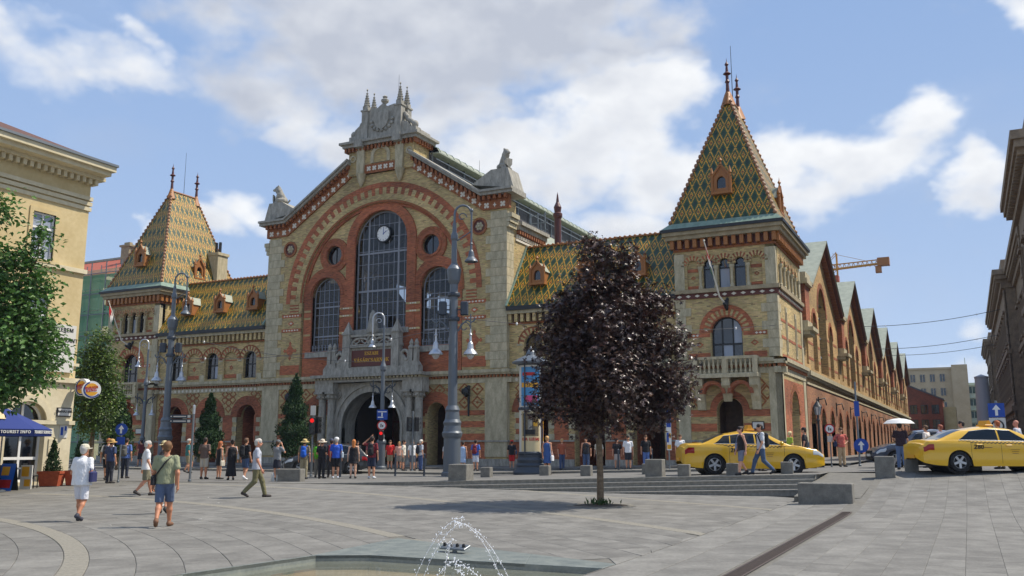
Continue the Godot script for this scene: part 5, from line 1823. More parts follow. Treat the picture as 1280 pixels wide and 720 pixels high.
	voussoirs(tw, c, 3.7, 0.76, 1.15, 18, -0.1, 0.04, M.red, M.red, FRONT, 0, PI, true)
	b = B.new()
	for e in [-1.0, 1.0]:
		for y in [[0.85, 1.9], [2.5, 2.95], [3.35, 3.75]]:
			b.bb(Vector3(c + e * 0.78, y[0], -0.1), Vector3(c + e * 2.3, y[1], 0.025))
	obj("brick_stripe", b, M.red, tw)
	b = B.new()
	for e in [-1.0, 1.0]:
		for k in 3:
			var cc := Vector2(c + e * (1.75 + (k % 2) * 0.42), 4.2 + k * 0.5)
			b.wall(lozenge(cc.x, cc.y, 0.4, 0.45), [lozenge(cc.x, cc.y, 0.28, 0.32)], -0.05, 0.02 + 0.003 * k)
	obj("lozenge_brickwork", b, M.rust, tw)
	b = B.new()
	for e in [-1.0, 1.0]:
		b.bb(Vector3(c + e * 0.8, 0, -0.1), Vector3(c + e * 3.12, 0.86, 0.14)); b.bb(Vector3(c + e * 0.8, 1.9, -0.1), Vector3(c + e * 3.1, 2.0, 0.1))
	obj("plinth", b, M.greystone, tw)
	b = B.new()
	b.bb(Vector3(c + 1.25, 2.6, 0.03), Vector3(c + 1.95, 3.05, 0.08))
	var pq := obj("plaque", b, M.black, tw)
	b = B.new()
	b.bb(Vector3(c + 1.3, 2.65, 0.06), Vector3(c + 1.9, 3.0, 0.085))
	obj("plaque_face", b, M.paper, tw)
	# flagpole leaning out
	b = B.new()
	b.tube([Vector3(c + 0.15, 9.75, 0.1), Vector3(c - 0.1, 10.3, 1.0), Vector3(c - 0.6, 13.4, 2.1)], [0.07, 0.06, 0.035], 6)
	b.ball(Vector3(c - 0.6, 13.45, 2.12), Vector3(0.07, 0.07, 0.07), 6, 4)
	var fp := obj("flagpole", b, M.white, tw)
	b = B.new()
	b.tube([Vector3(c + 0.15, 10.3, 0.05), Vector3(c + 0.15, 9.6, 0.3), Vector3(c + 0.1, 9.9, 0.75)], 0.09, 6)
	b.ball(Vector3(c + 0.12, 9.9, 0.35), Vector3(0.16, 0.3, 0.2), 6, 5)
	obj("flag_bracket", b, M.iron, tw)
	var cols := [M.signred, M.whitepaint, M.flaggreen]
	for k in 3:
		b = B.new()
		var p0 := Vector3(c - 0.55 + k * 0.03, 13.1 - k * 0.42, 2.04 - k * 0.15); var p1 := p0 + Vector3(0.07, -0.42, -0.15)
		var sw := Vector3(0.1, -0.55, 0.03)
		b.quad(p0, p0 + sw, p1 + sw + Vector3(0.12, 0, 0.1), p1); b.quad(p1, p1 + sw + Vector3(0.12, 0, 0.1), p0 + sw, p0)
		b.quad(p0 + Vector3(0, 0, 0.01), p1 + Vector3(0, 0, 0.1), p1 + sw + Vector3(0.05, -0.1, 0.2), p0 + sw + Vector3(0.05, 0, 0.1))
		obj("flag_stripe", b, cols[k], tw)

func voussoir_barrel(b: B, cx: float, cy: float, r: float) -> void:
	for i in 10:
		var a0 := PI * i / 10; var a1 := PI * (i + 1) / 10
		b.prism(ring_piece(cx, cy - 0.35, r, r + 0.2, a0, a1, 1), 0.0, 0.7)

func side_bays() -> void:
	# six gabled bays along the side street; one is built, the others repeat it
	var X := 27.85
	var xf := side_x(X)
	var pitch := 19.6
	var g := 0
	for k in 6:
		var u0 := 9.9 + k * pitch
		var base := Node3D.new()
		base.name = "side_bay"
		hall.add_child(base, true)
		base.position = Vector3(0, 0, -u0)
		if k > 0:
			for ch in hall.get_node("side_bay").get_children():
				var d: Node = ch.duplicate()
				base.add_child(d, true)
			continue
		var mid := pitch / 2
		var main := arch(mid, 2.1, 7.0, 11.6, 2.4, 18)
		var la := arch(mid - 4.4, 1.05, 7.0, 10.2, 1.25, 14)
		var ra := arch(mid + 4.4, 1.05, 7.0, 10.2, 1.25, 14)
		var sm := [rect(1.0, 7.2, 1.9, 9.2), rect(pitch - 1.9, 7.2, pitch - 1.0, 9.2)]
		var holes := [main, la, ra, sm[0], sm[1]]
		for q in 4:
			holes.append(arch(2.45 + q * 4.9, 1.15, 0.0, 3.2, 1.2, 14))
		var b := bx(xf)
		b.wall(PackedVector2Array([Vector2(0, 0), Vector2(pitch, 0), Vector2(pitch, 12.6), Vector2(mid + 8.2, 12.6), Vector2(mid, 17.0), Vector2(mid - 8.2, 12.6), Vector2(0, 12.6)]), holes, -0.7, 0.0)
		obj("bay_wall", b, M.sidebrick, base)
		for h in [main, la, ra, sm[0], sm[1]]:
			b = bx(xf)
			b.poly(h, -0.55)
			obj("pane", b, M.glass, base)
		b = bx(xf)
		for x in [mid - 0.7, mid + 0.7]:
			b.bb(Vector3(x - 0.07, 7.0, -0.55), Vector3(x + 0.07, 13.4, -0.45))
		for y in [8.5, 10.0, 11.6]:
			b.bb(Vector3(mid - 2.1, y - 0.07, -0.55), Vector3(mid + 2.1, y + 0.07, -0.44))
		obj("window_bars", b, M.frame, base)
		for e in [[mid, 11.6, 2.1, 2.55], [mid - 4.4, 10.2, 1.05, 1.4], [mid + 4.4, 10.2, 1.05, 1.4]]:
			voussoirs(base, e[0], e[1], e[2] + 0.02, e[3], 20, -0.1, 0.05, M.red, M.rust, xf, 0, PI, true)
		# lower red storey
		b = bx(xf)
		var lows := []
		for q in 4:
			lows.append(arch(2.45 + q * 4.9, 1.15, 0.0, 3.2, 1.2, 14))
		b.wall(rect(0.0, 0.5, pitch, 5.75), lows, -0.3, 0.03)
		obj("lower_storey", b, M.sidered, base)
		b = bx(xf)
		for q in 4:
			b.poly(arch(2.45 + q * 4.9, 1.15, 0.0, 3.2, 1.2, 14), -0.62)
		obj("arcade_door", b, M.maroon, base)
		for q in 4:
			voussoirs(base, 2.45 + q * 4.9, 3.2, 1.17, 1.5, 16, -0.1, 0.06, M.rust, M.red, xf, 0, PI, true)
		b = bx(xf)
		b.bb(Vector3(0, 5.75, -0.2), Vector3(pitch, 5.9, 0.1))
		b.bb(Vector3(0, 6.35, -0.2), Vector3(pitch, 6.65, 0.36))
		b.bb(Vector3(0, 6.2, -0.2), Vector3(pitch, 6.35, 0.22))
		obj("string_course", b, M.stone, base)
		# red stripes
		b = bx(xf)
		for y in [7.6, 8.7, 9.8]:
			b.bb(Vector3(2.0, y, -0.1), Vector3(4.2, y + 0.18, 0.02)); b.bb(Vector3(pitch - 4.2, y, -0.1), Vector3(pitch - 2.0, y + 0.18, 0.02))
			b.bb(Vector3(6.55, y, -0.1), Vector3(7.6, y + 0.18, 0.02)); b.bb(Vector3(pitch - 7.6, y, -0.1), Vector3(pitch - 6.55, y + 0.18, 0.02))
		obj("brick_stripe", b, M.red, base)
		# pier with capped pedestal and bracketed shelf
		b = bx(xf)
		b.bb(Vector3(-0.9, 9.9, -0.5), Vector3(0.9, 12.4, 0.4))
		obj("pier", b, M.red, base)
		b = bx(xf)
		b.bb(Vector3(-1.15, 12.4, -0.6), Vector3(1.15, 12.75, 0.62)); b.bb(Vector3(-1.0, 12.75, -0.6), Vector3(1.0, 13.2, 0.5))
		b.bb(Vector3(-1.2, 9.2, -0.2), Vector3(1.2, 9.45, 0.85)); b.bb(Vector3(-1.1, 8.95, -0.2), Vector3(1.1, 9.2, 0.6)); b.bb(Vector3(-1.0, 9.45, -0.2), Vector3(1.0, 9.9, 0.5))
		obj("pier_cap", b, M.stone, base)
		# bracketed rakes and roof
		b = bx(xf)
		b.bar(Vector2(mid - 8.7, 12.7), Vector2(mid, 17.45), 0.3, -0.4, 0.62)
		b.bar(Vector2(mid, 17.45), Vector2(mid + 8.7, 12.7), 0.3, -0.4, 0.62)
		obj("rake_cornice", b, M.maroon, base)
		b = bx(xf)
		for i in 24:
			for e in [-1.0, 1.0]:
				var x: float = mid + e * (0.25 + i * 0.35)
				b.bb(Vector3(x - 0.08, 17.0 - (0.25 + i * 0.35) * 0.546 - 0.22, -0.1), Vector3(x + 0.08, 17.0 - (0.25 + i * 0.35) * 0.546 + 0.08, 0.4))
		structure(obj("rake_brackets", b, M.rust, base), "stuff")
		b = bx(xf)
		for e in [-1.0, 1.0]:
			b.quad(Vector3(mid + e * 8.8, 12.72, 0.7), Vector3(mid, 17.5, 0.7), Vector3(mid, 17.5, -19.0), Vector3(mid + e * 8.8, 12.72, -19.0))
			b.quad(Vector3(mid + e * 8.8, 12.6, -19.0), Vector3(mid, 17.38, -19.0), Vector3(mid, 17.38, 0.7), Vector3(mid + e * 8.8, 12.6, 0.7))
		b.quad(Vector3(0, 12.5, -0.2), Vector3(pitch, 12.5, -0.2), Vector3(pitch, 12.5, -19), Vector3(0, 12.5, -19))
		obj("bay_roof", b, M.zinc, base)
		# wrought lamp brackets on the lower storey
		for q in 2:
			b = bx(xf)
			b.tube([Vector3(4.9 + q * 9.8, 4.9, 0.03), Vector3(4.9 + q * 9.8, 5.0, 0.5), Vector3(4.9 + q * 9.8, 4.5, 0.6)], 0.05, 5)
			b.tube([Vector3(4.9 + q * 9.8, 5.1, 0.06), Vector3(4.9 + q * 9.8, 4.0, 0.06)], 0.05, 5)
			obj("iron_bracket", b, M.iron, base)
	# floor of the attic storey closes the block behind the bays
	var cb := B.new()
	cb.bb(Vector3(26.0, 0.3, -9.0), Vector3(26.3, 12.5, -127.0))
	cb.bb(Vector3(8.6, 11.8, -6.3), Vector3(27.1, 12.2, -127.0))
	obj("aisle_core", cb, M.interior, hall)
	var back := B.new()
	back.bb(Vector3(8.0, 0.3, -127.6), Vector3(27.8, 12.6, -127.0))
	obj("end_wall", back, M.yellow, hall)

func sash(parent: Node3D, xf: Transform3D, x0: float, y0: float, x1: float, y1: float, z: float, fm: Material, gm: Material) -> void:
	window(parent, rect(x0, y0, x1, y1), z, [(x0 + x1) / 2], [lerpf(y0, y1, 0.68)], 0.07, xf, fm, gm)

func neighbours() -> void:
	corner_house()
	scaffold_house()
	palace()
	street_end()

func corner_house() -> void:
	# cream house on the left; its long wall faces +x
	var h := thing("corner_house", "cream plastered corner house with dentilled cornice and white windows behind leafy tree", "house", Vector3(4.6, 0.0, 40.0))
	var xf := Transform3D(Basis(Vector3(0, 0, -1), Vector3.UP, Vector3.RIGHT), Vector3(0, 0, 40.0))      # local u = -z
	xf.origin = Vector3(0, 0, 40.0 - 40.0)
	var U := func(z: float) -> float: return -(z - 40.0)
	var u0: float = U.call(62.0); var u1: float = U.call(27.75)
	var wins := []; var arches := []
	for k in 10:
		var zc := 29.76 + k * 2.95
		wins.append(rect(U.call(zc) - 0.5, 9.05, U.call(zc) + 0.5, 10.95))
		arches.append(rect(U.call(zc) - 0.5, 5.2, U.call(zc) + 0.5, 7.6))
	var low := []
	for k in 9:
		low.append(arch(U.call(29.75 + k * 3.3), 0.82, 0.3, 2.6, 0.8, 14))
	var b := bx(xf)
	b.wall(rect(u0, 4.3, u1, 12.9), wins + arches, -0.45, 0.0)
	obj("upper_wall", b, M.cream, h)
	b = bx(xf)
	b.wall(rect(u0, 0.0, u1, 4.3), low, -0.5, 0.06)
	obj("lower_wall", b, M.palecream, h)
	b = bx(xf)
	b.bb(Vector3(u1 - 0.01, 0, -0.5), Vector3(u1 - 0.4, 12.9, -14.0))
	obj("end_wall", b, M.cream, h)
	b = bx(xf)
	b.bb(Vector3(u0, 4.2, -0.2), Vector3(u1 + 0.1, 4.4, 0.2)); b.bb(Vector3(u0, 2.52, -0.2), Vector3(u1 + 0.08, 2.68, 0.14)); b.bb(Vector3(u0, 8.78, -0.2), Vector3(u1 + 0.08, 8.96, 0.12)); b.bb(Vector3(u0, 4.9, -0.2), Vector3(u1 + 0.08, 5.02, 0.1))
	for y in [11.5, 11.72, 11.94]:
		b.bb(Vector3(u0, y, -0.2), Vector3(u1 + 0.08, y + 0.16, 0.06 + (y - 11.5) * 0.14))
	obj("string_course", b, M.palecream, h)
	b = bx(xf)
	b.bb(Vector3(u0, 12.85, -0.4), Vector3(u1 + 0.4, 13.0, 0.4)); b.bb(Vector3(u0, 13.0, -0.6), Vector3(u1 + 0.3, 13.18, 0.85)); b.bb(Vector3(u0, 13.18, -0.6), Vector3(u1 + 0.4, 13.4, 1.02))
	obj("cornice", b, M.palecream, h)
	b = bx(xf)
	dentils(b, u0, u1 + 0.2, 12.62, 12.85, -0.1, 0.3, 0.3, 0.5)
	structure(obj("cornice_dentils", b, M.palecream, h), "stuff")
	b = bx(xf)
	b.bb(Vector3(u0, 13.4, -0.3), Vector3(u1 + 0.45, 13.5, 1.1))
	obj("gutter", b, M.galv, h)
	b = bx(xf)
	b.quad(Vector3(u0, 13.5, 0.9), Vector3(u1 + 0.4, 13.5, 0.9), Vector3(u1 - 5.0, 16.6, -6), Vector3(u0, 16.6, -6))
	b.quad(Vector3(u1 + 0.4, 13.5, 0.9), Vector3(u1 + 0.4, 13.5, -13), Vector3(u1 - 5.0, 16.6, -6), Vector3(u1 - 5.0, 16.6, -6))
	obj("roof", b, M.browntile, h)
	for w in wins + arches:
		var lo: Vector2 = w[0]; var hi: Vector2 = w[2]
		sash(h, xf, lo.x, lo.y, hi.x, hi.y, -0.1, M.whitepaint, M.curtain)
		b = bx(xf)
		b.wall(rect(lo.x - 0.16, lo.y - 0.02, hi.x + 0.16, hi.y + 0.18), [w], -0.1, 0.05)
		b.bb(Vector3(lo.x - 0.22, lo.y - 0.14, -0.1), Vector3(hi.x + 0.22, lo.y - 0.021, 0.14))
		obj("window_surround", b, M.cream, h)
	for p in low:
		window(h, p, -0.25, [(p[0].x + p[1].x) / 2], [1.2, 2.5], 0.09, xf, M.whitepaint, M.glass)
		b = bx(xf)
		var cx: float = (p[0].x + p[1].x) / 2
		b.wall(arch(cx, 1.0, 2.69, 2.69, 0.95, 14), [arch(cx, 0.82, 2.6, 2.6, 0.8, 14)], -0.1, 0.13)
		obj("arch_moulding", b, M.palecream, h)
	# things hung on the wall
	var at := func(called: String, z0: float, y0: float, z1: float, y1: float, out: float, m: Material, label: String, cat: String) -> MeshInstance3D:
		var q := B.new()
		q.bb(Vector3(0, y0, 0), Vector3(out, y1, z1 - z0))
		var o := obj(called, q, m, self, Vector3(4.66, 0, z0))
		tag(o, label, cat)
		return o
	var bd: Node3D = at.call("notice_board", 27.95, 4.62, 29.2, 6.55, 0.06, M.paper, "large white notice board on cream house above the round sign", "board")
	for k in 4:
		var t := lettering(bd, ["ÉTTEREM", "RESTAURANT", "KÁVÉZÓ", "BAR"][k], 0.17, Vector3(0.065, 6.2 - k * 0.42, 0.62), PI / 2, M.black)
	var st: Node3D = at.call("street_plate", 27.85, 2.84, 28.5, 3.2, 0.04, M.black, "small white street name plate with dark border on cream wall", "sign")
	var q := B.new()
	q.bb(Vector3(0.03, 2.88, 0.04), Vector3(0.05, 3.16, 0.61))
	obj("plate_face", q, M.paper, st)
	lettering(st, "VÁMHÁZ KRT.", 0.09, Vector3(0.055, 2.97, 0.33), PI / 2, M.black)
	var nb: Node3D = at.call("wall_notice", 27.95, 2.0, 28.3, 2.5, 0.03, M.paper, "small pale notices pinned under the street name plate", "notice")
	q = B.new()
	q.bb(Vector3(0.02, 2.28, 0.05), Vector3(0.035, 2.46, 0.14)); q.bb(Vector3(0.02, 2.1, 0.2), Vector3(0.035, 2.42, 0.31))
	obj("print", q, M.blue, nb)
	var mb: Node3D = at.call("meter_box", 28.38, 1.35, 28.75, 1.95, 0.05, M.palecream, "flush pale meter box door set in the cream wall", "meter box")
	q = B.new()
	q.bb(Vector3(0.045, 1.38, 0.175), Vector3(0.056, 1.92, 0.19)); q.bb(Vector3(0.045, 1.64, 0.02), Vector3(0.056, 1.655, 0.35))
	obj("door_joint", q, M.soffit, mb)
	# round two-faced shop sign on a bracket
	var sg := thing("shop_sign", "round two faced burger restaurant sign on cream house corner", "sign", Vector3(5.35, 3.98, 27.75))
	for e in [[0.0, 1.0], [1.0, -1.0]]:
		var turn: float = deg_to_rad(2.0) if e[0] == 0.0 else deg_to_rad(62.0)
		var off := Vector3(-0.22, 0.06, 0.0) if e[0] == 0.0 else Vector3(0.2, -0.06, -0.12)
		var base := Transform3D(Basis(Vector3.UP, turn).scaled(Vector3.ONE * 0.84), off * 0.84)
		b = B.new()
		b.x = base
		b.prism(circle(0, 0, 0.42, 28), -0.12, 0.12)
		var dr := obj("sign_drum", b, M.whitepaint, sg)
		for c in [[PI * 0.08, PI * 0.92, M.bunyellow], [PI * 1.12, PI * 1.88, M.bunyellow]]:
			b = B.new()
			b.x = base
			var p := PackedVector2Array()
			for k in 13:
				var a := lerpf(c[0], c[1], k / 12.0)
				p.append(Vector2(cos(a) * 0.3, sin(a) * (0.31 if a < PI else 0.3)))
			b.prism(p, 0.11, 0.126)
			obj("emblem", b, c[2], dr)
		b = B.new()
		b.x = base
		b.prism(ring_piece(0.02, 0.0, 0.33, 0.395, PI * 0.62, PI * 1.82, 14), 0.11, 0.128)
		obj("emblem_swoosh", b, M.navy, dr)
		for w in [["BURGER", 0.0, 0.012, 0.115], ["KING", 0.0, -0.145, 0.15]]:
			var t := lettering(dr, w[0], w[3], Vector3.ZERO, 0.0, M.signred)
			t.transform = base * Transform3D(Basis(Vector3.BACK, 0.16), Vector3(w[1], w[2], 0.13))
	b = B.new()
	b.tube([Vector3(-0.75, 0.3, 0.1), Vector3(-0.3, 0.2, 0.0), Vector3(0.1, 0.0, -0.05)], 0.035, 6)
	b.tube([Vector3(-0.75, -0.2, 0.1), Vector3(-0.3, 0.2, 0.0)], 0.02, 5)
	obj("bracket", b, M.galv, sg)

func scaffold_house() -> void:
	var h := thing("scaffolded_house", "pale house with red tiled roof wrapped in green scaffold netting", "house", Vector3(-44, 0, -12))
	var b := B.new()
	b.bb(Vector3(-26, 0, -14), Vector3(5.0, 18.0, 4.0))
	obj("wall", b, M.palecream, h)
	b = B.new()
	b.bb(Vector3(-26, 18.0, -14.5), Vector3(5.6, 18.5, 4.6)); b.bb(Vector3(-26, 16.9, -14.2), Vector3(5.2, 17.2, 4.25))
	obj("cornice", b, M.palecream, h)
	b = B.new()
	b.quad(Vector3(-26, 18.5, 4.7), Vector3(5.7, 18.5, 4.7), Vector3(2.4, 22.4, -4), Vector3(-26, 22.4, -4))
	b.quad(Vector3(5.7, 18.5, -14.6), Vector3(-26, 18.5, -14.6), Vector3(-26, 22.4, -4), Vector3(2.4, 22.4, -4))
	b.tri(Vector3(5.7, 18.5, 4.7), Vector3(5.7, 18.5, -14.6), Vector3(2.4, 22.4, -4))
	obj("roof", b, M.redtile, h)
	b = B.new()
	b.bb(Vector3(-26, 22.3, -4.3), Vector3(2.5, 22.55, -3.7))
	obj("ridge", b, M.zinc, h)
	b = B.new()
	b.bb(Vector3(1.4, 20.5, -1.4), Vector3(2.6, 22.7, -0.6)); b.bb(Vector3(1.2, 22.7, -1.5), Vector3(2.8, 22.9, -0.5)); b.bb(Vector3(1.6, 22.9, -1.2), Vector3(2.4, 23.2, -0.8))
	obj("chimney", b, M.soffit, h)
	for r in 4:
		for k in 8:
			sash(h, FRONT, -20.0 + k * 3.6, 2.2 + r * 3.7, -18.9 + k * 3.6, 4.4 + r * 3.7, 4.05, M.whitepaint, M.glass)
	b = B.new()
	for k in 12:
		b.tube([Vector3(-14 + k * 2.1, 0, 5.5), Vector3(-14 + k * 2.1, 19.5, 5.5)], 0.06, 5)
		b.tube([Vector3(-14 + k * 2.1, 0, 4.4), Vector3(-14 + k * 2.1, 19.5, 4.4)], 0.05, 5)
	for r in 9:
		b.tube([Vector3(-14, 2.0 + r * 2.05, 5.5), Vector3(9.1, 2.0 + r * 2.05, 5.5)], 0.05, 5)
		b.bb(Vector3(-14, 1.85 + r * 2.05, 4.4), Vector3(9.1, 1.92 + r * 2.05, 5.1))
	obj("scaffold", b, M.galv, h)
	for r in 9:
		b = B.new()
		for k in 22:      # netting hangs in shallow folds
			var xa := -14.0 + k * 1.05; var xb := xa + 1.05
			var za := 5.32 + sin(k * 1.7 + r) * 0.06; var zb := 5.32 + sin((k + 1) * 1.7 + r) * 0.06
			b.quad(Vector3(xa, 0.4 + r * 2.05, za), Vector3(xb, 0.4 + r * 2.05, zb), Vector3(xb, 2.42 + r * 2.05, zb - 0.05), Vector3(xa, 2.42 + r * 2.05, za - 0.05))
		obj("netting", b, M.netting, h)
	b = B.new()
	b.bb(Vector3(2.0, 12.5, 5.5), Vector3(3.4, 15.6, 5.55))
	var ad := obj("banner", b, M.paper, h)
	for k in 3:
		lettering(ad, ["AL", "VA", "NT"][k], 0.8, Vector3(2.7, 14.6 - k * 0.98, 5.56), 0, M.signred if k == 0 else M.flaggreen)
	# slate roofs with chimneys behind the hall's wing
	var s := thing("slate_roofed_house", "far house with dark slate roof and low chimneys behind the hall's wing", "house", Vector3(-22, 0, -10))
	b = B.new()
	b.bb(Vector3(-1, 0, -8), Vector3(12.5, 14.5, 0))
	obj("wall", b, M.palecream, s)
	b = B.new()
	b.quad(Vector3(-1.3, 14.5, 0.4), Vector3(12.7, 14.5, 0.4), Vector3(12.7, 17.2, -4), Vector3(-1.3, 17.9, -4))
	b.quad(Vector3(12.7, 14.5, -8.4), Vector3(-1.3, 14.5, -8.4), Vector3(-1.3, 17.9, -4), Vector3(12.7, 17.2, -4))
	obj("roof", b, M.slate, s)
	for x in [2.6, 7.6]:
		b = B.new()
		b.bb(Vector3(x, 16.4, -3.4), Vector3(x + 2.6, 18.0, -2.6)); b.bb(Vector3(x - 0.1, 18.0, -3.5), Vector3(x + 2.7, 18.15, -2.5))
		obj("chimney", b, M.soffit, s)
	b = B.new()
	b.tube([Vector3(5.9, 17.0, -3.6), Vector3(5.9, 20.4, -3.6)], 0.03, 4); b.tube([Vector3(4.6, 20.1, -3.6), Vector3(7.2, 20.1, -3.6)], 0.02, 4); b.tube([Vector3(0.4, 17.0, -3.6), Vector3(0.4, 20.2, -3.6)], 0.03, 4)
	obj("aerial", b, M.iron, s)
	for x in [-24.9, -23.1]:
		b = B.new()
		b.bb(Vector3(x, 10.0, -7.2), Vector3(x + 1.25, 18.6, -6.0)); b.bb(Vector3(x - 0.1, 18.6, -7.3), Vector3(x + 1.35, 18.85, -5.9))
		for k in 4:
			b.bb(Vector3(x + 0.06 + k * 0.31, 18.15, -6.02), Vector3(x + 0.2 + k * 0.31, 18.6, -5.95))
		var o := obj("chimney_stack", b, M.stone_b, hall)
		b = B.new()
		for k in 2:
			b.tube([Vector3(x + 0.4 + k * 0.45, 18.8, -6.6), Vector3(x + 0.4 + k * 0.45, 19.9, -6.6)], 0.13, 8)
		obj("flue", b, M.iron, o)

func palace() -> void:
	# long stone palace across the side street; three pavilions step forward
	var p := thing("palace", "long grey brown stone palace with deep bracketed cornices across the side street", "palace", Vector3(42.4, 0, -90))
	var xf := Transform3D(Basis(Vector3(0, 0, 1), Vector3.UP, Vector3.LEFT), Vector3.ZERO)      # faces -x: local u = z, local z = -x
	var b: B
	for seg in [[-105.0, 77.0, 1.2, false], [58.0, 77.0, 0.0, true], [-24.0, 24.0, 0.0, true], [-83.0, -54.0, 0.0, true]]:
		var back: float = -seg[2]
		var u0: float = seg[0]; var u1: float = seg[1]
		var holes := []
		var n := int((u1 - u0) / 4.4)
		for k in n:
			var c := u0 + (u1 - u0) * (k + 0.5) / n
			if seg[2] > 0.5:
				var inside := false
				for q in [[58, 77], [-24, 24], [-83, -54]]:
					if c > q[0] - 1.2 and c < q[1] + 1.2:
						inside = true
				if inside:
					continue
			for e in [[1.2, 4.6], [7.4, 11.4], [13.6, 17.0]]:
				holes.append(arch(c, 0.85, e[0], e[1] - 0.8, 0.8, 8))
		b = bx(xf)
		b.wall(rect(u0, 0, u1, 19.9), holes, back - 0.5, back)
		obj("wall", b, M.palacestone, p)
		b = bx(xf)
		for h in holes:
			b.poly(h, back - 0.35)
		structure(obj("window_glass", b, M.glass, p), "stuff")
		b = bx(xf)
		for h in holes:
			var c: float = (h[0].x + h[1].x) * 0.5
			b.bb(Vector3(c - 1.15, h[2].y + 0.95, back - 0.1), Vector3(c + 1.15, h[2].y + 1.2, back + 0.35))
			b.bb(Vector3(c - 1.15, h[0].y - 0.2, back - 0.1), Vector3(c + 1.15, h[0].y, back + 0.25))
			b.bb(Vector3(c - 1.1, h[0].y, back - 0.1), Vector3(c - 0.88, h[2].y + 0.95, back + 0.14)); b.bb(Vector3(c + 0.88, h[0].y, back - 0.1), Vector3(c + 1.1, h[2].y + 0.95, back + 0.14))
		structure(obj("window_surrounds", b, M.palacestone, p), "stuff")
		for y in [[5.6, 6.2, 0.4], [12.2, 12.7, 0.35]]:
			b = bx(xf)
			b.bb(Vector3(u0 - 0.2, y[0], back - 0.2), Vector3(u1 + 0.2, y[1], back + y[2]))
			obj("string_course", b, M.palacestone, p)
		b = bx(xf)
		b.bb(Vector3(u0 - 0.3, 19.9, back - 1.0), Vector3(u1 + 0.3, 20.5, back + 0.35)); b.bb(Vector3(u0 - 0.9, 20.9, back - 1.0), Vector3(u1 + 0.9, 21.4, back + 0.95)); b.bb(Vector3(u0 - 1.1, 21.4, back - 1.0), Vector3(u1 + 1.1, 22.0, back + 1.15))
		obj("cornice", b, M.palacestone, p)
		b = bx(xf)
		dentils(b, u0 - 0.6, u1 + 0.6, 20.5, 20.9, back - 0.5, back + 0.8, 0.9, 0.5)
		structure(obj("cornice_brackets", b, M.palacestone, p), "stuff")
		if seg[3]:
			b = bx(xf)
			b.bb(Vector3(u0, 0, back - 13.0), Vector3(u1, 19.9, back - 0.5))
			b.bb(Vector3(u0 + 0.5, 22.0, back - 9), Vector3(u1 - 0.5, 23.4, back + 0.1))
			obj("pavilion_core", b, M.palacestone, p)
			for e in [u0 + 0.5, u1 - 0.5]:
				b = bx(xf)
				for k in 22:
					b.bb(Vector3(e - 0.5, 0.4 + k * 0.88, back - 0.1), Vector3(e + 0.5, 1.2 + k * 0.88, back + 0.12 + (0.04 if k % 2 else 0.0)))
				obj("rusticated_pier", b, M.palacestone, p)
	b = bx(xf)
	b.bb(Vector3(-105, 0, -14), Vector3(77, 21.5, -2.0))
	obj("core", b, M.palacestone, p)
	b = bx(xf)
	b.tube([Vector3(56.6, 0.5, -0.9), Vector3(56.6, 20, -0.9)], 0.08, 6)
	obj("downpipe", b, M.iron, p)

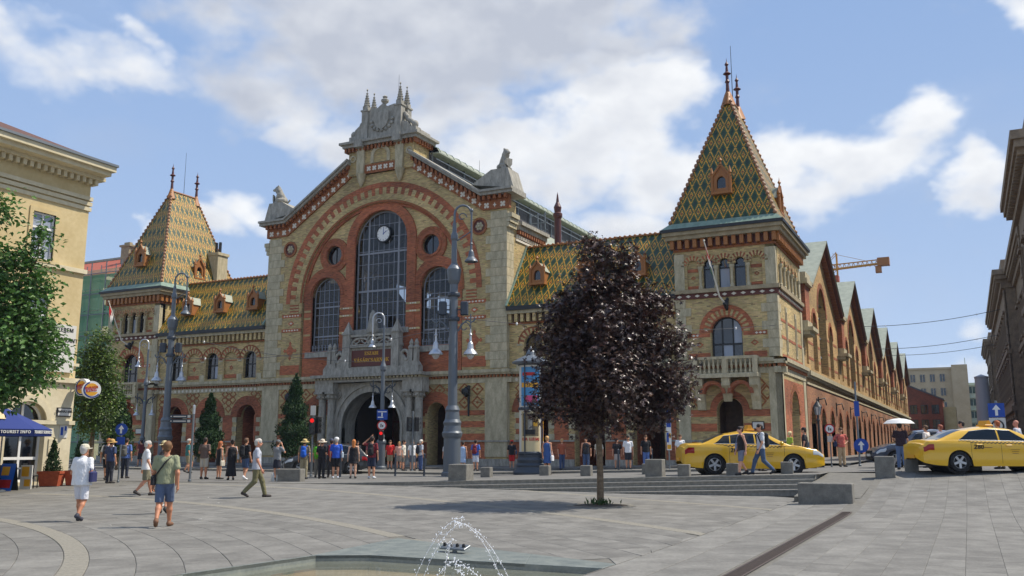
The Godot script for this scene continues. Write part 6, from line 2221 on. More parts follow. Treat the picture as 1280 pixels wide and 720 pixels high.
func street_end() -> void:
	# buildings that close the side street
	var o := thing("beige_office_block", "tall beige office block with rows of small windows closing the side street", "building", Vector3(30, 0, -212))
	var b := B.new()
	b.bb(Vector3(-13, 0, -14), Vector3(4.6, 21.6, 0))
	obj("wall", b, M.beige, o)
	b = B.new()
	b.bb(Vector3(4.6, 0, -10), Vector3(8.4, 22.6, 1.2))
	obj("stair_tower", b, M.beige, o)
	b = B.new()
	b.bb(Vector3(-13.3, 21.6, -14.3), Vector3(4.9, 22.1, 0.3))
	obj("cornice", b, M.beige, o)
	for r in 5:
		for k in 6:
			window(o, rect(-10.4 + k * 2.4, 3.4 + r * 3.7, -9.0 + k * 2.4, 5.6 + r * 3.7), 0.1, [-9.7 + k * 2.4], [], 0.1, FRONT, M.beige, M.glass)
	o = thing("glass_office_block", "pale green glass office block with banded windows at the street end", "building", Vector3(40, 0, -222))
	b = B.new()
	b.bb(Vector3(-2.4, 0, -14), Vector3(8.2, 18.4, 0))
	obj("wall", b, M.mint, o)
	for r in 5:
		for k in 2:
			window(o, rect(-1.8 + k * 4.4, 2.2 + r * 3.3, 2.2 + k * 4.4, 4.2 + r * 3.3), 0.12, [-0.8 + k * 4.4, 0.2 + k * 4.4, 1.2 + k * 4.4], [], 0.1, FRONT, M.mint, M.greenglass)
	b = B.new()
	for r in 6:
		b.bb(Vector3(-2.6, 1.1 + r * 3.3, 0), Vector3(8.4, 1.4 + r * 3.3, 0.5))
	b.tube([Vector3(-2.0, 18, -3), Vector3(-2.0, 25.5, -3)], 0.1, 5)
	obj("floor_bands", b, M.mint, o)
	o = thing("red_brick_house", "low dark red brick house with grey pitched roof past the last hall gable", "house", Vector3(30.4, 0, -158))
	b = B.new()
	b.wall(PackedVector2Array([Vector2(-5, 0), Vector2(2.6, 0), Vector2(2.6, 11.2), Vector2(-5, 14.6)]), [], -12, 0)
	obj("wall", b, M.darkred, o)
	b = B.new()
	b.quad(Vector3(2.9, 11.2, 0.3), Vector3(2.9, 11.2, -12), Vector3(-5, 15.0, -12), Vector3(-5, 15.0, 0.3))
	b.bar(Vector2(-5, 15.0), Vector2(2.9, 11.3), 0.3, -0.2, 0.3)
	obj("roof", b, M.slate, o)
	for r in 3:
		for k in 3:
			window(o, rect(-3.8 + k * 2.1, 2.0 + r * 3.1, -2.4 + k * 2.1, 3.9 + r * 3.1), 0.06, [-3.1 + k * 2.1], [], 0.1, FRONT, M.darkframe, M.glass)
	b = B.new()
	b.bb(Vector3(2.6, 0, -10), Vector3(5.0, 9.6, -0.5))
	obj("annexe", b, M.cream, o)
	# tower crane behind the hall
	o = thing("tower_crane", "yellow tower crane with long jib rising behind the hall's gables", "crane", Vector3(17.5, 0, -118))
	b = B.new()
	for e in [[-0.7, -0.7], [0.7, -0.7], [0.7, 0.7], [-0.7, 0.7]]:
		b.beam(Vector3(e[0], 0, e[1]), Vector3(e[0], 36.5, e[1]), 0.16, 0.16)
	for k in 26:
		var y := k * 1.4
		var f := 1.0 if k % 2 else -1.0
		for e in [-0.7, 0.7]:
			b.beam(Vector3(-0.7 * f, y, e), Vector3(0.7 * f, y + 1.4, e), 0.09, 0.09); b.beam(Vector3(e, y, -0.7 * f), Vector3(e, y + 1.4, 0.7 * f), 0.09, 0.09)
	obj("mast", b, M.craneyellow, o)
	b = B.new()
	for e in [-0.5, 0.5]:
		b.beam(Vector3(-0.5, 33.4, e), Vector3(9.2, 33.9, e), 0.2, 0.2)
	b.beam(Vector3(-0.5, 34.3, 0), Vector3(9.2, 34.6, 0), 0.18, 0.18)
	for k in 12:
		b.beam(Vector3(k * 0.78, 33.5, -0.5), Vector3(k * 0.78 + 0.4, 34.4, 0), 0.08, 0.08); b.beam(Vector3(k * 0.78 + 0.4, 34.4, 0), Vector3(k * 0.78 + 0.78, 33.5, 0.5), 0.08, 0.08)
	b.beam(Vector3(0, 36.4, 0), Vector3(5.5, 34.6, 0), 0.06, 0.06)
	obj("jib", b, M.craneyellow, o)
	b = B.new()
	b.bb(Vector3(7.2, 32.2, -0.6), Vector3(8.2, 33.4, 0.6)); b.bb(Vector3(7.6, 33.4, -0.8), Vector3(9.6, 34.8, 0.8))
	obj("counterweight", b, M.terracotta, o)
	b = B.new()
	b.bb(Vector3(-0.9, 31.0, -0.9), Vector3(0.9, 32.2, 0.9)); b.bb(Vector3(-1.3, 29.4, -1.2), Vector3(1.3, 29.7, 1.2))
	obj("cab", b, M.redtile, o)

func bell(b: B, at: Vector3, s: float) -> void:      # hanging bell-shaped luminaire
	b.lathe([Vector2(0.30, -0.62), Vector2(0.34, -0.60), Vector2(0.30, -0.52), Vector2(0.16, -0.36), Vector2(0.12, -0.1), Vector2(0.06, 0.0), Vector2(0.05, 0.25), Vector2(0.08, 0.3), Vector2(0.03, 0.4), Vector2(0.03, 0.6)].map(func(p: Vector2) -> Vector2: return p * s), at, 12, false)

func crook(b: B, at: Vector3, r: float, h: float, dirn: float, t: float) -> void:
	var pts := []
	for k in 9:
		var a := PI - PI * k / 8
		pts.append(at + Vector3(dirn * (r + cos(a) * r), h + sin(a) * r * 1.1, 0))
	pts.push_front(at)
	b.tube(pts, t, 7)
	var sc := []
	for k in 12:
		var a := k * 0.5
		sc.append(at + Vector3(dirn * (r * 0.9 + cos(a) * r * (0.55 - k * 0.03)), h * 0.75 + sin(a) * r * (0.55 - k * 0.03), 0))
	b.tube(sc, t * 0.5, 5)

func scroll_arm(b: B, at: Vector3, reach: float, dirn: float) -> void:
	b.tube([at, at + Vector3(dirn * reach * 0.35, 0.35, 0), at + Vector3(dirn * reach * 0.75, 0.55, 0), at + Vector3(dirn * reach, 0.42, 0), at + Vector3(dirn * reach * 1.25, 0.5, 0), at + Vector3(dirn * reach * 1.35, 0.65, 0)], 0.045, 6)
	var sc := []
	for k in 12:
		var a := k * 0.55
		sc.append(at + Vector3(dirn * (reach * 0.5 + cos(a) * (0.28 - k * 0.016)), 0.2 + sin(a) * (0.28 - k * 0.016), 0))
	b.tube(sc, 0.025, 5)
	b.tube([at + Vector3(dirn * reach, 0.85, 0), at + Vector3(dirn * reach, 0.1, 0)], 0.035, 6)

func big_lamp(label: String, at: Vector3) -> Node3D:
	var o := thing("ornate_lamp_post", label, "lamp post", at, 0.466, "tall grey ornate tram lamp posts")
	var b := B.new()
	b.lathe([Vector2(0.5, 0), Vector2(0.5, 0.15), Vector2(0.42, 0.2), Vector2(0.40, 1.75), Vector2(0.46, 1.85), Vector2(0.5, 2.0), Vector2(0.44, 2.1), Vector2(0.40, 2.35), Vector2(0.44, 2.5), Vector2(0.36, 2.65), Vector2(0.32, 3.0), Vector2(0.36, 3.1), Vector2(0.27, 3.3)], Vector3.ZERO, 20)
	obj("pedestal", b, M.post, o)
	b = B.new()
	b.lathe([Vector2(0.23, 3.28), Vector2(0.2, 9.2), Vector2(0.3, 9.4), Vector2(0.34, 9.75), Vector2(0.36, 9.95), Vector2(0.26, 10.1), Vector2(0.14, 10.25), Vector2(0.13, 11.4), Vector2(0.18, 11.5), Vector2(0.17, 11.7), Vector2(0.11, 11.85), Vector2(0.09, 12.3)], Vector3.ZERO, 16)
	obj("shaft", b, M.post, o)
	b = B.new()
	crook(b, Vector3(0, 12.2, 0), 0.42, 0.55, 1.0, 0.06)
	b.tube([Vector3(0.84, 12.9, 0), Vector3(0.84, 11.3, 0)], [0.05, 0.05], 7)
	b.ball(Vector3(0.84, 12.95, 0), Vector3(0.09, 0.12, 0.09), 7, 5)
	b.tube([Vector3(0.84, 11.9, 0), Vector3(0.12, 11.4, 0)], 0.03, 5)
	obj("crook_arm", b, M.post, o)
	b = B.new()
	bell(b, Vector3(0.84, 10.95, 0), 1.0)
	obj("luminaire", b, M.post, o)
	for d in [-1.0, 1.0]:
		b = B.new()
		scroll_arm(b, Vector3(d * 0.22, 6.9, 0), 0.62, d)
		obj("scroll_arm", b, M.post, o)
		b = B.new()
		bell(b, Vector3(d * 0.84, 6.4, 0), 1.05)
		obj("luminaire", b, M.silver, o)
		b = B.new()
		b.ball(Vector3(d * 0.84, 5.78, 0), Vector3(0.2, 0.26, 0.2), 9, 6)
		obj("glass_globe", b, M.globe, o)
		b = B.new()
		b.cham(Vector3(d * 0.34, 7.7, -0.2), Vector3(d * 0.72, 8.35, 0.2), 0.05)
		b.beam(Vector3(d * 0.1, 7.95, 0), Vector3(d * 0.4, 7.95, 0), 0.06, 0.06)
		obj("equipment_box", b, M.postdark, o)
	b = B.new()
	for y in [7.4, 8.6]:
		b.lathe([Vector2(0.29, y), Vector2(0.31, y + 0.05), Vector2(0.31, y + 0.14), Vector2(0.29, y + 0.19)], Vector3.ZERO, 14)
	obj("clamp_band", b, M.postdark, o)
	return o

func mid_lamp(label: String, at: Vector3, signs: bool) -> Node3D:
	var o := thing("slim_lamp_post", label, "lamp post", at, 0.466, "slim grey lamp posts by the hall")
	var b := B.new()
	b.lathe([Vector2(0.34, 0), Vector2(0.34, 0.12), Vector2(0.25, 0.2), Vector2(0.24, 1.5), Vector2(0.3, 1.6), Vector2(0.3, 1.7), Vector2(0.18, 1.85), Vector2(0.2, 2.0), Vector2(0.13, 2.15)], Vector3.ZERO, 16)
	obj("pedestal", b, M.post, o)
	b = B.new()
	b.lathe([Vector2(0.13, 2.1), Vector2(0.12, 6.0), Vector2(0.19, 6.1), Vector2(0.2, 6.3), Vector2(0.13, 6.5), Vector2(0.08, 6.7), Vector2(0.07, 8.9)], Vector3.ZERO, 14)
	obj("shaft", b, M.post, o)
	b = B.new()
	crook(b, Vector3(0, 8.8, 0), 0.36, 0.5, -1.0, 0.05)
	b.tube([Vector3(-0.72, 9.35, 0), Vector3(-0.72, 8.4, 0)], 0.04, 6)
	obj("crook_arm", b, M.silver, o)
	b = B.new()
	bell(b, Vector3(-0.72, 8.0, 0), 0.8)
	obj("luminaire", b, M.silver, o)
	for d in [-1.0, 1.0]:
		b = B.new()
		scroll_arm(b, Vector3(d * 0.1, 4.6, 0), 0.5, d)
		obj("scroll_arm", b, M.postdark, o)
		b = B.new()
		bell(b, Vector3(d * 0.6, 4.2, 0), 0.75)
		obj("luminaire", b, M.silver, o)
	if signs:
		b = B.new()
		b.bb(Vector3(-0.3, 3.0, 0.14), Vector3(0.36, 3.62, 0.17))
		var s := obj("parking_plate", b, M.blue, o)
		b = B.new()
		b.bb(Vector3(-0.24, 3.46, 0.165), Vector3(0.3, 3.52, 0.178)); b.bb(Vector3(-0.24, 3.12, 0.165), Vector3(0.1, 3.18, 0.178)); b.bb(Vector3(-0.02, 3.2, 0.165), Vector3(0.06, 3.44, 0.178))
		obj("plate_mark", b, M.whitepaint, s)
		round_sign(o, Vector3(0.02, 2.65, 0.15), 0.3, M.signred, M.whitepaint, true)
		b = B.new()
		b.cham(Vector3(-0.14, 1.75, 0.16), Vector3(0.16, 2.35, 0.36), 0.03)
		var t := obj("signal_head", b, M.black, o)
		b = B.new()
		b.prism(circle(0.01, 2.17, 0.1, 14), 0.35, 0.375)
		obj("red_signal_lens", b, M.redlens, t)
	return o

func round_sign(parent: Node3D, at: Vector3, r: float, outer: Material, inner: Material, bar: bool) -> void:
	var b := B.new()
	b.prism(circle(at.x, at.y, r, 24), at.z, at.z + 0.02)
	var o := obj("round_sign", b, outer, parent)
	b = B.new()
	b.prism(circle(at.x, at.y, r * 0.74, 24), at.z, at.z + 0.026)
	obj("sign_face", b, inner, o)
	if bar:
		b = B.new()
		b.bb(Vector3(at.x - r * 0.26, at.y - r * 0.34, at.z + 0.02), Vector3(at.x - r * 0.05, at.y + r * 0.34, at.z + 0.032)); b.bb(Vector3(at.x + r * 0.08, at.y - r * 0.3, at.z + 0.02), Vector3(at.x + r * 0.3, at.y + r * 0.1, at.z + 0.032))
		obj("sign_mark", b, M.black, o)

func arrow_up(parent: Node3D, at: Vector3, s: float, m: Material) -> void:
	var b := B.new()
	b.prism(PackedVector2Array([Vector2(at.x - s * 0.14, at.y - s * 0.6), Vector2(at.x + s * 0.14, at.y - s * 0.6), Vector2(at.x + s * 0.14, at.y + s * 0.05), Vector2(at.x + s * 0.42, at.y + s * 0.05), Vector2(at.x, at.y + s * 0.6), Vector2(at.x - s * 0.42, at.y + s * 0.05), Vector2(at.x - s * 0.14, at.y + s * 0.05)]), at.z, at.z + 0.012)
	obj("arrow", b, m, parent)

func pole(o: Node3D, h: float, r := 0.035, m: Material = null) -> void:
	var b := B.new()
	b.lathe([Vector2(r * 1.5, 0), Vector2(r * 1.5, 0.08), Vector2(r, 0.1), Vector2(r, h), Vector2(0, h + 0.02)], Vector3.ZERO, 10)
	obj("pole", b, m if m else M.galv, o)

func signal_head(o: Node3D, at: Vector3, red: bool, turn: float) -> void:
	var b := B.new()
	b.x = Transform3D(Basis(Vector3.UP, turn), at)
	b.cham(Vector3(-0.14, -0.4, -0.1), Vector3(0.14, 0.4, 0.12), 0.03)
	for k in 3:
		var pts := []
		for i in 7:
			var a := PI * i / 6
			pts.append(Vector3(cos(a) * 0.12, 0.25 - k * 0.25 + sin(a) * 0.12, 0.22))
		b.tube(pts, 0.012, 4)
	var h := obj("signal_head", b, M.black, o)
	for k in 3:
		b = B.new()
		b.x = Transform3D(Basis(Vector3.UP, turn), at)
		b.prism(circle(0, 0.25 - k * 0.25, 0.1, 14), 0.1, 0.13)
		obj("red_signal_lens" if k == 0 and red else "signal_lens", b, M.redlens if (k == 0 and red) else M.darklens, h)

func concrete_block(label: String, at: Vector3, s: Vector3, turn := 0.0, group := "concrete seat blocks") -> void:
	var b := B.new()
	b.cham(Vector3(-s.x / 2, -0.25, -s.z / 2), Vector3(s.x / 2, s.y, s.z / 2), 0.02)
	var o := obj("concrete_block", b, M.concrete, self, at)
	o.rotation.y = turn
	tag(o, label, "block", group)

func wire(a: Vector3, b: Vector3, sag: float, label: String, r := 0.018) -> Node3D:
	var pts := []
	for k in 13:
		var t := k / 12.0
		pts.append(a.lerp(b, t) - a - Vector3(0, sag * 4 * t * (1 - t), 0))
	var bb := B.new()
	bb.tube(pts, r, 4)
	var o := thing("overhead_wire", label, "wire", a, 0.0)
	obj("cable", bb, M.wire, o)
	for t in [2, 10]:
		bb = B.new()
		bb.lathe([Vector2(0.03, -0.08), Vector2(0.06, 0), Vector2(0.03, 0.08)], pts[t], 6)
		obj("insulator", bb, M.whitepaint, o)
	return o

func furniture() -> void:
	var g := func(x: float, z: float) -> Vector3: return on_ground(x, z)
	big_lamp("tall grey three lamp post in front of the hall's central door, concrete block before it", g.call(15.3, 15.3))
	big_lamp("tall grey three lamp post in front of the left wing arches", g.call(-11.0, 8.6))
	mid_lamp("slim grey lamp post with blue plate, round sign and red signal before the portal", g.call(4.9, 6.2), true)
	mid_lamp("slim grey lamp post beside the left corner tower", g.call(-20.0, 2.6), false)
	# wires
	wire(g.call(-11.0, 8.6) + Vector3(0, 9.0, 0), g.call(4.9, 6.2) + Vector3(0, 6.6, 0), 0.5, "overhead wire with white insulators from left tall lamp to the portal lamp", 0.014)
	wire(g.call(-11.0, 8.6) + Vector3(0, 7.4, 0), g.call(15.3, 15.3) + Vector3(0, 7.2, 0), 0.7, "low sagging overhead wire strung between the two tall lamp posts", 0.014)
	wire(g.call(-20.0, 2.6) + Vector3(0, 6.0, 0), g.call(-11.0, 8.6) + Vector3(0, 8.2, 0), 0.3, "short overhead wire from tower lamp to left tall lamp", 0.014)
	wire(g.call(15.3, 15.3) + Vector3(0, 7.6, 0), Vector3(28.2, 8.6, -0.4), 0.5, "overhead wire from tall lamp to the right tower", 0.012)
	wire(Vector3(28.1, 14.3, -50), Vector3(41.2, 15.3, -50), 0.4, "highest wire across the side street between hall and palace", 0.03)
	wire(Vector3(28.1, 13.0, -62), Vector3(41.2, 14.0, -62), 0.4, "middle wire across the side street between hall and palace", 0.03)
	wire(Vector3(28.1, 13.4, -75), Vector3(41.2, 14.2, -75), 0.4, "lowest wire across the side street between hall and palace", 0.03)
	kiosk(g.call(19.0, 14.3))
	# finger post
	var o := thing("finger_post", "grey finger post with two dark direction boards beside strollers", "signpost", g.call(8.9, 25.36), 0.466)
	pole(o, 3.0, 0.05)
	for k in 2:
		var b := B.new()
		var y := 2.62 - k * 0.19
		b.prism(PackedVector2Array([Vector2(-0.08, y - 0.075), Vector2(-0.08, y + 0.075), Vector2(-0.92, y + 0.075), Vector2(-1.02, y), Vector2(-0.92, y - 0.075)]), -0.02, 0.02)
		var bd := obj("direction_board", b, M.postdark, o)
		b = B.new()
		b.bb(Vector3(-0.82, y - 0.025, 0.02), Vector3(-0.3, y + 0.02, 0.027)); b.bb(Vector3(-0.24, y - 0.05, 0.02), Vector3(-0.12, y + 0.05, 0.027)); b.prism(lozenge(-0.91, y, 0.04, 0.03), 0.02, 0.027)
		obj("board_print", b, M.paper, bd)
	var cap := B.new()
	cap.lathe([Vector2(0.06, 2.72), Vector2(0.06, 3.06), Vector2(0.0, 3.1)], Vector3.ZERO, 10)
	obj("cap", cap, M.silver, o)
	# traffic lights
	o = thing("traffic_light", "traffic light showing red with pale plate on top amid the tourist group", "traffic light", g.call(9.6, 18.6), 0.466)
	pole(o, 3.3, 0.05)
	signal_head(o, Vector3(0.0, 2.35, 0.1), true, 0.0)
	signal_head(o, Vector3(0.24, 2.4, -0.02), false, 1.2)
	var pb := B.new()
	pb.bb(Vector3(-0.12, 2.85, 0.05), Vector3(0.12, 3.3, 0.08))
	obj("plate", pb, M.paper, o)
	o = thing("traffic_light", "dark traffic light with two heads near the portal's right column", "traffic light", g.call(9.9, 10.4), 0.466)
	pole(o, 3.3, 0.06)
	signal_head(o, Vector3(-0.2, 2.6, 0.05), false, 0.3)
	signal_head(o, Vector3(0.2, 2.6, 0.0), false, 1.9)
	# bollards
	for e in [[10.9, 18.1, "slim dark bollard beside the dark parked car"], [12.59, 16.03, "slim dark bollard before the portal, on the street edge"], [13.83, 15.41, "slim dark bollard near the tall lamp's concrete block"], [22.6, 12.4, "slim dark bollard left of the stop sign pole"], [22.0, 5.5, "slim dark bollard standing at the kerb by the right wing"]]:
		var b := B.new()
		b.lathe([Vector2(0.06, 0), Vector2(0.05, 0.05), Vector2(0.045, 0.95), Vector2(0.055, 0.97), Vector2(0.055, 1.03), Vector2(0.0, 1.08)], Vector3.ZERO, 10)
		var p := obj("bollard", b, M.postdark, self, g.call(e[0], e[1]))
		tag(p, e[2], "bollard", "slim dark bollards")
	# stop pole, side street lamp and signs
	o = thing("stop_pole", "thin white and blue stop pole right of the maple tree", "sign", g.call(24.9, 11.9), 0.35)
	pole(o, 2.9, 0.035)
	var sb := B.new()
	sb.bb(Vector3(-0.1, 0.95, 0.03), Vector3(0.12, 2.85, 0.06))
	var pl := obj("panel", sb, M.whitepaint, o)
	sb = B.new()
	sb.bb(Vector3(-0.09, 2.0, 0.055), Vector3(0.11, 2.8, 0.068)); sb.bb(Vector3(-0.09, 1.3, 0.055), Vector3(0.0, 1.75, 0.068))
	obj("panel_print", sb, M.blue, pl)
	sb = B.new()
	sb.bb(Vector3(-0.08, 1.0, 0.055), Vector3(0.1, 1.2, 0.068)); sb.bb(Vector3(0.02, 1.5, 0.055), Vector3(0.1, 1.72, 0.068))
	obj("panel_print", sb, M.bunyellow, pl)
	o = thing("lantern_post", "black cast iron lantern post at the mouth of the side street", "lamp post", g.call(31.1, 8.6))
	var lb := B.new()
	lb.lathe([Vector2(0.16, 0), Vector2(0.16, 0.5), Vector2(0.1, 0.6), Vector2(0.07, 0.8), Vector2(0.055, 2.1), Vector2(0.09, 2.15), Vector2(0.05, 2.25), Vector2(0.05, 2.4)], Vector3.ZERO, 12)
	obj("shaft", lb, M.iron, o)
	lb = B.new()
	lb.lathe([Vector2(0.1, 2.4), Vector2(0.17, 2.75), Vector2(0.2, 2.78)], Vector3.ZERO, 6, false)
	obj("lantern_glass", lb, M.globe, o)
	lb = B.new()
	lb.lathe([Vector2(0.22, 2.78), Vector2(0.1, 2.95), Vector2(0.03, 3.05), Vector2(0.04, 3.12), Vector2(0.0, 3.2)], Vector3.ZERO, 6)
	for k in 6:
		var a := TAU * k / 6
		lb.beam(Vector3(cos(a) * 0.1, 2.4, sin(a) * 0.1), Vector3(cos(a) * 0.19, 2.78, sin(a) * 0.19), 0.02, 0.02)
	obj("lantern_cap", lb, M.iron, o)
	o = thing("speed_sign", "round red rimmed sign on thin pole by the black lantern", "sign", g.call(31.5, 8.0), 0.2)
	pole(o, 1.95, 0.03)
	round_sign(o, Vector3(0, 1.75, 0.035), 0.24, M.signred, M.whitepaint, true)
	sb = B.new()
	sb.bb(Vector3(-0.12, 1.15, 0.035), Vector3(0.12, 1.42, 0.05))
	obj("plate", sb, M.paper, o)
	o = thing("blue_arrow_sign", "round blue sign with white arrow low on grey pole in side street", "sign", g.call(32.7, 7.6), 0.2)
	pole(o, 3.9, 0.045)
	round_sign(o, Vector3(0.1, 0.95, 0.05), 0.33, M.blue, M.blue, false)
	arrow_up(o, Vector3(0.1, 0.95, 0.08), 0.36, M.whitepaint)
	sb = B.new()
	sb.bb(Vector3(-0.1, 2.3, 0.05), Vector3(0.12, 3.0, 0.07))
	obj("plate", sb, M.blue, o)
	o = thing("blue_arrow_sign", "round blue sign with white arrow on pole beneath the young street tree", "sign", g.call(6.7, 27.0), 0.5)
	pole(o, 2.4, 0.035)
	round_sign(o, Vector3(0.0, 2.1, 0.04), 0.24, M.blue, M.blue, false)
	arrow_up(o, Vector3(0.0, 2.1, 0.068), 0.27, M.whitepaint)
	sb = B.new()
	sb.bb(Vector3(-0.16, 1.5, 0.04), Vector3(0.16, 1.8, 0.06))
	obj("plate", sb, M.blue, o)
	o = thing("lane_sign", "blue square arrow sign above a round speed plate beside the palace", "sign", Vector3(38.55, 0.83, 5.0))
	pole(o, 2.9, 0.06)
	sb = B.new()
	sb.bb(Vector3(-0.34, 2.15, 0.07), Vector3(0.34, 2.8, 0.1))
	var ls := obj("plate", sb, M.blue, o)
	arrow_up(ls, Vector3(0, 2.48, 0.1), 0.42, M.whitepaint)
	sb = B.new()
	sb.bb(Vector3(-0.34, 1.4, 0.07), Vector3(0.34, 2.12, 0.1))
	obj("plate", sb, M.paper, o)
	round_sign(o, Vector3(0, 1.76, 0.105), 0.27, M.black, M.paper, true)
	o = thing("no_stopping_sign", "small round blue and red sign at the palace foot", "sign", Vector3(40.35, 0.83, 2.0))
	pole(o, 2.6, 0.04)
	round_sign(o, Vector3(0, 2.3, 0.05), 0.3, M.signred, M.blue, false)
	o = thing("advertising_mast", "thick pale blue column standing in the side street", "column", Vector3(38.6, 0.6, -30))
	sb = B.new()
	sb.lathe([Vector2(0.7, 0), Vector2(0.62, 0.4), Vector2(0.5, 6.4), Vector2(0.54, 6.6), Vector2(0.0, 6.8)], Vector3.ZERO, 16)
	obj("shaft", sb, M.mast, o)
	# concrete blocks
	concrete_block("long low concrete block ending the steps beside the drain", Vector3(33.6, 0.0, 25.7), Vector3(1.45, 0.66, 0.55))
	concrete_block("tall concrete block on the steps left of the yellow taxi", g.call(27.1, 20.9) + Vector3(0, 0.0, 0), Vector3(0.62, 0.62, 0.62), 0.1)
	concrete_block("concrete block in front of the tall three lamp post's foot", g.call(20.0, 22.6), Vector3(0.72, 0.6, 0.9), 0.2)
	concrete_block("pale concrete block among the standing tourists, bottles beside it", g.call(12.35, 23.3), Vector3(1.05, 0.5, 0.6), 0.35)
	concrete_block("large concrete cube at the top of the ramp behind the low block", Vector3(34.7, 0.72, 19.6), Vector3(0.62, 0.62, 0.62), 0.1)
	var cubes := [[28.15, 20.85, "small concrete cube by the taxi's rear bumper"], [29.7, 20.1, "small concrete cube beside the walking couple"], [31.45, 19.3, "small concrete cube before the taxi's front wheel"], [33.2, 18.4, "small concrete cube between taxi and the large cube"], [35.45, 18.15, "small concrete cube at the rear of the right taxi"], [37.4, 16.9, "small concrete cube before the right taxi's door"], [18.9, 18.5, "small concrete cube left of the advertising column"], [20.9, 16.9, "small concrete cube right of the advertising column"], [23.5, 18.6, "small concrete cube half hidden by the maple trunk"], [25.6, 17.2, "small concrete cube behind the tall step block"]]
	for c in cubes:
		concrete_block(c[2], g.call(c[0], c[1]), Vector3(0.42, 0.42, 0.42), 0.15, "row of small concrete cubes")
	var bt := thing("water_bottle", "clear plastic water bottles standing against the pale concrete block", "bottle", g.call(11.75, 23.7))
	for k in 3:
		sb = B.new()
		sb.lathe([Vector2(0.045, 0), Vector2(0.05, 0.05), Vector2(0.05, 0.25), Vector2(0.018, 0.33), Vector2(0.018, 0.36)], Vector3(k * 0.13, 0, (k % 2) * 0.08), 10)
		obj("bottle", sb, M.globe, bt)
	# litter on the square
	var i := 0
	for p in [[17.3, 34.4, 0.16], [21.2, 36.8, 0.05], [18.0, 33.0, 0.05], [16.2, 31.6, 0.04], [20.6, 38.8, 0.04], [14.4, 34.6, 0.05]]:
		sb = B.new()
		var s: float = p[2]
		sb.bb(Vector3(-s, 0.002, -s * 0.4), Vector3(s * 0.6, s * 0.2, s * 0.5)); sb.tri(Vector3(-s, s * 0.2, 0), Vector3(s, 0.01, s), Vector3(s * 0.8, s * 0.5, -s * 0.3))
		var l := obj("litter", sb, M.paper, self, g.call(p[0], p[1]))
		tag(l, "larger scrap of white paper litter on the paving" if i == 0 else "tiny white scrap of litter on the paving", "litter", "" if i == 0 else "tiny litter scraps")
		i += 1
	cafe()
	fountain_jets()

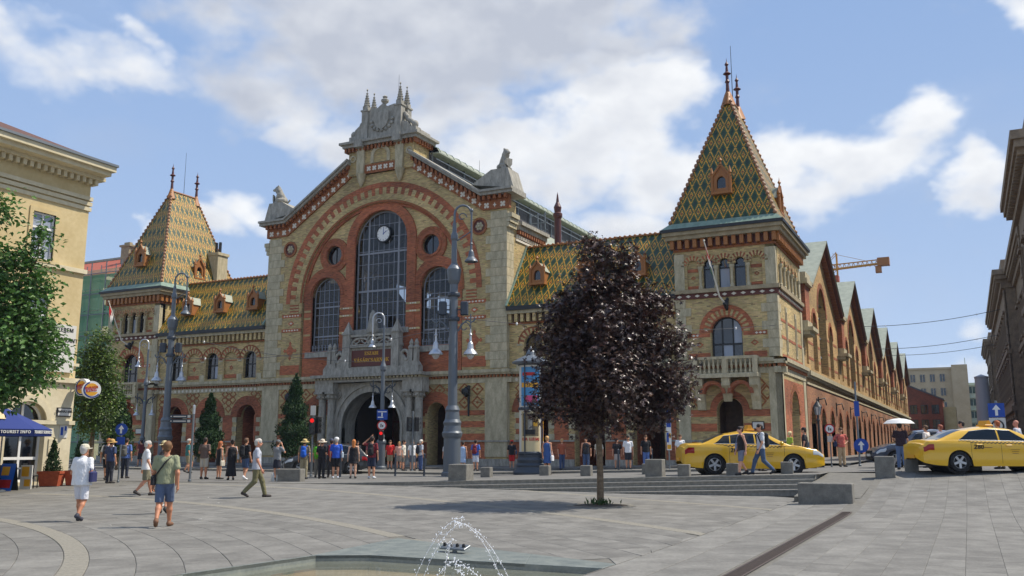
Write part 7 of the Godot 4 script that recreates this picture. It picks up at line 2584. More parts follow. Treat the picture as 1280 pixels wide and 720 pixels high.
func kiosk(at: Vector3) -> void:
	var o := thing("advertising_column", "round grey advertising column with posters beside the maple tree", "advertising column", at, 0.466)
	var b := B.new()
	b.lathe([Vector2(0.86, 0), Vector2(0.86, 0.1), Vector2(0.78, 0.22), Vector2(0.72, 0.34), Vector2(0.74, 0.42), Vector2(0.66, 0.52), Vector2(0.68, 0.66), Vector2(0.62, 0.78), Vector2(0.63, 0.9)], Vector3.ZERO, 28)
	obj("base", b, M.postdark, o)
	b = B.new()
	b.lathe([Vector2(0.56, 0.9), Vector2(0.56, 5.1)], Vector3.ZERO, 28)
	obj("drum", b, M.paper, o)
	b = B.new()
	for y in [0.9, 2.95, 5.05]:
		b.lathe([Vector2(0.6, y), Vector2(0.62, y + 0.03), Vector2(0.62, y + 0.1), Vector2(0.6, y + 0.13)], Vector3.ZERO, 28)
	for k in 4:
		var a := TAU * k / 4 + 0.55
		b.beam(Vector3(cos(a) * 0.6, 0.9, sin(a) * 0.6), Vector3(cos(a) * 0.6, 5.1, sin(a) * 0.6), 0.06, 0.06)
	obj("frame", b, M.postdark, o)
	b = B.new()
	b.lathe([Vector2(0.62, 5.1), Vector2(0.9, 5.16), Vector2(0.9, 5.22), Vector2(0.55, 5.42), Vector2(0.25, 5.55), Vector2(0.2, 5.7), Vector2(0.06, 5.9), Vector2(0.0, 6.0)], Vector3.ZERO, 28)
	obj("roof", b, M.post, o)
	# curved posters on the side that faces the square: upper bright print, lower brown picture with red title
	var curve := func(a0: float, a1: float, y0: float, y1: float, r: float) -> B:
		var q := B.new()
		for k in 10:
			var s := lerpf(a0, a1, k / 10.0); var e := lerpf(a0, a1, (k + 1) / 10.0)
			var ns := Vector3(sin(s), 0, cos(s)); var ne := Vector3(sin(e), 0, cos(e))
			q.tn(ns * r + Vector3(0, y0, 0), ne * r + Vector3(0, y0, 0), ne * r + Vector3(0, y1, 0), ns, ne, ne)
			q.tn(ns * r + Vector3(0, y0, 0), ne * r + Vector3(0, y1, 0), ns * r + Vector3(0, y1, 0), ns, ne, ns)
		return q
	var up: MeshInstance3D = obj("poster", curve.call(-0.95, 0.75, 3.15, 4.95, 0.572), M.posterblue, o)
	obj("poster_print", curve.call(-0.8, 0.3, 4.55, 4.7, 0.576), M.signred, up)
	obj("poster_print", curve.call(-0.9, 0.6, 4.0, 4.22, 0.576), M.bunyellow, up)
	obj("poster_print", curve.call(-0.5, 0.5, 3.3, 3.62, 0.576), M.pink, up)
	var lo: MeshInstance3D = obj("poster", curve.call(-0.95, 0.75, 1.05, 2.9, 0.572), M.posterbeige, o)
	obj("poster_print", curve.call(-0.8, 0.62, 1.75, 2.8, 0.575), M.posterbrown, lo)
	obj("poster_print", curve.call(-0.3, 0.05, 1.95, 2.7, 0.578), M.greystone, lo)
	obj("poster_print", curve.call(-0.55, 0.3, 1.82, 2.05, 0.5785), M.black, lo)
	obj("poster_print", curve.call(0.15, 0.5, 2.2, 2.5, 0.579), M.gold, lo)
	for k in 10:
		var a := -0.72 + k * 0.15
		var t := lettering(lo, "ORA LUISA!"[k], 0.14, Vector3(sin(a) * 0.58, 1.5, cos(a) * 0.58), a, M.signred)
	var sd: MeshInstance3D = obj("poster", curve.call(0.95, 1.7, 1.0, 2.9, 0.572), M.bunyellow, o)
	obj("poster_print", curve.call(1.0, 1.3, 1.7, 2.1, 0.576), M.blue, sd)
	obj("poster_print", curve.call(1.0, 1.6, 1.2, 1.5, 0.576), M.whitepaint, sd)

func cafe() -> void:
	# blue parasol, ice cream chest, boards and planters by the cream house
	var P := func(x: float, z: float) -> Vector3: return on_ground(x, z)
	var o := thing("blue_parasol", "navy blue parasol with white lettering over the cafe corner", "parasol", P.call(6.9, 32.2), 0.466)
	var b := B.new()
	var R := 1.55
	var pts := []
	for k in 8:
		var a := TAU * k / 8 + PI / 8
		pts.append(Vector3(cos(a) * R, 2.15, -sin(a) * R))
	for k in 8:
		b.tri(pts[k], pts[(k + 1) % 8], Vector3(0, 2.92, 0))
		b.tri(pts[(k + 1) % 8], pts[k], Vector3(0, 2.90, 0))
	obj("canopy", b, M.navy, o)
	b = B.new()
	for k in 8:
		var j := (k + 1) % 8
		b.quad(pts[k] - Vector3(0, 0.24, 0), pts[j] - Vector3(0, 0.24, 0), pts[j], pts[k]); b.quad(pts[j] - Vector3(0, 0.24, 0), pts[k] - Vector3(0, 0.24, 0), pts[k], pts[j])
	obj("valance", b, M.navy, o)
	for k in [5, 6, 7]:
		var m: Vector3 = (pts[k] + pts[(k + 1) % 8]) * 0.5
		var a := atan2(m.x, m.z)
		lettering(o, ["INFO POINT", "TOURIST INFO", "TOURIST SERVICES"][k - 5], 0.105, m + Vector3(0, -0.18, 0) + m.normalized() * 0.0 + Vector3(m.x, 0, m.z).normalized() * 0.012, a, M.whitepaint)
	b = B.new()
	b.tube([Vector3(0, 0, 0), Vector3(0, 2.7, 0)], 0.025, 7)
	b.lathe([Vector2(0.3, 0), Vector2(0.3, 0.06), Vector2(0.05, 0.1), Vector2(0.04, 0.3)], Vector3.ZERO, 12)
	obj("pole", b, M.galv, o)
	o = thing("beige_parasol", "large beige canvas parasol behind the navy parasol", "parasol", P.call(6.0, 34.0), 0.2)
	b = B.new()
	for k in 4:
		var a0 := TAU * k / 4 + PI / 4; var a1 := TAU * (k + 1) / 4 + PI / 4
		b.tri(Vector3(cos(a0) * 2.6, 2.55, -sin(a0) * 2.6), Vector3(cos(a1) * 2.6, 2.55, -sin(a1) * 2.6), Vector3(0, 3.7, 0))
		b.tri(Vector3(cos(a1) * 2.6, 2.55, -sin(a1) * 2.6), Vector3(cos(a0) * 2.6, 2.55, -sin(a0) * 2.6), Vector3(0, 3.66, 0))
	obj("canopy", b, M.canvas, o)
	b = B.new()
	b.tube([Vector3(0, 0, 0), Vector3(0, 3.7, 0)], 0.03, 7)
	obj("pole", b, M.whitepaint, o)
	o = thing("ice_cream_chest", "bright blue and white ice cream chest on wheels under the navy parasol", "freezer", P.call(7.0, 33.2), 0.466)
	b = B.new()
	b.cham(Vector3(-0.75, 0.14, -0.35), Vector3(0.55, 0.92, 0.35), 0.04)
	var ch := obj("cabinet", b, M.brightblue, o)
	b = B.new()
	b.bb(Vector3(-0.74, 0.34, 0.34), Vector3(0.54, 0.42, 0.357)); b.bb(Vector3(-0.74, 0.5, 0.34), Vector3(0.3, 0.55, 0.357)); b.prism(circle(0.35, 0.72, 0.13, 14), 0.34, 0.36)
	obj("print", b, M.whitepaint, ch)
	b = B.new()
	b.bb(Vector3(-0.77, 0.92, -0.37), Vector3(0.57, 0.98, 0.37))
	obj("lid", b, M.whitepaint, o)
	for x in [-0.6, 0.4]:
		b = B.new()
		b.x = Transform3D(Basis.IDENTITY, Vector3(x, 0.09, 0.25))
		b.prism(circle(0, 0, 0.09, 12), -0.03, 0.03)
		obj("wheel", b, M.black, o)
	o = thing("sandwich_board", "blue picture sandwich board standing between chest and planters", "board", P.call(7.0, 31.9), 0.3)
	for d in [-1.0, 1.0]:
		b = B.new()
		b.quad(Vector3(-0.28, 0.02, d * 0.2), Vector3(0.28, 0.02, d * 0.2), Vector3(0.28, 0.95, d * 0.02), Vector3(-0.28, 0.95, d * 0.02)); b.quad(Vector3(0.28, 0.02, d * 0.17), Vector3(-0.28, 0.02, d * 0.17), Vector3(-0.28, 0.95, -d * 0.01), Vector3(0.28, 0.95, -d * 0.01))
		obj("leaf", b, M.brightblue if d > 0 else M.black, o)
	b = B.new()
	b.quad(Vector3(-0.24, 0.12, 0.19), Vector3(0.24, 0.12, 0.19), Vector3(0.24, 0.4, 0.14), Vector3(-0.24, 0.4, 0.14))
	obj("print", b, M.signred, o)
	b = B.new()
	b.quad(Vector3(-0.2, 0.55, 0.112), Vector3(0.1, 0.55, 0.112), Vector3(0.1, 0.85, 0.06), Vector3(-0.2, 0.85, 0.06))
	obj("print", b, M.bunyellow, o)
	o = thing("menu_board", "narrow yellow and white menu board against a cafe table", "board", P.call(6.7, 31.0), 0.5)
	b = B.new()
	b.bb(Vector3(-0.2, 0.0, -0.03), Vector3(0.2, 0.85, 0.03))
	obj("panel", b, M.paper, o)
	b = B.new()
	b.bb(Vector3(-0.16, 0.45, 0.03), Vector3(0.1, 0.8, 0.037)); b.bb(Vector3(-0.05, 0.1, 0.03), Vector3(0.16, 0.35, 0.037))
	obj("print", b, M.bunyellow, o)
	for e in [[6.2, 32.6, "dark cafe table with slim legs beneath the navy parasol"], [5.9, 31.0, "dark cafe table beside the terracotta planters"]]:
		o = thing("cafe_table", e[2], "table", P.call(e[0], e[1]), 0.4, "dark cafe tables")
		b = B.new()
		b.cham(Vector3(-0.4, 0.7, -0.4), Vector3(0.4, 0.75, 0.4), 0.015)
		obj("top", b, M.galv, o)
		for q in [[-0.33, -0.33], [0.33, -0.33], [0.33, 0.33], [-0.33, 0.33]]:
			b = B.new()
			b.beam(Vector3(q[0], 0, q[1]), Vector3(q[0], 0.7, q[1]), 0.035, 0.035)
			obj("leg", b, M.black, o)
	for e in [[6.6, 32.0, 0.3, "dark wicker cafe chair facing the ice cream chest"], [6.35, 30.6, 2.2, "dark wicker cafe chair nearest the terracotta planters"], [5.6, 31.9, 1.2, "dark wicker cafe chair against the cream wall"]]:
		o = thing("cafe_chair", e[3], "chair", P.call(e[0], e[1]), e[2], "dark wicker cafe chairs")
		b = B.new()
		b.cham(Vector3(-0.22, 0.42, -0.22), Vector3(0.22, 0.47, 0.22), 0.015)
		obj("seat", b, M.black, o)
		b = B.new()
		b.bb(Vector3(-0.22, 0.5, -0.24), Vector3(0.22, 0.9, -0.2))
		obj("backrest", b, M.black, o)
		for q in [[-0.2, -0.21], [0.2, -0.21], [0.2, 0.2], [-0.2, 0.2]]:
			b = B.new()
			b.beam(Vector3(q[0], 0, q[1]), Vector3(q[0], 0.42, q[1]), 0.03, 0.03)
			obj("leg", b, M.black, o)
	for e in [[6.05, 29.5, "terracotta planter box with small conifer nearer the cafe tables"], [6.55, 28.75, "terracotta planter box with small conifer nearer the house corner"]]:
		o = thing("planter", e[2], "planter", P.call(e[0], e[1]), 0.5, "terracotta planters with small conifers")
		b = B.new()
		var w := 0.4
		for r in [[0.0, 0.33, 0.46, 0.40], [0.46, 0.43, 0.55, 0.43]]:
			var y0: float = r[0]; var a0: float = r[1]; var y1: float = r[2]; var a1: float = r[3]
			var lo := [Vector3(-a0, y0, a0 * 0.7), Vector3(a0, y0, a0 * 0.7), Vector3(a0, y0, -a0 * 0.7), Vector3(-a0, y0, -a0 * 0.7)]
			var hi := [Vector3(-a1, y1, a1 * 0.7), Vector3(a1, y1, a1 * 0.7), Vector3(a1, y1, -a1 * 0.7), Vector3(-a1, y1, -a1 * 0.7)]
			for k in 4:
				b.quad(lo[k], lo[(k + 1) % 4], hi[(k + 1) % 4], hi[k])
			b.quad(hi[0], hi[1], hi[2], hi[3])
			b.quad(lo[3], lo[2], lo[1], lo[0])
		obj("box", b, M.pot, o)
		leaf_cone(o, "conifer", 0.5, 1.6, 0.36, 0.5, 1500, 0.075, M.conifer, 91 + int(e[0] * 10))

func fountain_jets() -> void:
	var o := thing("fountain_jet", "arching fountain jets of clear water drops above the basin", "water jet", Vector3(31.23, -0.09, 42.22))
	var streams := [[-0.62, 0.0, 0.75, 1.05], [-0.5, 0.12, 0.62, 0.95], [0.65, 0.05, -0.45, 1.0], [0.75, -0.06, -0.3, 0.97], [-0.35, 0.2, 0.28, 0.42], [0.42, 0.2, -0.1, 0.36], [0.2, 0.3, -0.15, 0.3], [-0.2, -0.1, -0.62, 0.7]]
	var r := RandomNumberGenerator.new()
	r.seed = 77
	var u := Vector3(0.8935, 0, -0.449); var w := Vector3(0.449, 0, 0.8935)
	for s in streams:
		var b := B.new()
		var pts := []; var rad := []
		for k in 15:
			var t := k / 14.0
			pts.append(u * 0.95 * lerpf(s[0], s[2] * 0.12, t) + w * s[1] + Vector3(0, 0.82 * s[3] * (1.0 - (1.0 - t) * (1.0 - t)), 0))
			rad.append(0.0028 + 0.0022 * sin(k * 2.3) * sin(k * 0.9))
		pts.reverse()
		b.tube(pts, rad, 5)
		obj("stream", b, M.jet, o)
		b = B.new()
		for k in 60:
			var t := r.randf()
			var q: Vector3 = u * 0.95 * lerpf(s[0], s[2] * 0.12, t) + w * (s[1] + r.randfn() * 0.025) + Vector3(r.randfn() * 0.02, 0.82 * s[3] * (1.0 - (1.0 - t) * (1.0 - t)) + r.randfn() * 0.02, 0)
			var z := r.randf_range(0.003, 0.009)
			b.ball(q, Vector3(z, z * 1.3, z), 5, 4)
		structure(obj("droplets", b, M.jet, o), "stuff")
	o = thing("nozzle_plate", "small pale nozzle plate with dark nozzles lying on the basin rim", "plate", Vector3(29.75, 0.09, 39.75))
	var b := B.new()
	b.x = Transform3D(Basis(Vector3.UP, -0.15) * Basis(Vector3.RIGHT, 0.3), Vector3.ZERO)
	b.cham(Vector3(-0.26, -0.015, -0.09), Vector3(0.26, 0.015, 0.09), 0.008)
	obj("plate", b, M.galv, o)
	for k in 4:
		var q := B.new()
		q.x = b.x
		q.lathe([Vector2(0.03, 0.015), Vector2(0.03, 0.03), Vector2(0.02, 0.06), Vector2(0.0, 0.065)], Vector3(-0.2 + k * 0.13, 0, 0), 8)
		obj("nozzle", q, M.black, o)
	b = B.new()
	b.tube([Vector3(0, 0, 0), Vector3(0, -0.1, 0)], 0.04, 6)
	obj("stem", b, M.galv, o)

func leaf_mat(c: Color, rough: float, spec: float, back: Color) -> StandardMaterial3D:
	var m := StandardMaterial3D.new()
	m.albedo_color = Color(1, 1, 1)
	m.vertex_color_use_as_albedo = true
	m.roughness = rough; m.metallic_specular = spec
	m.cull_mode = BaseMaterial3D.CULL_DISABLED
	if back != Color(0, 0, 0):
		m.backlight_enabled = true; m.backlight = back
	return m

func leaf(b: B, at: Vector3, nrm: Vector3, dirn: Vector3, s: float, wide: float) -> void:      # folded leaf: two blades meeting along the midrib
	var d := (dirn - nrm * dirn.dot(nrm)).normalized()
	var w := d.cross(nrm).normalized() * s * wide
	var tip := at + d * s
	var mid := at + d * s * 0.45
	var lift := nrm * s * 0.16
	b.tri(at, mid + w + lift, tip); b.tri(at, tip, mid - w + lift)

func leaf_lobed(b: B, at: Vector3, nrm: Vector3, dirn: Vector3, s: float) -> void:      # five-lobed maple leaf
	var d := (dirn - nrm * dirn.dot(nrm)).normalized()
	var w := d.cross(nrm).normalized()
	var c := at + d * s * 0.36
	var droop := nrm * s * 0.14
	for a in [-1.9, -0.85, 0.0, 0.85, 1.9]:
		var e: Vector3 = d * cos(a) + w * sin(a)
		var f: Vector3 = d * cos(a + 0.42) + w * sin(a + 0.42)
		var g: Vector3 = d * cos(a - 0.42) + w * sin(a - 0.42)
		b.tri(c, c + g * s * 0.3, c + e * s * (0.62 if absf(a) < 1.0 else 0.48) - droop * absf(a) * 0.6)
		b.tri(c, c + e * s * (0.62 if absf(a) < 1.0 else 0.48) - droop * absf(a) * 0.6, c + f * s * 0.3)

func leaf_cone(parent: Node3D, called: String, y0: float, y1: float, r0: float, bulge: float, n: int, s: float, mat: Material, sd: int) -> void:
	var r := RandomNumberGenerator.new()
	r.seed = sd
	var b := B.new()
	b.tinted = true
	for i in n:
		var t := pow(r.randf(), 1.25)
		var rad := r0 * pow(1.0 - t, 0.75) * (0.55 + 0.45 * minf(1.0, t * 8.0 + 0.25)) * (0.82 + 0.26 * sin(t * 23.0 + r.randf()))
		var a := r.randf() * TAU
		var q := sqrt(r.randf_range(0.25, 1.0))
		var out := Vector3(cos(a), 0, sin(a))
		var p := out * rad * q + Vector3(0, lerpf(y0, y1, t) + r.randfn() * s, 0)
		var k := r.randf_range(0.6, 1.35)
		b.tint = Color(0.030 * k, 0.062 * k, 0.022 * k)
		var nn := (out + Vector3(r.randfn(), r.randfn() + 0.6, r.randfn()) * 0.6).normalized()
		leaf(b, p, nn, out * 0.6 + Vector3.UP * 0.9, s * r.randf_range(0.8, 1.5), 0.3)
	obj(called, b, mat, parent)

func branch_tree(o: Node3D, trunk_r: float, fork: float, lobes: Array, bark: Material, sd: int) -> void:
	# trunk and limbs reach to the centre of every foliage lobe
	var r := RandomNumberGenerator.new()
	r.seed = sd
	var b := B.new()
	b.tube([Vector3(0, -0.05, 0), Vector3(0.02, 0.12, 0), Vector3(0.03, fork * 0.5, 0.01), Vector3(0.0, fork, 0.0), Vector3(0.02, fork + 0.7, 0)], [trunk_r * 1.5, trunk_r * 1.12, trunk_r, trunk_r * 0.95, trunk_r * 0.7], 10)
	obj("trunk", b, bark, o)
	b = B.new()
	for l in lobes:
		var c := Vector3(l[0], l[1], l[2])
		var base := Vector3(0, fork + r.randf_range(-0.05, 0.8), 0)
		var m := base.lerp(c, 0.5) + Vector3(r.randfn() * 0.08, 0.1, r.randfn() * 0.08)
		b.tube([base, m, c], [trunk_r * 0.45, trunk_r * 0.28, trunk_r * 0.1], 6)
		for k in 5:
			var e: Vector3 = c + Vector3(r.randfn(), r.randfn(), r.randfn()).normalized() * l[3] * 0.75
			b.tube([m.lerp(c, 0.5), e], [trunk_r * 0.14, 0.008], 4)
	obj("limbs", b, bark, o)

func crown(o: Node3D, lobes: Array, density: float, s: float, cols: Array, mat: Material, sd: int, kind: int, stretch := 1.0) -> void:
	var r := RandomNumberGenerator.new()
	r.seed = sd
	var b := B.new()
	b.tinted = true
	for l in lobes:
		var c := Vector3(l[0], l[1], l[2])
		var R: float = l[3]
		var clumps := int(10 * R * R * density) + 6
		for q in clumps:
			# clumps sit mostly near the lobe's skin and carry a fan of leaves each
			var dirn := Vector3(r.randfn(), r.randfn() * stretch, r.randfn()).normalized()
			var cc := c + dirn * R * pow(r.randf(), 0.33)
			var cs := r.randf_range(0.16, 0.34) * (0.7 + R * 0.3)
			var tone := r.randf_range(0.75, 1.25)
			for k in 15:
				var p := cc + Vector3(r.randfn(), r.randfn() * 0.75, r.randfn()) * cs
				var t: Color = cols[r.randi() % cols.size()]
				var kk := tone * r.randf_range(0.8, 1.25)
				b.tint = Color(t.r * kk, t.g * kk, t.b * kk)
				var nn := (dirn * 0.35 + Vector3(r.randfn() * 0.55, 0.75 + r.randfn() * 0.35, r.randfn() * 0.55)).normalized()
				var dd := (Vector3(r.randfn(), -0.35, r.randfn()) + dirn * 0.7).normalized()
				if kind == 1:
					leaf_lobed(b, p, nn, dd, s * r.randf_range(0.75, 1.25))
				else:
					leaf(b, p, nn, dd, s * r.randf_range(0.8, 1.3), 0.3)
	obj("crown", b, mat, o)

func trees() -> void:
	var bark := tri_mat(mottled(128, rgb(92, 78, 62), rgb(142, 124, 100), 0.04, 0.2, 81, 0.2), 0.7, 0.95)
	var lm := leaf_mat(Color.WHITE, 0.4, 0.55, Color(0.35, 0.12, 0.06))
	var gm := leaf_mat(Color.WHITE, 0.45, 0.4, Color(0.5, 0.6, 0.2))
	# purple-leaved maple in the square
	var o := thing("purple_maple", "dark purple leaved maple tree growing in the square before the right wing", "tree", on_ground(27.95, 28.65))
	var u := Vector3(0.8935, 0, -0.449); var w := Vector3(0.449, 0, 0.8935)
	var lob := []
	# across the view, height, along the view, radius
	for e in [[0.1, 3.0, 0.0, 1.25], [-1.0, 2.9, 0.1, 0.8], [1.15, 3.1, -0.2, 0.95], [-0.9, 3.7, 0.4, 0.95], [0.9, 3.9, 0.3, 1.0], [0.0, 4.3, 0.5, 1.05], [-0.75, 4.7, -0.3, 0.9], [0.75, 4.9, -0.2, 0.95], [0.0, 5.5, 0.0, 0.95], [-0.5, 5.95, 0.2, 0.62], [0.45, 6.2, 0.0, 0.72], [0.15, 6.85, 0.0, 0.62], [-0.15, 7.25, 0.0, 0.34], [0.75, 6.95, 0.1, 0.3], [1.95, 3.6, 0.0, 0.6], [2.2, 4.45, 0.0, 0.42], [-1.55, 3.45, 0.0, 0.45], [-1.75, 2.7, 0.1, 0.3], [1.6, 5.4, 0.0, 0.5], [-1.35, 5.05, 0.0, 0.5], [2.0, 3.1, 0.1, 0.55], [1.75, 2.7, -0.3, 0.6], [0.2, 3.4, -1.3, 1.0], [0.1, 3.3, 1.3, 0.95], [-0.2, 4.8, -1.1, 0.9], [0.2, 4.9, 1.0, 0.8], [1.2, 2.55, 0.2, 0.5], [-0.5, 2.45, 0.3, 0.5], [1.25, 4.6, 0.2, 0.8], [-1.2, 4.3, 0.1, 0.75], [0.9, 5.6, 0.2, 0.75], [-0.8, 5.5, 0.1, 0.65]]:
		var p: Vector3 = u * (e[0] + 0.12) + w * e[2]
		lob.append([p.x, e[1] * 1.03, p.z, e[3] * 0.9])
	branch_tree(o, 0.09, 2.0, lob, bark, 5)
	crown(o, lob, 7.5, 0.165, [Color(0.046, 0.024, 0.020), Color(0.060, 0.030, 0.024), Color(0.105, 0.062, 0.044), Color(0.032, 0.017, 0.014)], lm, 15, 1)
	# soil ring and weeds
	var b := B.new()
	b.wall(circle(0, 0, 0.95, 28), [circle(0, 0, 0.78, 28)], 0.0, 0.012)
	for i in b.v.size():
		b.v[i] = Vector3(b.v[i].x, b.v[i].z, -b.v[i].y); b.n[i] = Vector3(b.n[i].x, b.n[i].z, -b.n[i].y)
	var tp := thing("tree_pit", "round tree pit with pale stone ring, dark soil and weeds around the maple", "tree pit", on_ground(27.95, 28.65))
	obj("stone_ring", b, M.sett, tp)
	b = B.new()
	b.lathe([Vector2(0.78, 0.0), Vector2(0.5, 0.02), Vector2(0.0, 0.03)], Vector3.ZERO, 24)
	obj("soil", b, M.soil, tp)
	b = B.new()
	b.tinted = true
	var r := RandomNumberGenerator.new()
	r.seed = 9
	for i in 70:
		var a := r.randf() * TAU; var q := r.randf_range(0.08, 0.72) * r.randf()
		b.tint = Color(0.05, 0.1, 0.03) * r.randf_range(0.6, 1.3)
		leaf(b, Vector3(cos(a) * q, 0.02, sin(a) * q), Vector3(r.randfn(), 0.3, r.randfn()).normalized(), Vector3(r.randfn() * 0.4, 1, r.randfn() * 0.4), r.randf_range(0.05, 0.24), 0.2)
	structure(obj("weeds", b, gm, tp), "stuff")
	# broadleaf tree at the left edge
	o = thing("broadleaf_tree", "large fresh green broadleaf tree before the cream house", "tree", on_ground(11.6, 35.9))
	lob = []
	for e in [[-0.3, 3.6, 0.0, 1.2], [0.9, 3.9, 0.0, 0.8], [1.3, 4.5, 0.1, 0.62], [0.5, 4.7, 0.4, 0.95], [-0.9, 4.8, 0.0, 1.2], [1.4, 5.3, 0.0, 0.55], [0.8, 5.9, 0.0, 0.7], [0.1, 5.9, 0.0, 0.9], [1.0, 6.6, 0.0, 0.55], [0.7, 7.3, 0.0, 0.5], [1.1, 7.9, 0.0, 0.32], [-0.6, 6.5, 0.0, 1.0], [-1.2, 7.4, 0.0, 0.9], [0.0, 7.1, 0.2, 0.6], [-0.4, 8.7, 0.0, 0.6], [-1.0, 9.2, 0.0, 0.5], [-1.0, 3.2, 0.6, 0.9], [0.4, 3.3, 0.5, 0.6], [-1.5, 4.0, -0.8, 1.2], [-0.2, 5.0, -1.0, 1.0], [0.8, 4.4, -0.9, 0.9]]:
		var p: Vector3 = u * e[0] + w * e[2]
		lob.append([p.x, e[1], p.z, e[3] * 0.88])
	branch_tree(o, 0.14, 2.3, lob, bark, 6)
	crown(o, lob, 8.0, 0.17, [Color(0.085, 0.175, 0.045), Color(0.105, 0.2, 0.05), Color(0.066, 0.145, 0.04), Color(0.13, 0.22, 0.065)], gm, 16, 0)
	# egg-shaped street tree behind
	o = thing("street_tree", "dense egg shaped green street tree between cream house and left tower", "tree", on_ground(2.6, 25.1))
	lob = []
	for e in [[0, 2.9, 0, 0.95], [0.35, 3.5, 0.2, 0.85], [-0.4, 3.6, 0, 0.85], [0, 4.3, 0, 0.95], [0.3, 4.9, 0, 0.7], [-0.3, 5.0, 0, 0.7], [0, 5.6, 0, 0.6], [0.05, 6.2, 0, 0.4], [0.1, 2.4, 0.2, 0.6]]:
		var p: Vector3 = u * e[0] + w * e[2]
		lob.append([p.x, e[1], p.z, e[3]])
	branch_tree(o, 0.1, 1.7, lob, bark, 7)
	crown(o, lob, 11.0, 0.13, [Color(0.09, 0.145, 0.034), Color(0.115, 0.17, 0.04), Color(0.07, 0.12, 0.03)], gm, 17, 0)
	# clipped dark conifers along the hall
	var i := 0
	for e in [[2.0, 10.9, 5.3, 1.4, "tall dark conical evergreen in front of the portal's left column"], [-3.4, 12.2, 4.3, 1.1, "narrow dark conical evergreen before the left wing's inner arch"], [-8.3, 14.6, 4.3, 1.15, "narrow dark conical evergreen before the left wing near the lamp post"]]:
		o = thing("conical_evergreen", e[4], "tree", on_ground(e[0], e[1]), 0.0, "dark conical evergreens before the hall")
		b = B.new()
		b.tube([Vector3(0, -0.05, 0), Vector3(0, 1.2, 0), Vector3(0, e[2] * 0.8, 0)], [0.09, 0.07, 0.02], 7)
		obj("trunk", b, bark, o)
		leaf_cone(o, "crown", 0.9, e[2], e[3], 0.6, 9000, 0.13, M.conifer, 40 + i)
		i += 1

func patch(b: B, f: Callable, u0: float, u1: float, v0: float, v1: float, nu: int, nv: int, off := 0.0, slant0 := 0.0, slant1 := 0.0) -> void:
	# smooth patch of a surface f(u, v); slants shift the u ends along v
	var P := []; var N := []
	for i in nu + 1:
		var row := []; var nrow := []
		for j in nv + 1:
			var t := float(j) / nv
			var u := lerpf(u0 + slant0 * t, u1 + slant1 * t, float(i) / nu)
			var v := lerpf(v0, v1, t)
			var p: Vector3 = f.call(u, v)
			var e := 0.004
			var n: Vector3 = (f.call(u, v + e) - f.call(u, v - e)).cross(f.call(u + e, v) - f.call(u - e, v))
			n = n.normalized() if n.length() > 1e-9 else Vector3.UP
			row.append(p + n * off); nrow.append(n)
		P.append(row); N.append(nrow)
	for i in nu:
		for j in nv:
			b.tn(P[i][j], P[i][j + 1], P[i + 1][j + 1], N[i][j], N[i][j + 1], N[i + 1][j + 1]); b.tn(P[i][j], P[i + 1][j + 1], P[i + 1][j], N[i][j], N[i + 1][j + 1], N[i + 1][j])

func curve(pts: Array, x: float) -> float:
	for i in pts.size() - 1:
		if x <= pts[i + 1].x:
			var t: float = clampf((x - pts[i].x) / (pts[i + 1].x - pts[i].x), 0, 1)
			var s := t * t * (3 - 2 * t)
			return lerpf(pts[i].y, pts[i + 1].y, lerpf(t, s, 0.6))
	return pts[-1].y

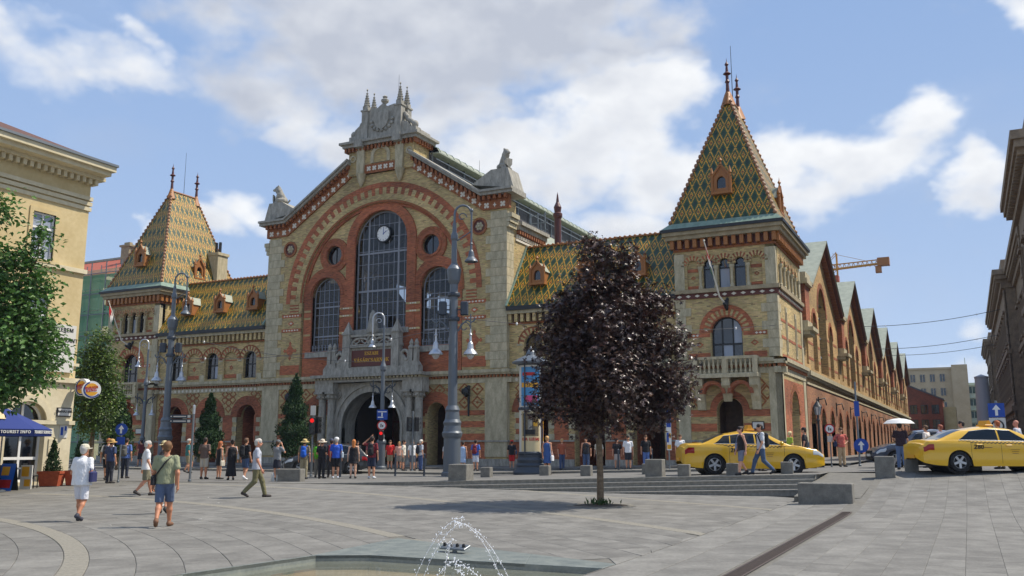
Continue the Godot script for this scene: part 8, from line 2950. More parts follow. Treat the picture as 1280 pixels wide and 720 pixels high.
func car(called: String, label: String, at: Vector3, turn: float, paint: Material, d: Dictionary) -> Node3D:
	var o := thing(called, label, "car" if not d.get("taxi", false) else "taxi", at, turn)
	var L: float = d.L; var H := L / 2
	var sh: Array = d.shoulder
	var rf: Array = d.roof
	var W: float = d.W
	var wheels := [d.rw, d.fw]
	var wr: float = d.wr
	var body := func(x: float, j: float) -> Vector3:      # x along the car, j from the far sill over the top to the near sill
		var xx := clampf(x, -H, H)
		var e := pow(absf(xx) / H, 7.0)
		var w := W * (1.0 - 0.16 * e)
		var yt := curve(sh, xx)
		var yb := 0.19 + 0.12 * e
		for wx in wheels:
			var q := absf(xx - wx)
			if q < wr + 0.07:
				yb = maxf(yb, wr + sqrt((wr + 0.07) * (wr + 0.07) - q * q) - 0.02)
		var jj := minf(j, 1.0 - j)
		var sg := -1.0 if j < 0.5 else 1.0
		if jj < 0.36:
			var t := jj / 0.36
			var y := lerpf(yb, yt, t)
			var ty := clampf((y - 0.19) / (yt - 0.19), 0, 1)
			var z := w * (1.0 - 0.045 * (1 - ty) * (1 - ty) - 0.085 * pow(ty, 4.0) + 0.012 * sin(ty * 9.0))
			return Vector3(xx, y, sg * z)
		var s := (jj - 0.36) / 0.14
		var z1 := w * 0.915
		return Vector3(xx, yt + 0.045 * sin(s * PI / 2), sg * z1 * (1.0 - s))
	var cab := func(x: float, j: float) -> Vector3:
		var yt := curve(sh, x) - 0.02
		var yr := maxf(curve(rf, x), yt)
		var k := clampf((yr - yt) / 0.48, 0, 1)
		var zb := W * 0.86; var zr := lerpf(W * 0.84, W * 0.64, k)
		var jj := minf(j, 1.0 - j)
		var sg := -1.0 if j < 0.5 else 1.0
		if jj < 0.3:
			var t := jj / 0.3
			return Vector3(x, lerpf(yt, yr - 0.05 * k, t), sg * lerpf(zb, zr, t * t * 0.35 + t * 0.65))
		var s := (jj - 0.3) / 0.2
		return Vector3(x, yr - 0.05 * k + 0.06 * k * sin(s * PI / 2), sg * zr * (1 - s))
	var b := B.new()
	patch(b, body, -H, H, 0.0, 1.0, 110, 26)
	for e in [-H, H]:      # closed nose and tail
		for j in 26:
			var p: Vector3 = body.call(e, j / 26.0); var q: Vector3 = body.call(e, (j + 1) / 26.0)
			var c := Vector3(e + signf(e) * 0.07, 0.55, 0)
			var pm := Vector3(e + signf(e) * 0.055, lerpf(p.y, 0.55, 0.25), p.z * 0.8); var qm := Vector3(e + signf(e) * 0.055, lerpf(q.y, 0.55, 0.25), q.z * 0.8)
			if e > 0:
				b.quad(p, q, qm, pm); b.tri(pm, qm, c)
			else:
				b.quad(q, p, pm, qm); b.tri(qm, pm, c)
	var bd := obj("body", b, paint, o)
	b = B.new()
	patch(b, cab, rf[0].x, rf[-1].x, 0.0, 1.0, 50, 24)
	obj("cabin", b, paint, o)
	# glazing
	var x0: float = rf[0].x; var x1: float = rf[1].x; var x2: float = rf[-2].x; var x3: float = rf[-1].x
	b = B.new()
	patch(b, cab, x2 + 0.02, x3 - 0.03, 0.335, 0.665, 10, 8, 0.006)
	obj("windscreen", b, M.carglass, o)
	b = B.new()
	patch(b, cab, x0 + 0.06, x1 - 0.02, 0.345, 0.655, 8, 8, 0.006)
	obj("rear_window", b, M.carglass, o)
	for s in [0, 1]:
		for g in d.glass:
			b = B.new()
			if s == 0:
				patch(b, cab, g[0], g[1], 0.03, 0.265, 10, 5, 0.006, g[2], g[3])
			else:
				patch(b, cab, g[0] + g[2], g[1] + g[3], 0.735, 0.97, 10, 5, 0.006, -g[2], -g[3])
			obj("side_window", b, M.carglass, o)
	for s in [0.022, 0.272]:
		for sd in [0, 1]:
			b = B.new()
			var ga: float = d.glass[0][0]; var gb: float = d.glass[-1][1]
			if s > 0.1:
				ga += d.glass[0][2]; gb += d.glass[-1][3]
			var line := []
			for k in 25:
				var x := lerpf(ga, gb, k / 24.0)
				var q: Vector3 = cab.call(x, s if sd == 0 else 1.0 - s)
				line.append(q + Vector3(0, 0, (-1.0 if sd == 0 else 1.0) * 0.006))
			b.tube(line, 0.009, 4)
			obj("window_trim", b, M.silver, o)
	# trim line under the glass, door seams, handles, sills
	for s in [-1.0, 1.0]:
		b = B.new()
		for x in d.seams:
			var pts := []
			for k in 7:
				var p: Vector3 = body.call(x, (0.04 + 0.05 * k) if s < 0 else 1.0 - (0.04 + 0.05 * k))
				pts.append(p + Vector3(0, 0, s * 0.001))
			b.tube(pts, 0.005, 4)
		obj("door_seam", b, M.black, o)
		for x in d.handles:
			b = B.new()
			var p: Vector3 = body.call(x, 0.30 if s < 0 else 0.70)
			b.cham(p + Vector3(-0.1, -0.015, -0.02), p + Vector3(0.1, 0.015, 0.03 * s + 0.005), 0.008)
			obj("door_handle", b, paint, o)
		b = B.new()
		var mp: Vector3 = cab.call(x3 - 0.42, 0.03 if s < 0 else 0.97)
		b.ball(mp + Vector3(0.0, 0.06, s * 0.13), Vector3(0.07, 0.075, 0.11), 10, 7)
		obj("mirror", b, paint, o)
		b = B.new()
		patch(b, body, H - 0.42, H - 0.04, 0.25 if s < 0 else 0.67, 0.33 if s < 0 else 0.75, 8, 4, 0.006)
		obj("headlamp", b, M.headlamp, o)
		b = B.new()
		patch(b, body, -H + 0.02, -H + 0.34, 0.22 if s < 0 else 0.69, 0.31 if s < 0 else 0.78, 8, 4, 0.006)
		obj("tail_lamp", b, M.taillamp, o)
		if d.get("taxi", false):
			b = B.new()
			var n := 44
			for k in n:
				var xa := lerpf(-1.35, 1.55, float(k) / n); var xb := lerpf(-1.35, 1.55, float(k + 1) / n)
				var v0 := 0.318 if k % 2 == 0 else 0.332
				if s < 0:
					patch(b, body, xa, xb, v0, v0 + 0.014, 1, 1, 0.004)
				else:
					patch(b, body, xa, xb, 1.0 - v0 - 0.014, 1.0 - v0, 1, 1, 0.004)
			obj("checker_band", b, M.black, o)
			var lp: Vector3 = body.call(-0.7, 0.27 if s < 0 else 0.73)
			var t := lettering(o, "280", 0.15, lp + Vector3(0, -0.12, s * 0.012), 0.0 if s > 0 else PI, M.black)
			b = B.new()
			b.bb(lp + Vector3(0.16, -0.03, s * 0.004), lp + Vector3(0.44, -0.015, s * 0.01)); b.bb(lp + Vector3(1.05, -0.1, s * 0.004), lp + Vector3(1.35, -0.09, s * 0.01)); b.bb(lp + Vector3(1.08, -0.16, s * 0.004), lp + Vector3(1.32, -0.15, s * 0.01)); b.bb(lp + Vector3(1.1, -0.22, s * 0.004), lp + Vector3(1.3, -0.21, s * 0.01))
			obj("fine_print", b, M.maroon, o)
	# wheels
	for wx in wheels:
		for s in [-1.0, 1.0]:
			var zc: float = s * (W - 0.13)
			b = B.new()
			b.x = Transform3D(Basis(Vector3.RIGHT, PI / 2 * s), Vector3(wx, wr, zc))
			b.lathe([Vector2(wr * 0.66, -0.1), Vector2(wr * 0.94, -0.1), Vector2(wr, -0.07), Vector2(wr, 0.07), Vector2(wr * 0.94, 0.1), Vector2(wr * 0.66, 0.1)], Vector3.ZERO, 28, false)
			var ty := obj("wheel", b, M.tyre, o)
			b = B.new()
			b.x = Transform3D(Basis(Vector3.RIGHT, PI / 2 * s), Vector3(wx, wr, zc))
			b.lathe([Vector2(wr * 0.69, -0.09), Vector2(wr * 0.69, 0.085), Vector2(wr * 0.62, 0.09), Vector2(wr * 0.6, 0.03)], Vector3.ZERO, 28, false)
			b.lathe([Vector2(wr * 0.16, 0.02), Vector2(wr * 0.15, 0.08), Vector2(0, 0.085)], Vector3.ZERO, 12, false)
			for k in 5:
				var a := TAU * k / 5 + 0.3
				b.beam(Vector3(cos(a) * wr * 0.1, 0.06, sin(a) * wr * 0.1), Vector3(cos(a) * wr * 0.64, 0.07, sin(a) * wr * 0.64), 0.075, 0.03)
			obj("rim", b, M.rim, ty)
			b = B.new()
			b.x = Transform3D(Basis(Vector3.RIGHT, PI / 2 * s), Vector3(wx, wr, zc))
			b.lathe([Vector2(wr * 0.66, -0.02), Vector2(0, -0.02)], Vector3.ZERO, 20, false)
			obj("brake_disc", b, M.iron, ty)
	b = B.new()
	for wx in wheels:
		b.x = Transform3D(Basis(Vector3.RIGHT, PI / 2), Vector3(wx, wr, 0))
		b.lathe([Vector2(wr + 0.075, -W + 0.2), Vector2(wr + 0.075, W - 0.2)], Vector3.ZERO, 20, true)
	b.x = Transform3D.IDENTITY
	b.bb(Vector3(-H + 0.3, 0.2, -W + 0.12), Vector3(H - 0.3, 0.5, W - 0.12))
	obj("underbody", b, M.black, o)
	# nose and tail details
	b = B.new()
	b.bb(Vector3(H + 0.02, 0.52, -0.35), Vector3(H + 0.085, 0.68, 0.35)); b.bb(Vector3(H - 0.02, 0.3, -0.5), Vector3(H + 0.07, 0.4, 0.5))
	obj("grille", b, M.black, o)
	for e in [-1.0, 1.0]:
		b = B.new()
		b.bb(Vector3(e * (H + 0.06), 0.44, -0.26), Vector3(e * (H + 0.092), 0.55, 0.26))
		obj("number_plate", b, M.paper if e > 0 or not d.get("taxi", false) else M.bunyellow, o)
	if d.get("taxi", false):
		b = B.new()
		var ry: float = curve(rf, 0.0) + 0.02
		b.cham(Vector3(-0.12, ry, -0.3), Vector3(0.16, ry + 0.06, 0.3), 0.01)
		b.prism(PackedVector2Array([Vector2(-0.08, ry + 0.06), Vector2(0.13, ry + 0.06), Vector2(0.06, ry + 0.2), Vector2(-0.02, ry + 0.2)]), -0.27, 0.27)
		obj("roof_sign", b, M.bunyellow, o)
	return o

func vehicles() -> void:
	var saloon := {"L": 4.9, "W": 0.93, "rw": -1.42, "fw": 1.33, "wr": 0.335, "taxi": true,
		"shoulder": [Vector2(-2.45, 0.9), Vector2(-2.3, 1.02), Vector2(-1.6, 1.05), Vector2(0.9, 1.0), Vector2(1.5, 0.96), Vector2(2.2, 0.84), Vector2(2.45, 0.68)],
		"roof": [Vector2(-1.95, 1.02), Vector2(-0.95, 1.4), Vector2(-0.2, 1.5), Vector2(0.35, 1.46), Vector2(1.35, 0.98)],
		"glass": [[-1.42, -0.86, 0.36, 0.02], [-0.82, 0.02, 0.02, 0.0], [0.08, 1.0, 0.0, -0.62]], "seams": [-0.9, 0.05, 1.02], "handles": [-0.68, 0.3]}
	car("yellow_taxi", "yellow taxi saloon behind the walking couple, numbered on its door", Vector3(29.85, street_y(29.85), 18.05), 0.466, M.taxi, saloon).scale = Vector3.ONE * 1.05
	var long := saloon.duplicate()
	long.merge({"L": 5.0, "rw": -1.35, "fw": 1.45, "roof": [Vector2(-2.1, 1.02), Vector2(-1.05, 1.4), Vector2(-0.2, 1.5), Vector2(0.5, 1.45), Vector2(1.5, 0.98)], "glass": [[-1.3, 0.02, 0.42, 0.0], [0.08, 1.12, 0.0, -0.62]], "seams": [-0.95, 0.05, 1.1]}, true)
	car("yellow_taxi", "yellow taxi cut off by the frame, right of the large concrete cube", Vector3(37.8, 0.83, 17.6), 0.466, M.taxi, long)
	var hatch := {"L": 4.2, "W": 0.92, "rw": -1.25, "fw": 1.3, "wr": 0.33,
		"shoulder": [Vector2(-2.1, 0.86), Vector2(-1.9, 0.98), Vector2(0.9, 0.95), Vector2(1.4, 0.92), Vector2(1.9, 0.78), Vector2(2.1, 0.62)],
		"roof": [Vector2(-2.05, 0.95), Vector2(-1.55, 1.46), Vector2(-0.4, 1.56), Vector2(0.3, 1.5), Vector2(1.2, 0.94)],
		"glass": [[-1.5, -0.7, 0.2, 0.0], [-0.64, 0.05, 0.0, 0.0], [0.1, 0.95, 0.0, -0.55]], "seams": [-0.7, 0.08, 0.95], "handles": [-0.5, 0.25]}
	car("dark_car", "dark car parked behind the standing tourists before the portal", Vector3(7.5, 0.25, 14.9), PI + 0.75, M.blackpaint, hatch)
	car("dark_blue_car", "dark blue car partly hidden beside the white umbrella", Vector3(35.5, 0.8, 10.6), PI + 0.35, M.bluepaint, hatch)

# bones: [a, b, radius at a, radius at b, widening across x, across z]; joined by a smooth minimum and meshed as surface nets
func sdf(bd: B, bones: Array, cell: float, k: float, hem := -9.0) -> void:
	var lo := Vector3(1e9, 1e9, 1e9); var hi := -lo
	for e in bones:
		var m: float = maxf(e[2], e[3]) * maxf(e[4], e[5])
		lo = lo.min(e[0] - Vector3.ONE * m).min(e[1] - Vector3.ONE * m); hi = hi.max(e[0] + Vector3.ONE * m).max(e[1] + Vector3.ONE * m)
	lo -= Vector3.ONE * cell * 2.2; hi += Vector3.ONE * cell * 2.2
	var nx := int((hi.x - lo.x) / cell) + 1; var ny := int((hi.y - lo.y) / cell) + 1; var nz := int((hi.z - lo.z) / cell) + 1
	var F := PackedFloat32Array()
	F.resize(nx * ny * nz)
	F.fill(9.0)
	for e in bones:
		var a: Vector3 = e[0]; var c: Vector3 = e[1]
		var ra: float = e[2]; var rb: float = e[3]
		var inv := Vector3(1.0 / e[4], 1.0, 1.0 / e[5])
		var ab := (c - a) * inv
		var l2 := maxf(ab.length_squared(), 1e-9)
		var m: float = maxf(ra, rb) * maxf(e[4], e[5]) + k * 0.6 + cell * 1.5
		var p0 := (a.min(c) - Vector3.ONE * m - lo) / cell; var p1 := (a.max(c) + Vector3.ONE * m - lo) / cell
		for z in range(maxi(0, int(p0.z)), mini(nz, int(p1.z) + 2)):
			for y in range(maxi(0, int(p0.y)), mini(ny, int(p1.y) + 2)):
				var row := (z * ny + y) * nx
				for x in range(maxi(0, int(p0.x)), mini(nx, int(p1.x) + 2)):
					var q := (lo + Vector3(x, y, z) * cell - a) * inv
					var t := clampf(q.dot(ab) / l2, 0.0, 1.0)
					var d := (q - ab * t).length() - lerpf(ra, rb, t)
					var o := F[row + x]
					var h := clampf(0.5 + 0.5 * (o - d) / k, 0.0, 1.0)
					F[row + x] = lerpf(o, d, h) - k * h * (1.0 - h)
	if hem > -5.0:
		for z in nz:
			for y in ny:
				var below := hem - (lo.y + y * cell)
				if below < -cell * 3.0:
					break
				for x in nx:
					var i := (z * ny + y) * nx + x
					F[i] = maxf(F[i], below)
	var V := PackedInt32Array()
	V.resize(nx * ny * nz)
	V.fill(-1)
	var P := PackedVector3Array(); var N := PackedVector3Array()
	var sx := 1; var sy := nx; var sz := nx * ny
	var off := [0, sx, sy, sx + sy, sz, sx + sz, sy + sz, sx + sy + sz]
	var edges := [[0, 1], [2, 3], [4, 5], [6, 7], [0, 2], [1, 3], [4, 6], [5, 7], [0, 4], [1, 5], [2, 6], [3, 7]]
	for z in nz - 1:
		for y in ny - 1:
			var row := (z * ny + y) * nx
			for x in nx - 1:
				var i := row + x
				var v0 := F[i]
				if v0 > cell * 2.0:
					continue
				var s0 := v0 < 0.0
				if s0 == (F[i + sx] < 0.0) and s0 == (F[i + sy] < 0.0) and s0 == (F[i + sx + sy] < 0.0) and s0 == (F[i + sz] < 0.0) and s0 == (F[i + sx + sz] < 0.0) and s0 == (F[i + sy + sz] < 0.0) and s0 == (F[i + sx + sy + sz] < 0.0):
					continue
				var acc := Vector3.ZERO
				var n := 0
				for e in edges:
					var fa := F[i + off[e[0]]]; var fb := F[i + off[e[1]]]
					if (fa < 0.0) != (fb < 0.0):
						var t := fa / (fa - fb)
						var A := Vector3(e[0] & 1, (e[0] >> 1) & 1, e[0] >> 2); var C := Vector3(e[1] & 1, (e[1] >> 1) & 1, e[1] >> 2)
						acc += A.lerp(C, t); n += 1
				V[i] = P.size()
				P.append(lo + (Vector3(x, y, z) + acc / n) * cell)
				var g := Vector3(F[i + sx] - v0 + F[i + sx + sy + sz] - F[i + sy + sz], F[i + sy] - v0 + F[i + sx + sy + sz] - F[i + sx + sz], F[i + sz] - v0 + F[i + sx + sy + sz] - F[i + sx + sy])
				N.append(g.normalized() if g.length() > 1e-9 else Vector3.UP)
	for z in range(1, nz - 1):
		for y in range(1, ny - 1):
			var row := (z * ny + y) * nx
			for x in range(1, nx - 1):
				var i := row + x
				if V[i] < 0:
					continue
				var s := F[i] < 0.0
				for ax in [[sx, sy, sz], [sy, sz, sx], [sz, sx, sy]]:
					if s == (F[i + ax[0]] < 0.0):
						continue
					var a := V[i - ax[1] - ax[2]]; var b := V[i - ax[2]]; var c := V[i]; var d := V[i - ax[1]]
					if a < 0 or b < 0 or c < 0 or d < 0:
						continue
					if s:
						bd.tn(P[a], P[b], P[c], N[a], N[b], N[c]); bd.tn(P[a], P[c], P[d], N[a], N[c], N[d])
					else:
						bd.tn(P[a], P[c], P[b], N[a], N[c], N[b]); bd.tn(P[a], P[d], P[c], N[a], N[d], N[c])

func bone(a: Vector3, b: Vector3, ra: float, rb: float, wx := 1.0, wz := 1.0) -> Array:
	return [a, b, ra, rb, wx, wz]

# joints of a 1.75 m figure that faces +z; pose keys: step, arms, lean
func joints(p: Dictionary) -> Dictionary:
	var J := {}
	var st: float = p.get("step", 0.0)
	var lean: float = p.get("lean", 0.0)
	var drop := 0.03 * absf(st)
	J.pelvis = Vector3(0, 0.94 - drop, 0); J.waist = Vector3(0, 1.1 - drop, lean * 0.06); J.chest = Vector3(0, 1.31 - drop, lean * 0.14); J.neck = Vector3(0, 1.47 - drop, lean * 0.2); J.head = Vector3(0, 1.63 - drop, 0.025 + lean * 0.26)
	for s in [-1, 1]:
		var f: float = st * s
		var hip := Vector3(s * 0.088, 0.9 - drop, 0)
		var knee := Vector3(s * 0.095, 0.49 - drop * 0.6, f * 0.2 + 0.035 * absf(st))
		var ank := Vector3(s * 0.1, 0.085, f * 0.36)
		if st != 0.0 and f < 0:
			ank = Vector3(s * 0.095, 0.17, f * 0.44); knee = Vector3(s * 0.092, 0.48, f * 0.12 + 0.06)
		var toe := ank + (Vector3(s * 0.035, -0.055, 0.15) if not (st != 0.0 and f < 0) else Vector3(s * 0.02, -0.125, 0.11))
		J["hip%d" % s] = hip; J["knee%d" % s] = knee; J["ankle%d" % s] = ank; J["toe%d" % s] = toe
		var shd: Vector3 = J.chest + Vector3(s * 0.185, 0.1, 0)
		var mode: String = p.get("arms", "down")
		var el := shd + Vector3(s * 0.06, -0.3, -0.03 - f * 0.09); var wr := el + Vector3(s * 0.01, -0.25, 0.06 - f * 0.08)
		if mode == "bent":
			el = shd + Vector3(s * 0.05, -0.3, -0.04); wr = el + Vector3(-s * 0.1, -0.04, 0.22)
		elif mode == "camera":
			el = shd + Vector3(s * 0.09, -0.2, 0.17); wr = Vector3(s * 0.07, 1.56, 0.22)
		elif mode == "hips":
			el = shd + Vector3(s * 0.18, -0.26, -0.1); wr = Vector3(s * 0.17, 1.04, 0.04)
		elif mode == "brow" and s == 1:
			el = shd + Vector3(s * 0.24, 0.02, 0.12); wr = Vector3(s * 0.1, 1.72, 0.13)
		elif mode == "hold" and s == 1:
			el = shd + Vector3(s * 0.07, -0.26, 0.05); wr = shd + Vector3(s * 0.02, -0.1, 0.24)
		J["sh%d" % s] = shd; J["el%d" % s] = el; J["wr%d" % s] = wr
	return J

func body_bones(J: Dictionary, fem: bool) -> Array:
	var r := []
	r.append(bone(J.pelvis, J.waist, 0.112 if not fem else 0.12, 0.098 if not fem else 0.085, 1.35, 0.92))
	r.append(bone(J.waist, J.chest, 0.098 if not fem else 0.085, 0.12 if not fem else 0.105, 1.35, 0.9))
	r.append(bone(J.chest, J.neck - Vector3(0, 0.05, 0), 0.115, 0.06, 1.3, 0.85))
	r.append(bone(J.neck - Vector3(0, 0.05, 0), J.head - Vector3(0, 0.05, 0.01), 0.052, 0.05))
	r.append(bone(J.head - Vector3(0, 0.055, -0.02), J.head + Vector3(0, 0.035, -0.012), 0.064, 0.088, 0.9, 1.08))
	r.append(bone(J.head + Vector3(0, 0.01, 0.09), J.head + Vector3(0, -0.025, 0.108), 0.012, 0.017))
	r.append(bone(J.head + Vector3(-0.012, -0.062, 0.082), J.head + Vector3(0.012, -0.062, 0.082), 0.013, 0.013))
	for s in [-1, 1]:
		r.append(bone(J.head + Vector3(s * 0.08, -0.02, -0.005), J.head + Vector3(s * 0.084, 0.025, -0.012), 0.014, 0.018))
		r.append(bone(J.chest + Vector3(s * 0.06, 0.1, 0), J["sh%d" % s], 0.06, 0.052))
		r.append(bone(J["sh%d" % s], J["el%d" % s], 0.05 if not fem else 0.042, 0.037))
		r.append(bone(J["el%d" % s], J["wr%d" % s], 0.037, 0.026))
		r.append(bone(J["hip%d" % s], J["knee%d" % s], 0.085, 0.055))
		r.append(bone(J["knee%d" % s], J["knee%d" % s].lerp(J["ankle%d" % s], 0.35), 0.053, 0.056))
		r.append(bone(J["knee%d" % s].lerp(J["ankle%d" % s], 0.35), J["ankle%d" % s], 0.056, 0.036))
		r.append(bone(J["ankle%d" % s] - Vector3(0, 0.035, 0.03), J["toe%d" % s], 0.036, 0.028, 1.15, 1.0))
	return r

func hand(b: B, J: Dictionary, s: int, cell: float) -> void:      # palm, four curled fingers of unequal length, thumb from the side
	var w: Vector3 = J["wr%d" % s]
	var d: Vector3 = (w - J["el%d" % s]).normalized()
	var side := Vector3(0, 0, 1) - d * d.z      # towards the thumb
	side = side.normalized() if side.length() > 0.1 else Vector3.RIGHT
	var pn := side.cross(d) * s
	var r := [bone(w - d * 0.02, w + d * 0.075, 0.024, 0.03, 1, 1)]
	var lens := [0.078, 0.088, 0.082, 0.064]
	for f in 4:
		var base := w + d * 0.07 + side * (0.027 - f * 0.018)
		var k1: Vector3 = base + d * lens[f] * 0.5 - pn * 0.008; var k2: Vector3 = k1 + (d * 0.8 - pn * 0.5) * lens[f] * 0.5
		r.append(bone(base, k1, 0.0095, 0.0088)); r.append(bone(k1, k2, 0.0088, 0.0078))
	var tb := w + d * 0.025 + side * 0.022
	r.append(bone(tb, tb + side * 0.026 + d * 0.026, 0.013, 0.0105)); r.append(bone(tb + side * 0.026 + d * 0.026, tb + side * 0.03 + d * 0.06 - pn * 0.01, 0.0105, 0.0085))
	sdf(b, r, cell, 0.008)

var shapes := {}

func part(key: String, f: Callable) -> Mesh:
	if not shapes.has(key):
		var b := B.new()
		f.call(b)
		shapes[key] = b.mesh()
	return shapes[key]

func grow(src: Array, g: float) -> Array:
	var out := []
	for e in src:
		out.append([e[0], e[1], e[2] + g, e[3] + g, e[4], e[5]])
	return out

# spec keys: pose, fem, top (tee/shirt/tank/none/dress), bottom (shorts/trousers/skirt/none), colours tc bc hc sc(shoe), skin, hair (short/long/bun/bald), hat (cap/brim), bag
func person(label: String, at: Vector3, h: float, face: float, d: Dictionary, cell: float, group := "") -> void:
	var o := thing("person", label, "person", at, face, group)
	o.scale = Vector3.ONE * (h / 1.75)
	var fem: bool = d.get("fem", false)
	var stout: float = d.get("stout", 0.0)
	var pose: Dictionary = d.get("pose", {})
	var J := joints(pose)
	var key := str(pose) + str(fem) + str(cell) + str(stout) + str(d.get("hem", 0))
	var skin := shade(d.get("skin", rgb(206, 150, 118)), 0.55)
	put("body", part("body" + key, func(b: B) -> void:
		sdf(b, body_bones(J, fem), cell, 0.03)
		hand(b, J, -1, 0.008 if cell < 0.02 else 0.012); hand(b, J, 1, 0.008 if cell < 0.02 else 0.012)), skin, o)
	var top: String = d.get("top", "tee")
	if top != "none":
		put("dress" if top == "dress" else "shirt", part(top + key, func(b: B) -> void:
			var g := 0.02 + stout
			var r := [bone(J.pelvis - Vector3(0, 0.08, 0), J.waist, 0.122 + g, 0.106 + g, 1.36, 0.98), bone(J.waist, J.chest, 0.106 + g * 1.1, 0.122 + g * 0.8, 1.36, 0.92), bone(J.chest, J.neck - Vector3(0, 0.075, 0), 0.118 + g * 0.7, 0.062, 1.3, 0.85)]
			if top == "shirt":
				r.append(bone(J.neck - Vector3(0, 0.05, 0), J.neck + Vector3(0, 0.0, 0), 0.064, 0.062))
			for s in [-1, 1]:
				r.append(bone(J.chest + Vector3(s * 0.06, 0.1, 0), J["sh%d" % s], 0.066, 0.06 if top != "tank" and top != "dress" else 0.03))
				if top == "tee" or top == "shirt":
					r.append(bone(J["sh%d" % s], J["sh%d" % s].lerp(J["el%d" % s], 0.62), 0.062, 0.068))
				elif top == "long":
					r.append(bone(J["sh%d" % s], J["el%d" % s], 0.062, 0.052)); r.append(bone(J["el%d" % s], J["wr%d" % s], 0.052, 0.038))
			if top == "dress":
				r.append(bone(J.waist, Vector3(0, d.get("hem", 0.5) - 0.06, 0), 0.1, d.get("flare", 0.17), 1.25, 1.0))
			sdf(b, r, maxf(cell, 0.014), 0.03, d.get("hem", 0.5) if top == "dress" else (0.82 if top == "shirt" else 0.87))), shade(d.get("tc", rgb(200, 200, 200)), 0.85), o)
	var bot: String = d.get("bottom", "shorts")
	if bot != "none" and top != "dress":
		put(bot, part(bot + key, func(b: B) -> void:
			var r := [bone(J.pelvis, J.waist - Vector3(0, 0.05, 0), 0.125 + stout, 0.112 + stout, 1.36, 0.98)]
			if bot == "skirt":
				r.append(bone(J.pelvis, Vector3(0, 0.58, 0), 0.13, 0.15, 1.25, 1.0))
			for s in [-1, 1]:
				if bot == "shorts":
					r.append(bone(J["hip%d" % s], J["knee%d" % s], 0.1, 0.088))
				elif bot == "trousers":
					r.append(bone(J["hip%d" % s], J["knee%d" % s], 0.1, 0.076)); r.append(bone(J["knee%d" % s], J["ankle%d" % s].lerp(J["knee%d" % s], 0.06), 0.076, 0.062))
			sdf(b, r, maxf(cell, 0.014), 0.025, 0.5 if bot == "shorts" else (0.52 if bot == "skirt" else -9.0))), shade(d.get("bc", rgb(70, 80, 100)), 0.85), o)
	for s in [-1, 1]:
		put("shoe", part("shoe%d" % s + key, func(b: B) -> void:
			sdf(b, [bone(J["ankle%d" % s] - Vector3(0, 0.03, 0.035), J["toe%d" % s] + Vector3(0, 0.004, 0.01), 0.046, 0.038, 1.1, 1.0), bone(J["ankle%d" % s] - Vector3(0, 0.04, 0.04), J["ankle%d" % s] + Vector3(0, 0.0, -0.005), 0.044, 0.044)], maxf(cell, 0.012), 0.02)), shade(d.get("sc", rgb(50, 46, 44)), 0.7), o)
	var hair: String = d.get("hair", "short")
	if hair != "bald":
		put("hair", part("hair" + hair + key, func(b: B) -> void:
			var r := [bone(J.head + Vector3(0, 0.035, -0.035), J.head + Vector3(0, 0.055, 0.01), 0.092, 0.088, 0.95, 1.0), bone(J.head + Vector3(0, -0.03, -0.06), J.head + Vector3(0, 0.03, -0.04), 0.062, 0.085, 1.05, 1.0)]
			if hair == "long":
				r.append(bone(J.head + Vector3(0, -0.02, -0.06), J.head + Vector3(0, -0.24, -0.09), 0.08, 0.06, 1.15, 0.8))
			elif hair == "bun":
				r.append(bone(J.head + Vector3(0, 0.08, -0.09), J.head + Vector3(0, 0.1, -0.11), 0.045, 0.045))
			sdf(b, r, maxf(cell, 0.012), 0.02)), shade(d.get("hc", rgb(60, 44, 32)), 0.7), o)
	var hat: String = d.get("hat", "")
	if hat != "":
		put("hat", part("hat" + hat + key, func(b: B) -> void:
			b.x = Transform3D(Basis(Vector3.RIGHT, -0.08), J.head + Vector3(0, 0.03, -0.005))
			b.lathe([Vector2(0.104, 0), Vector2(0.108, 0.05), Vector2(0.085, 0.105), Vector2(0.03, 0.125), Vector2(0, 0.127)], Vector3.ZERO, 16, false)
			if hat == "brim":
				b.lathe([Vector2(0.2, -0.02), Vector2(0.19, -0.005), Vector2(0.1, 0.012)], Vector3.ZERO, 18, false); b.lathe([Vector2(0.1, 0.0), Vector2(0.2, -0.02)], Vector3.ZERO, 18, false)
			else:
				b.bb(Vector3(-0.075, 0.0, 0.05), Vector3(0.075, 0.016, 0.19))), shade(d.get("ht", rgb(210, 206, 190)), 0.85), o)
	if cell < 0.02:      # faces of the nearer people
		for s in [-1, 1]:
			put("eye", part("eye%d" % s + key, func(b: B) -> void: b.ball(J.head + Vector3(s * 0.034, 0.012, 0.083), Vector3(0.013, 0.009, 0.009), 7, 5)), M.whitepaint, o)
			put("pupil", part("pupil%d" % s + key, func(b: B) -> void: b.ball(J.head + Vector3(s * 0.034, 0.012, 0.089), Vector3(0.006, 0.006, 0.005), 6, 4)), M.black, o)
		put("mouth", part("mouth" + key, func(b: B) -> void: b.ball(J.head + Vector3(0, -0.062, 0.091), Vector3(0.024, 0.005, 0.006), 8, 4)), shade(rgb(150, 84, 74), 0.6), o)
	var bag: String = d.get("bag", "")
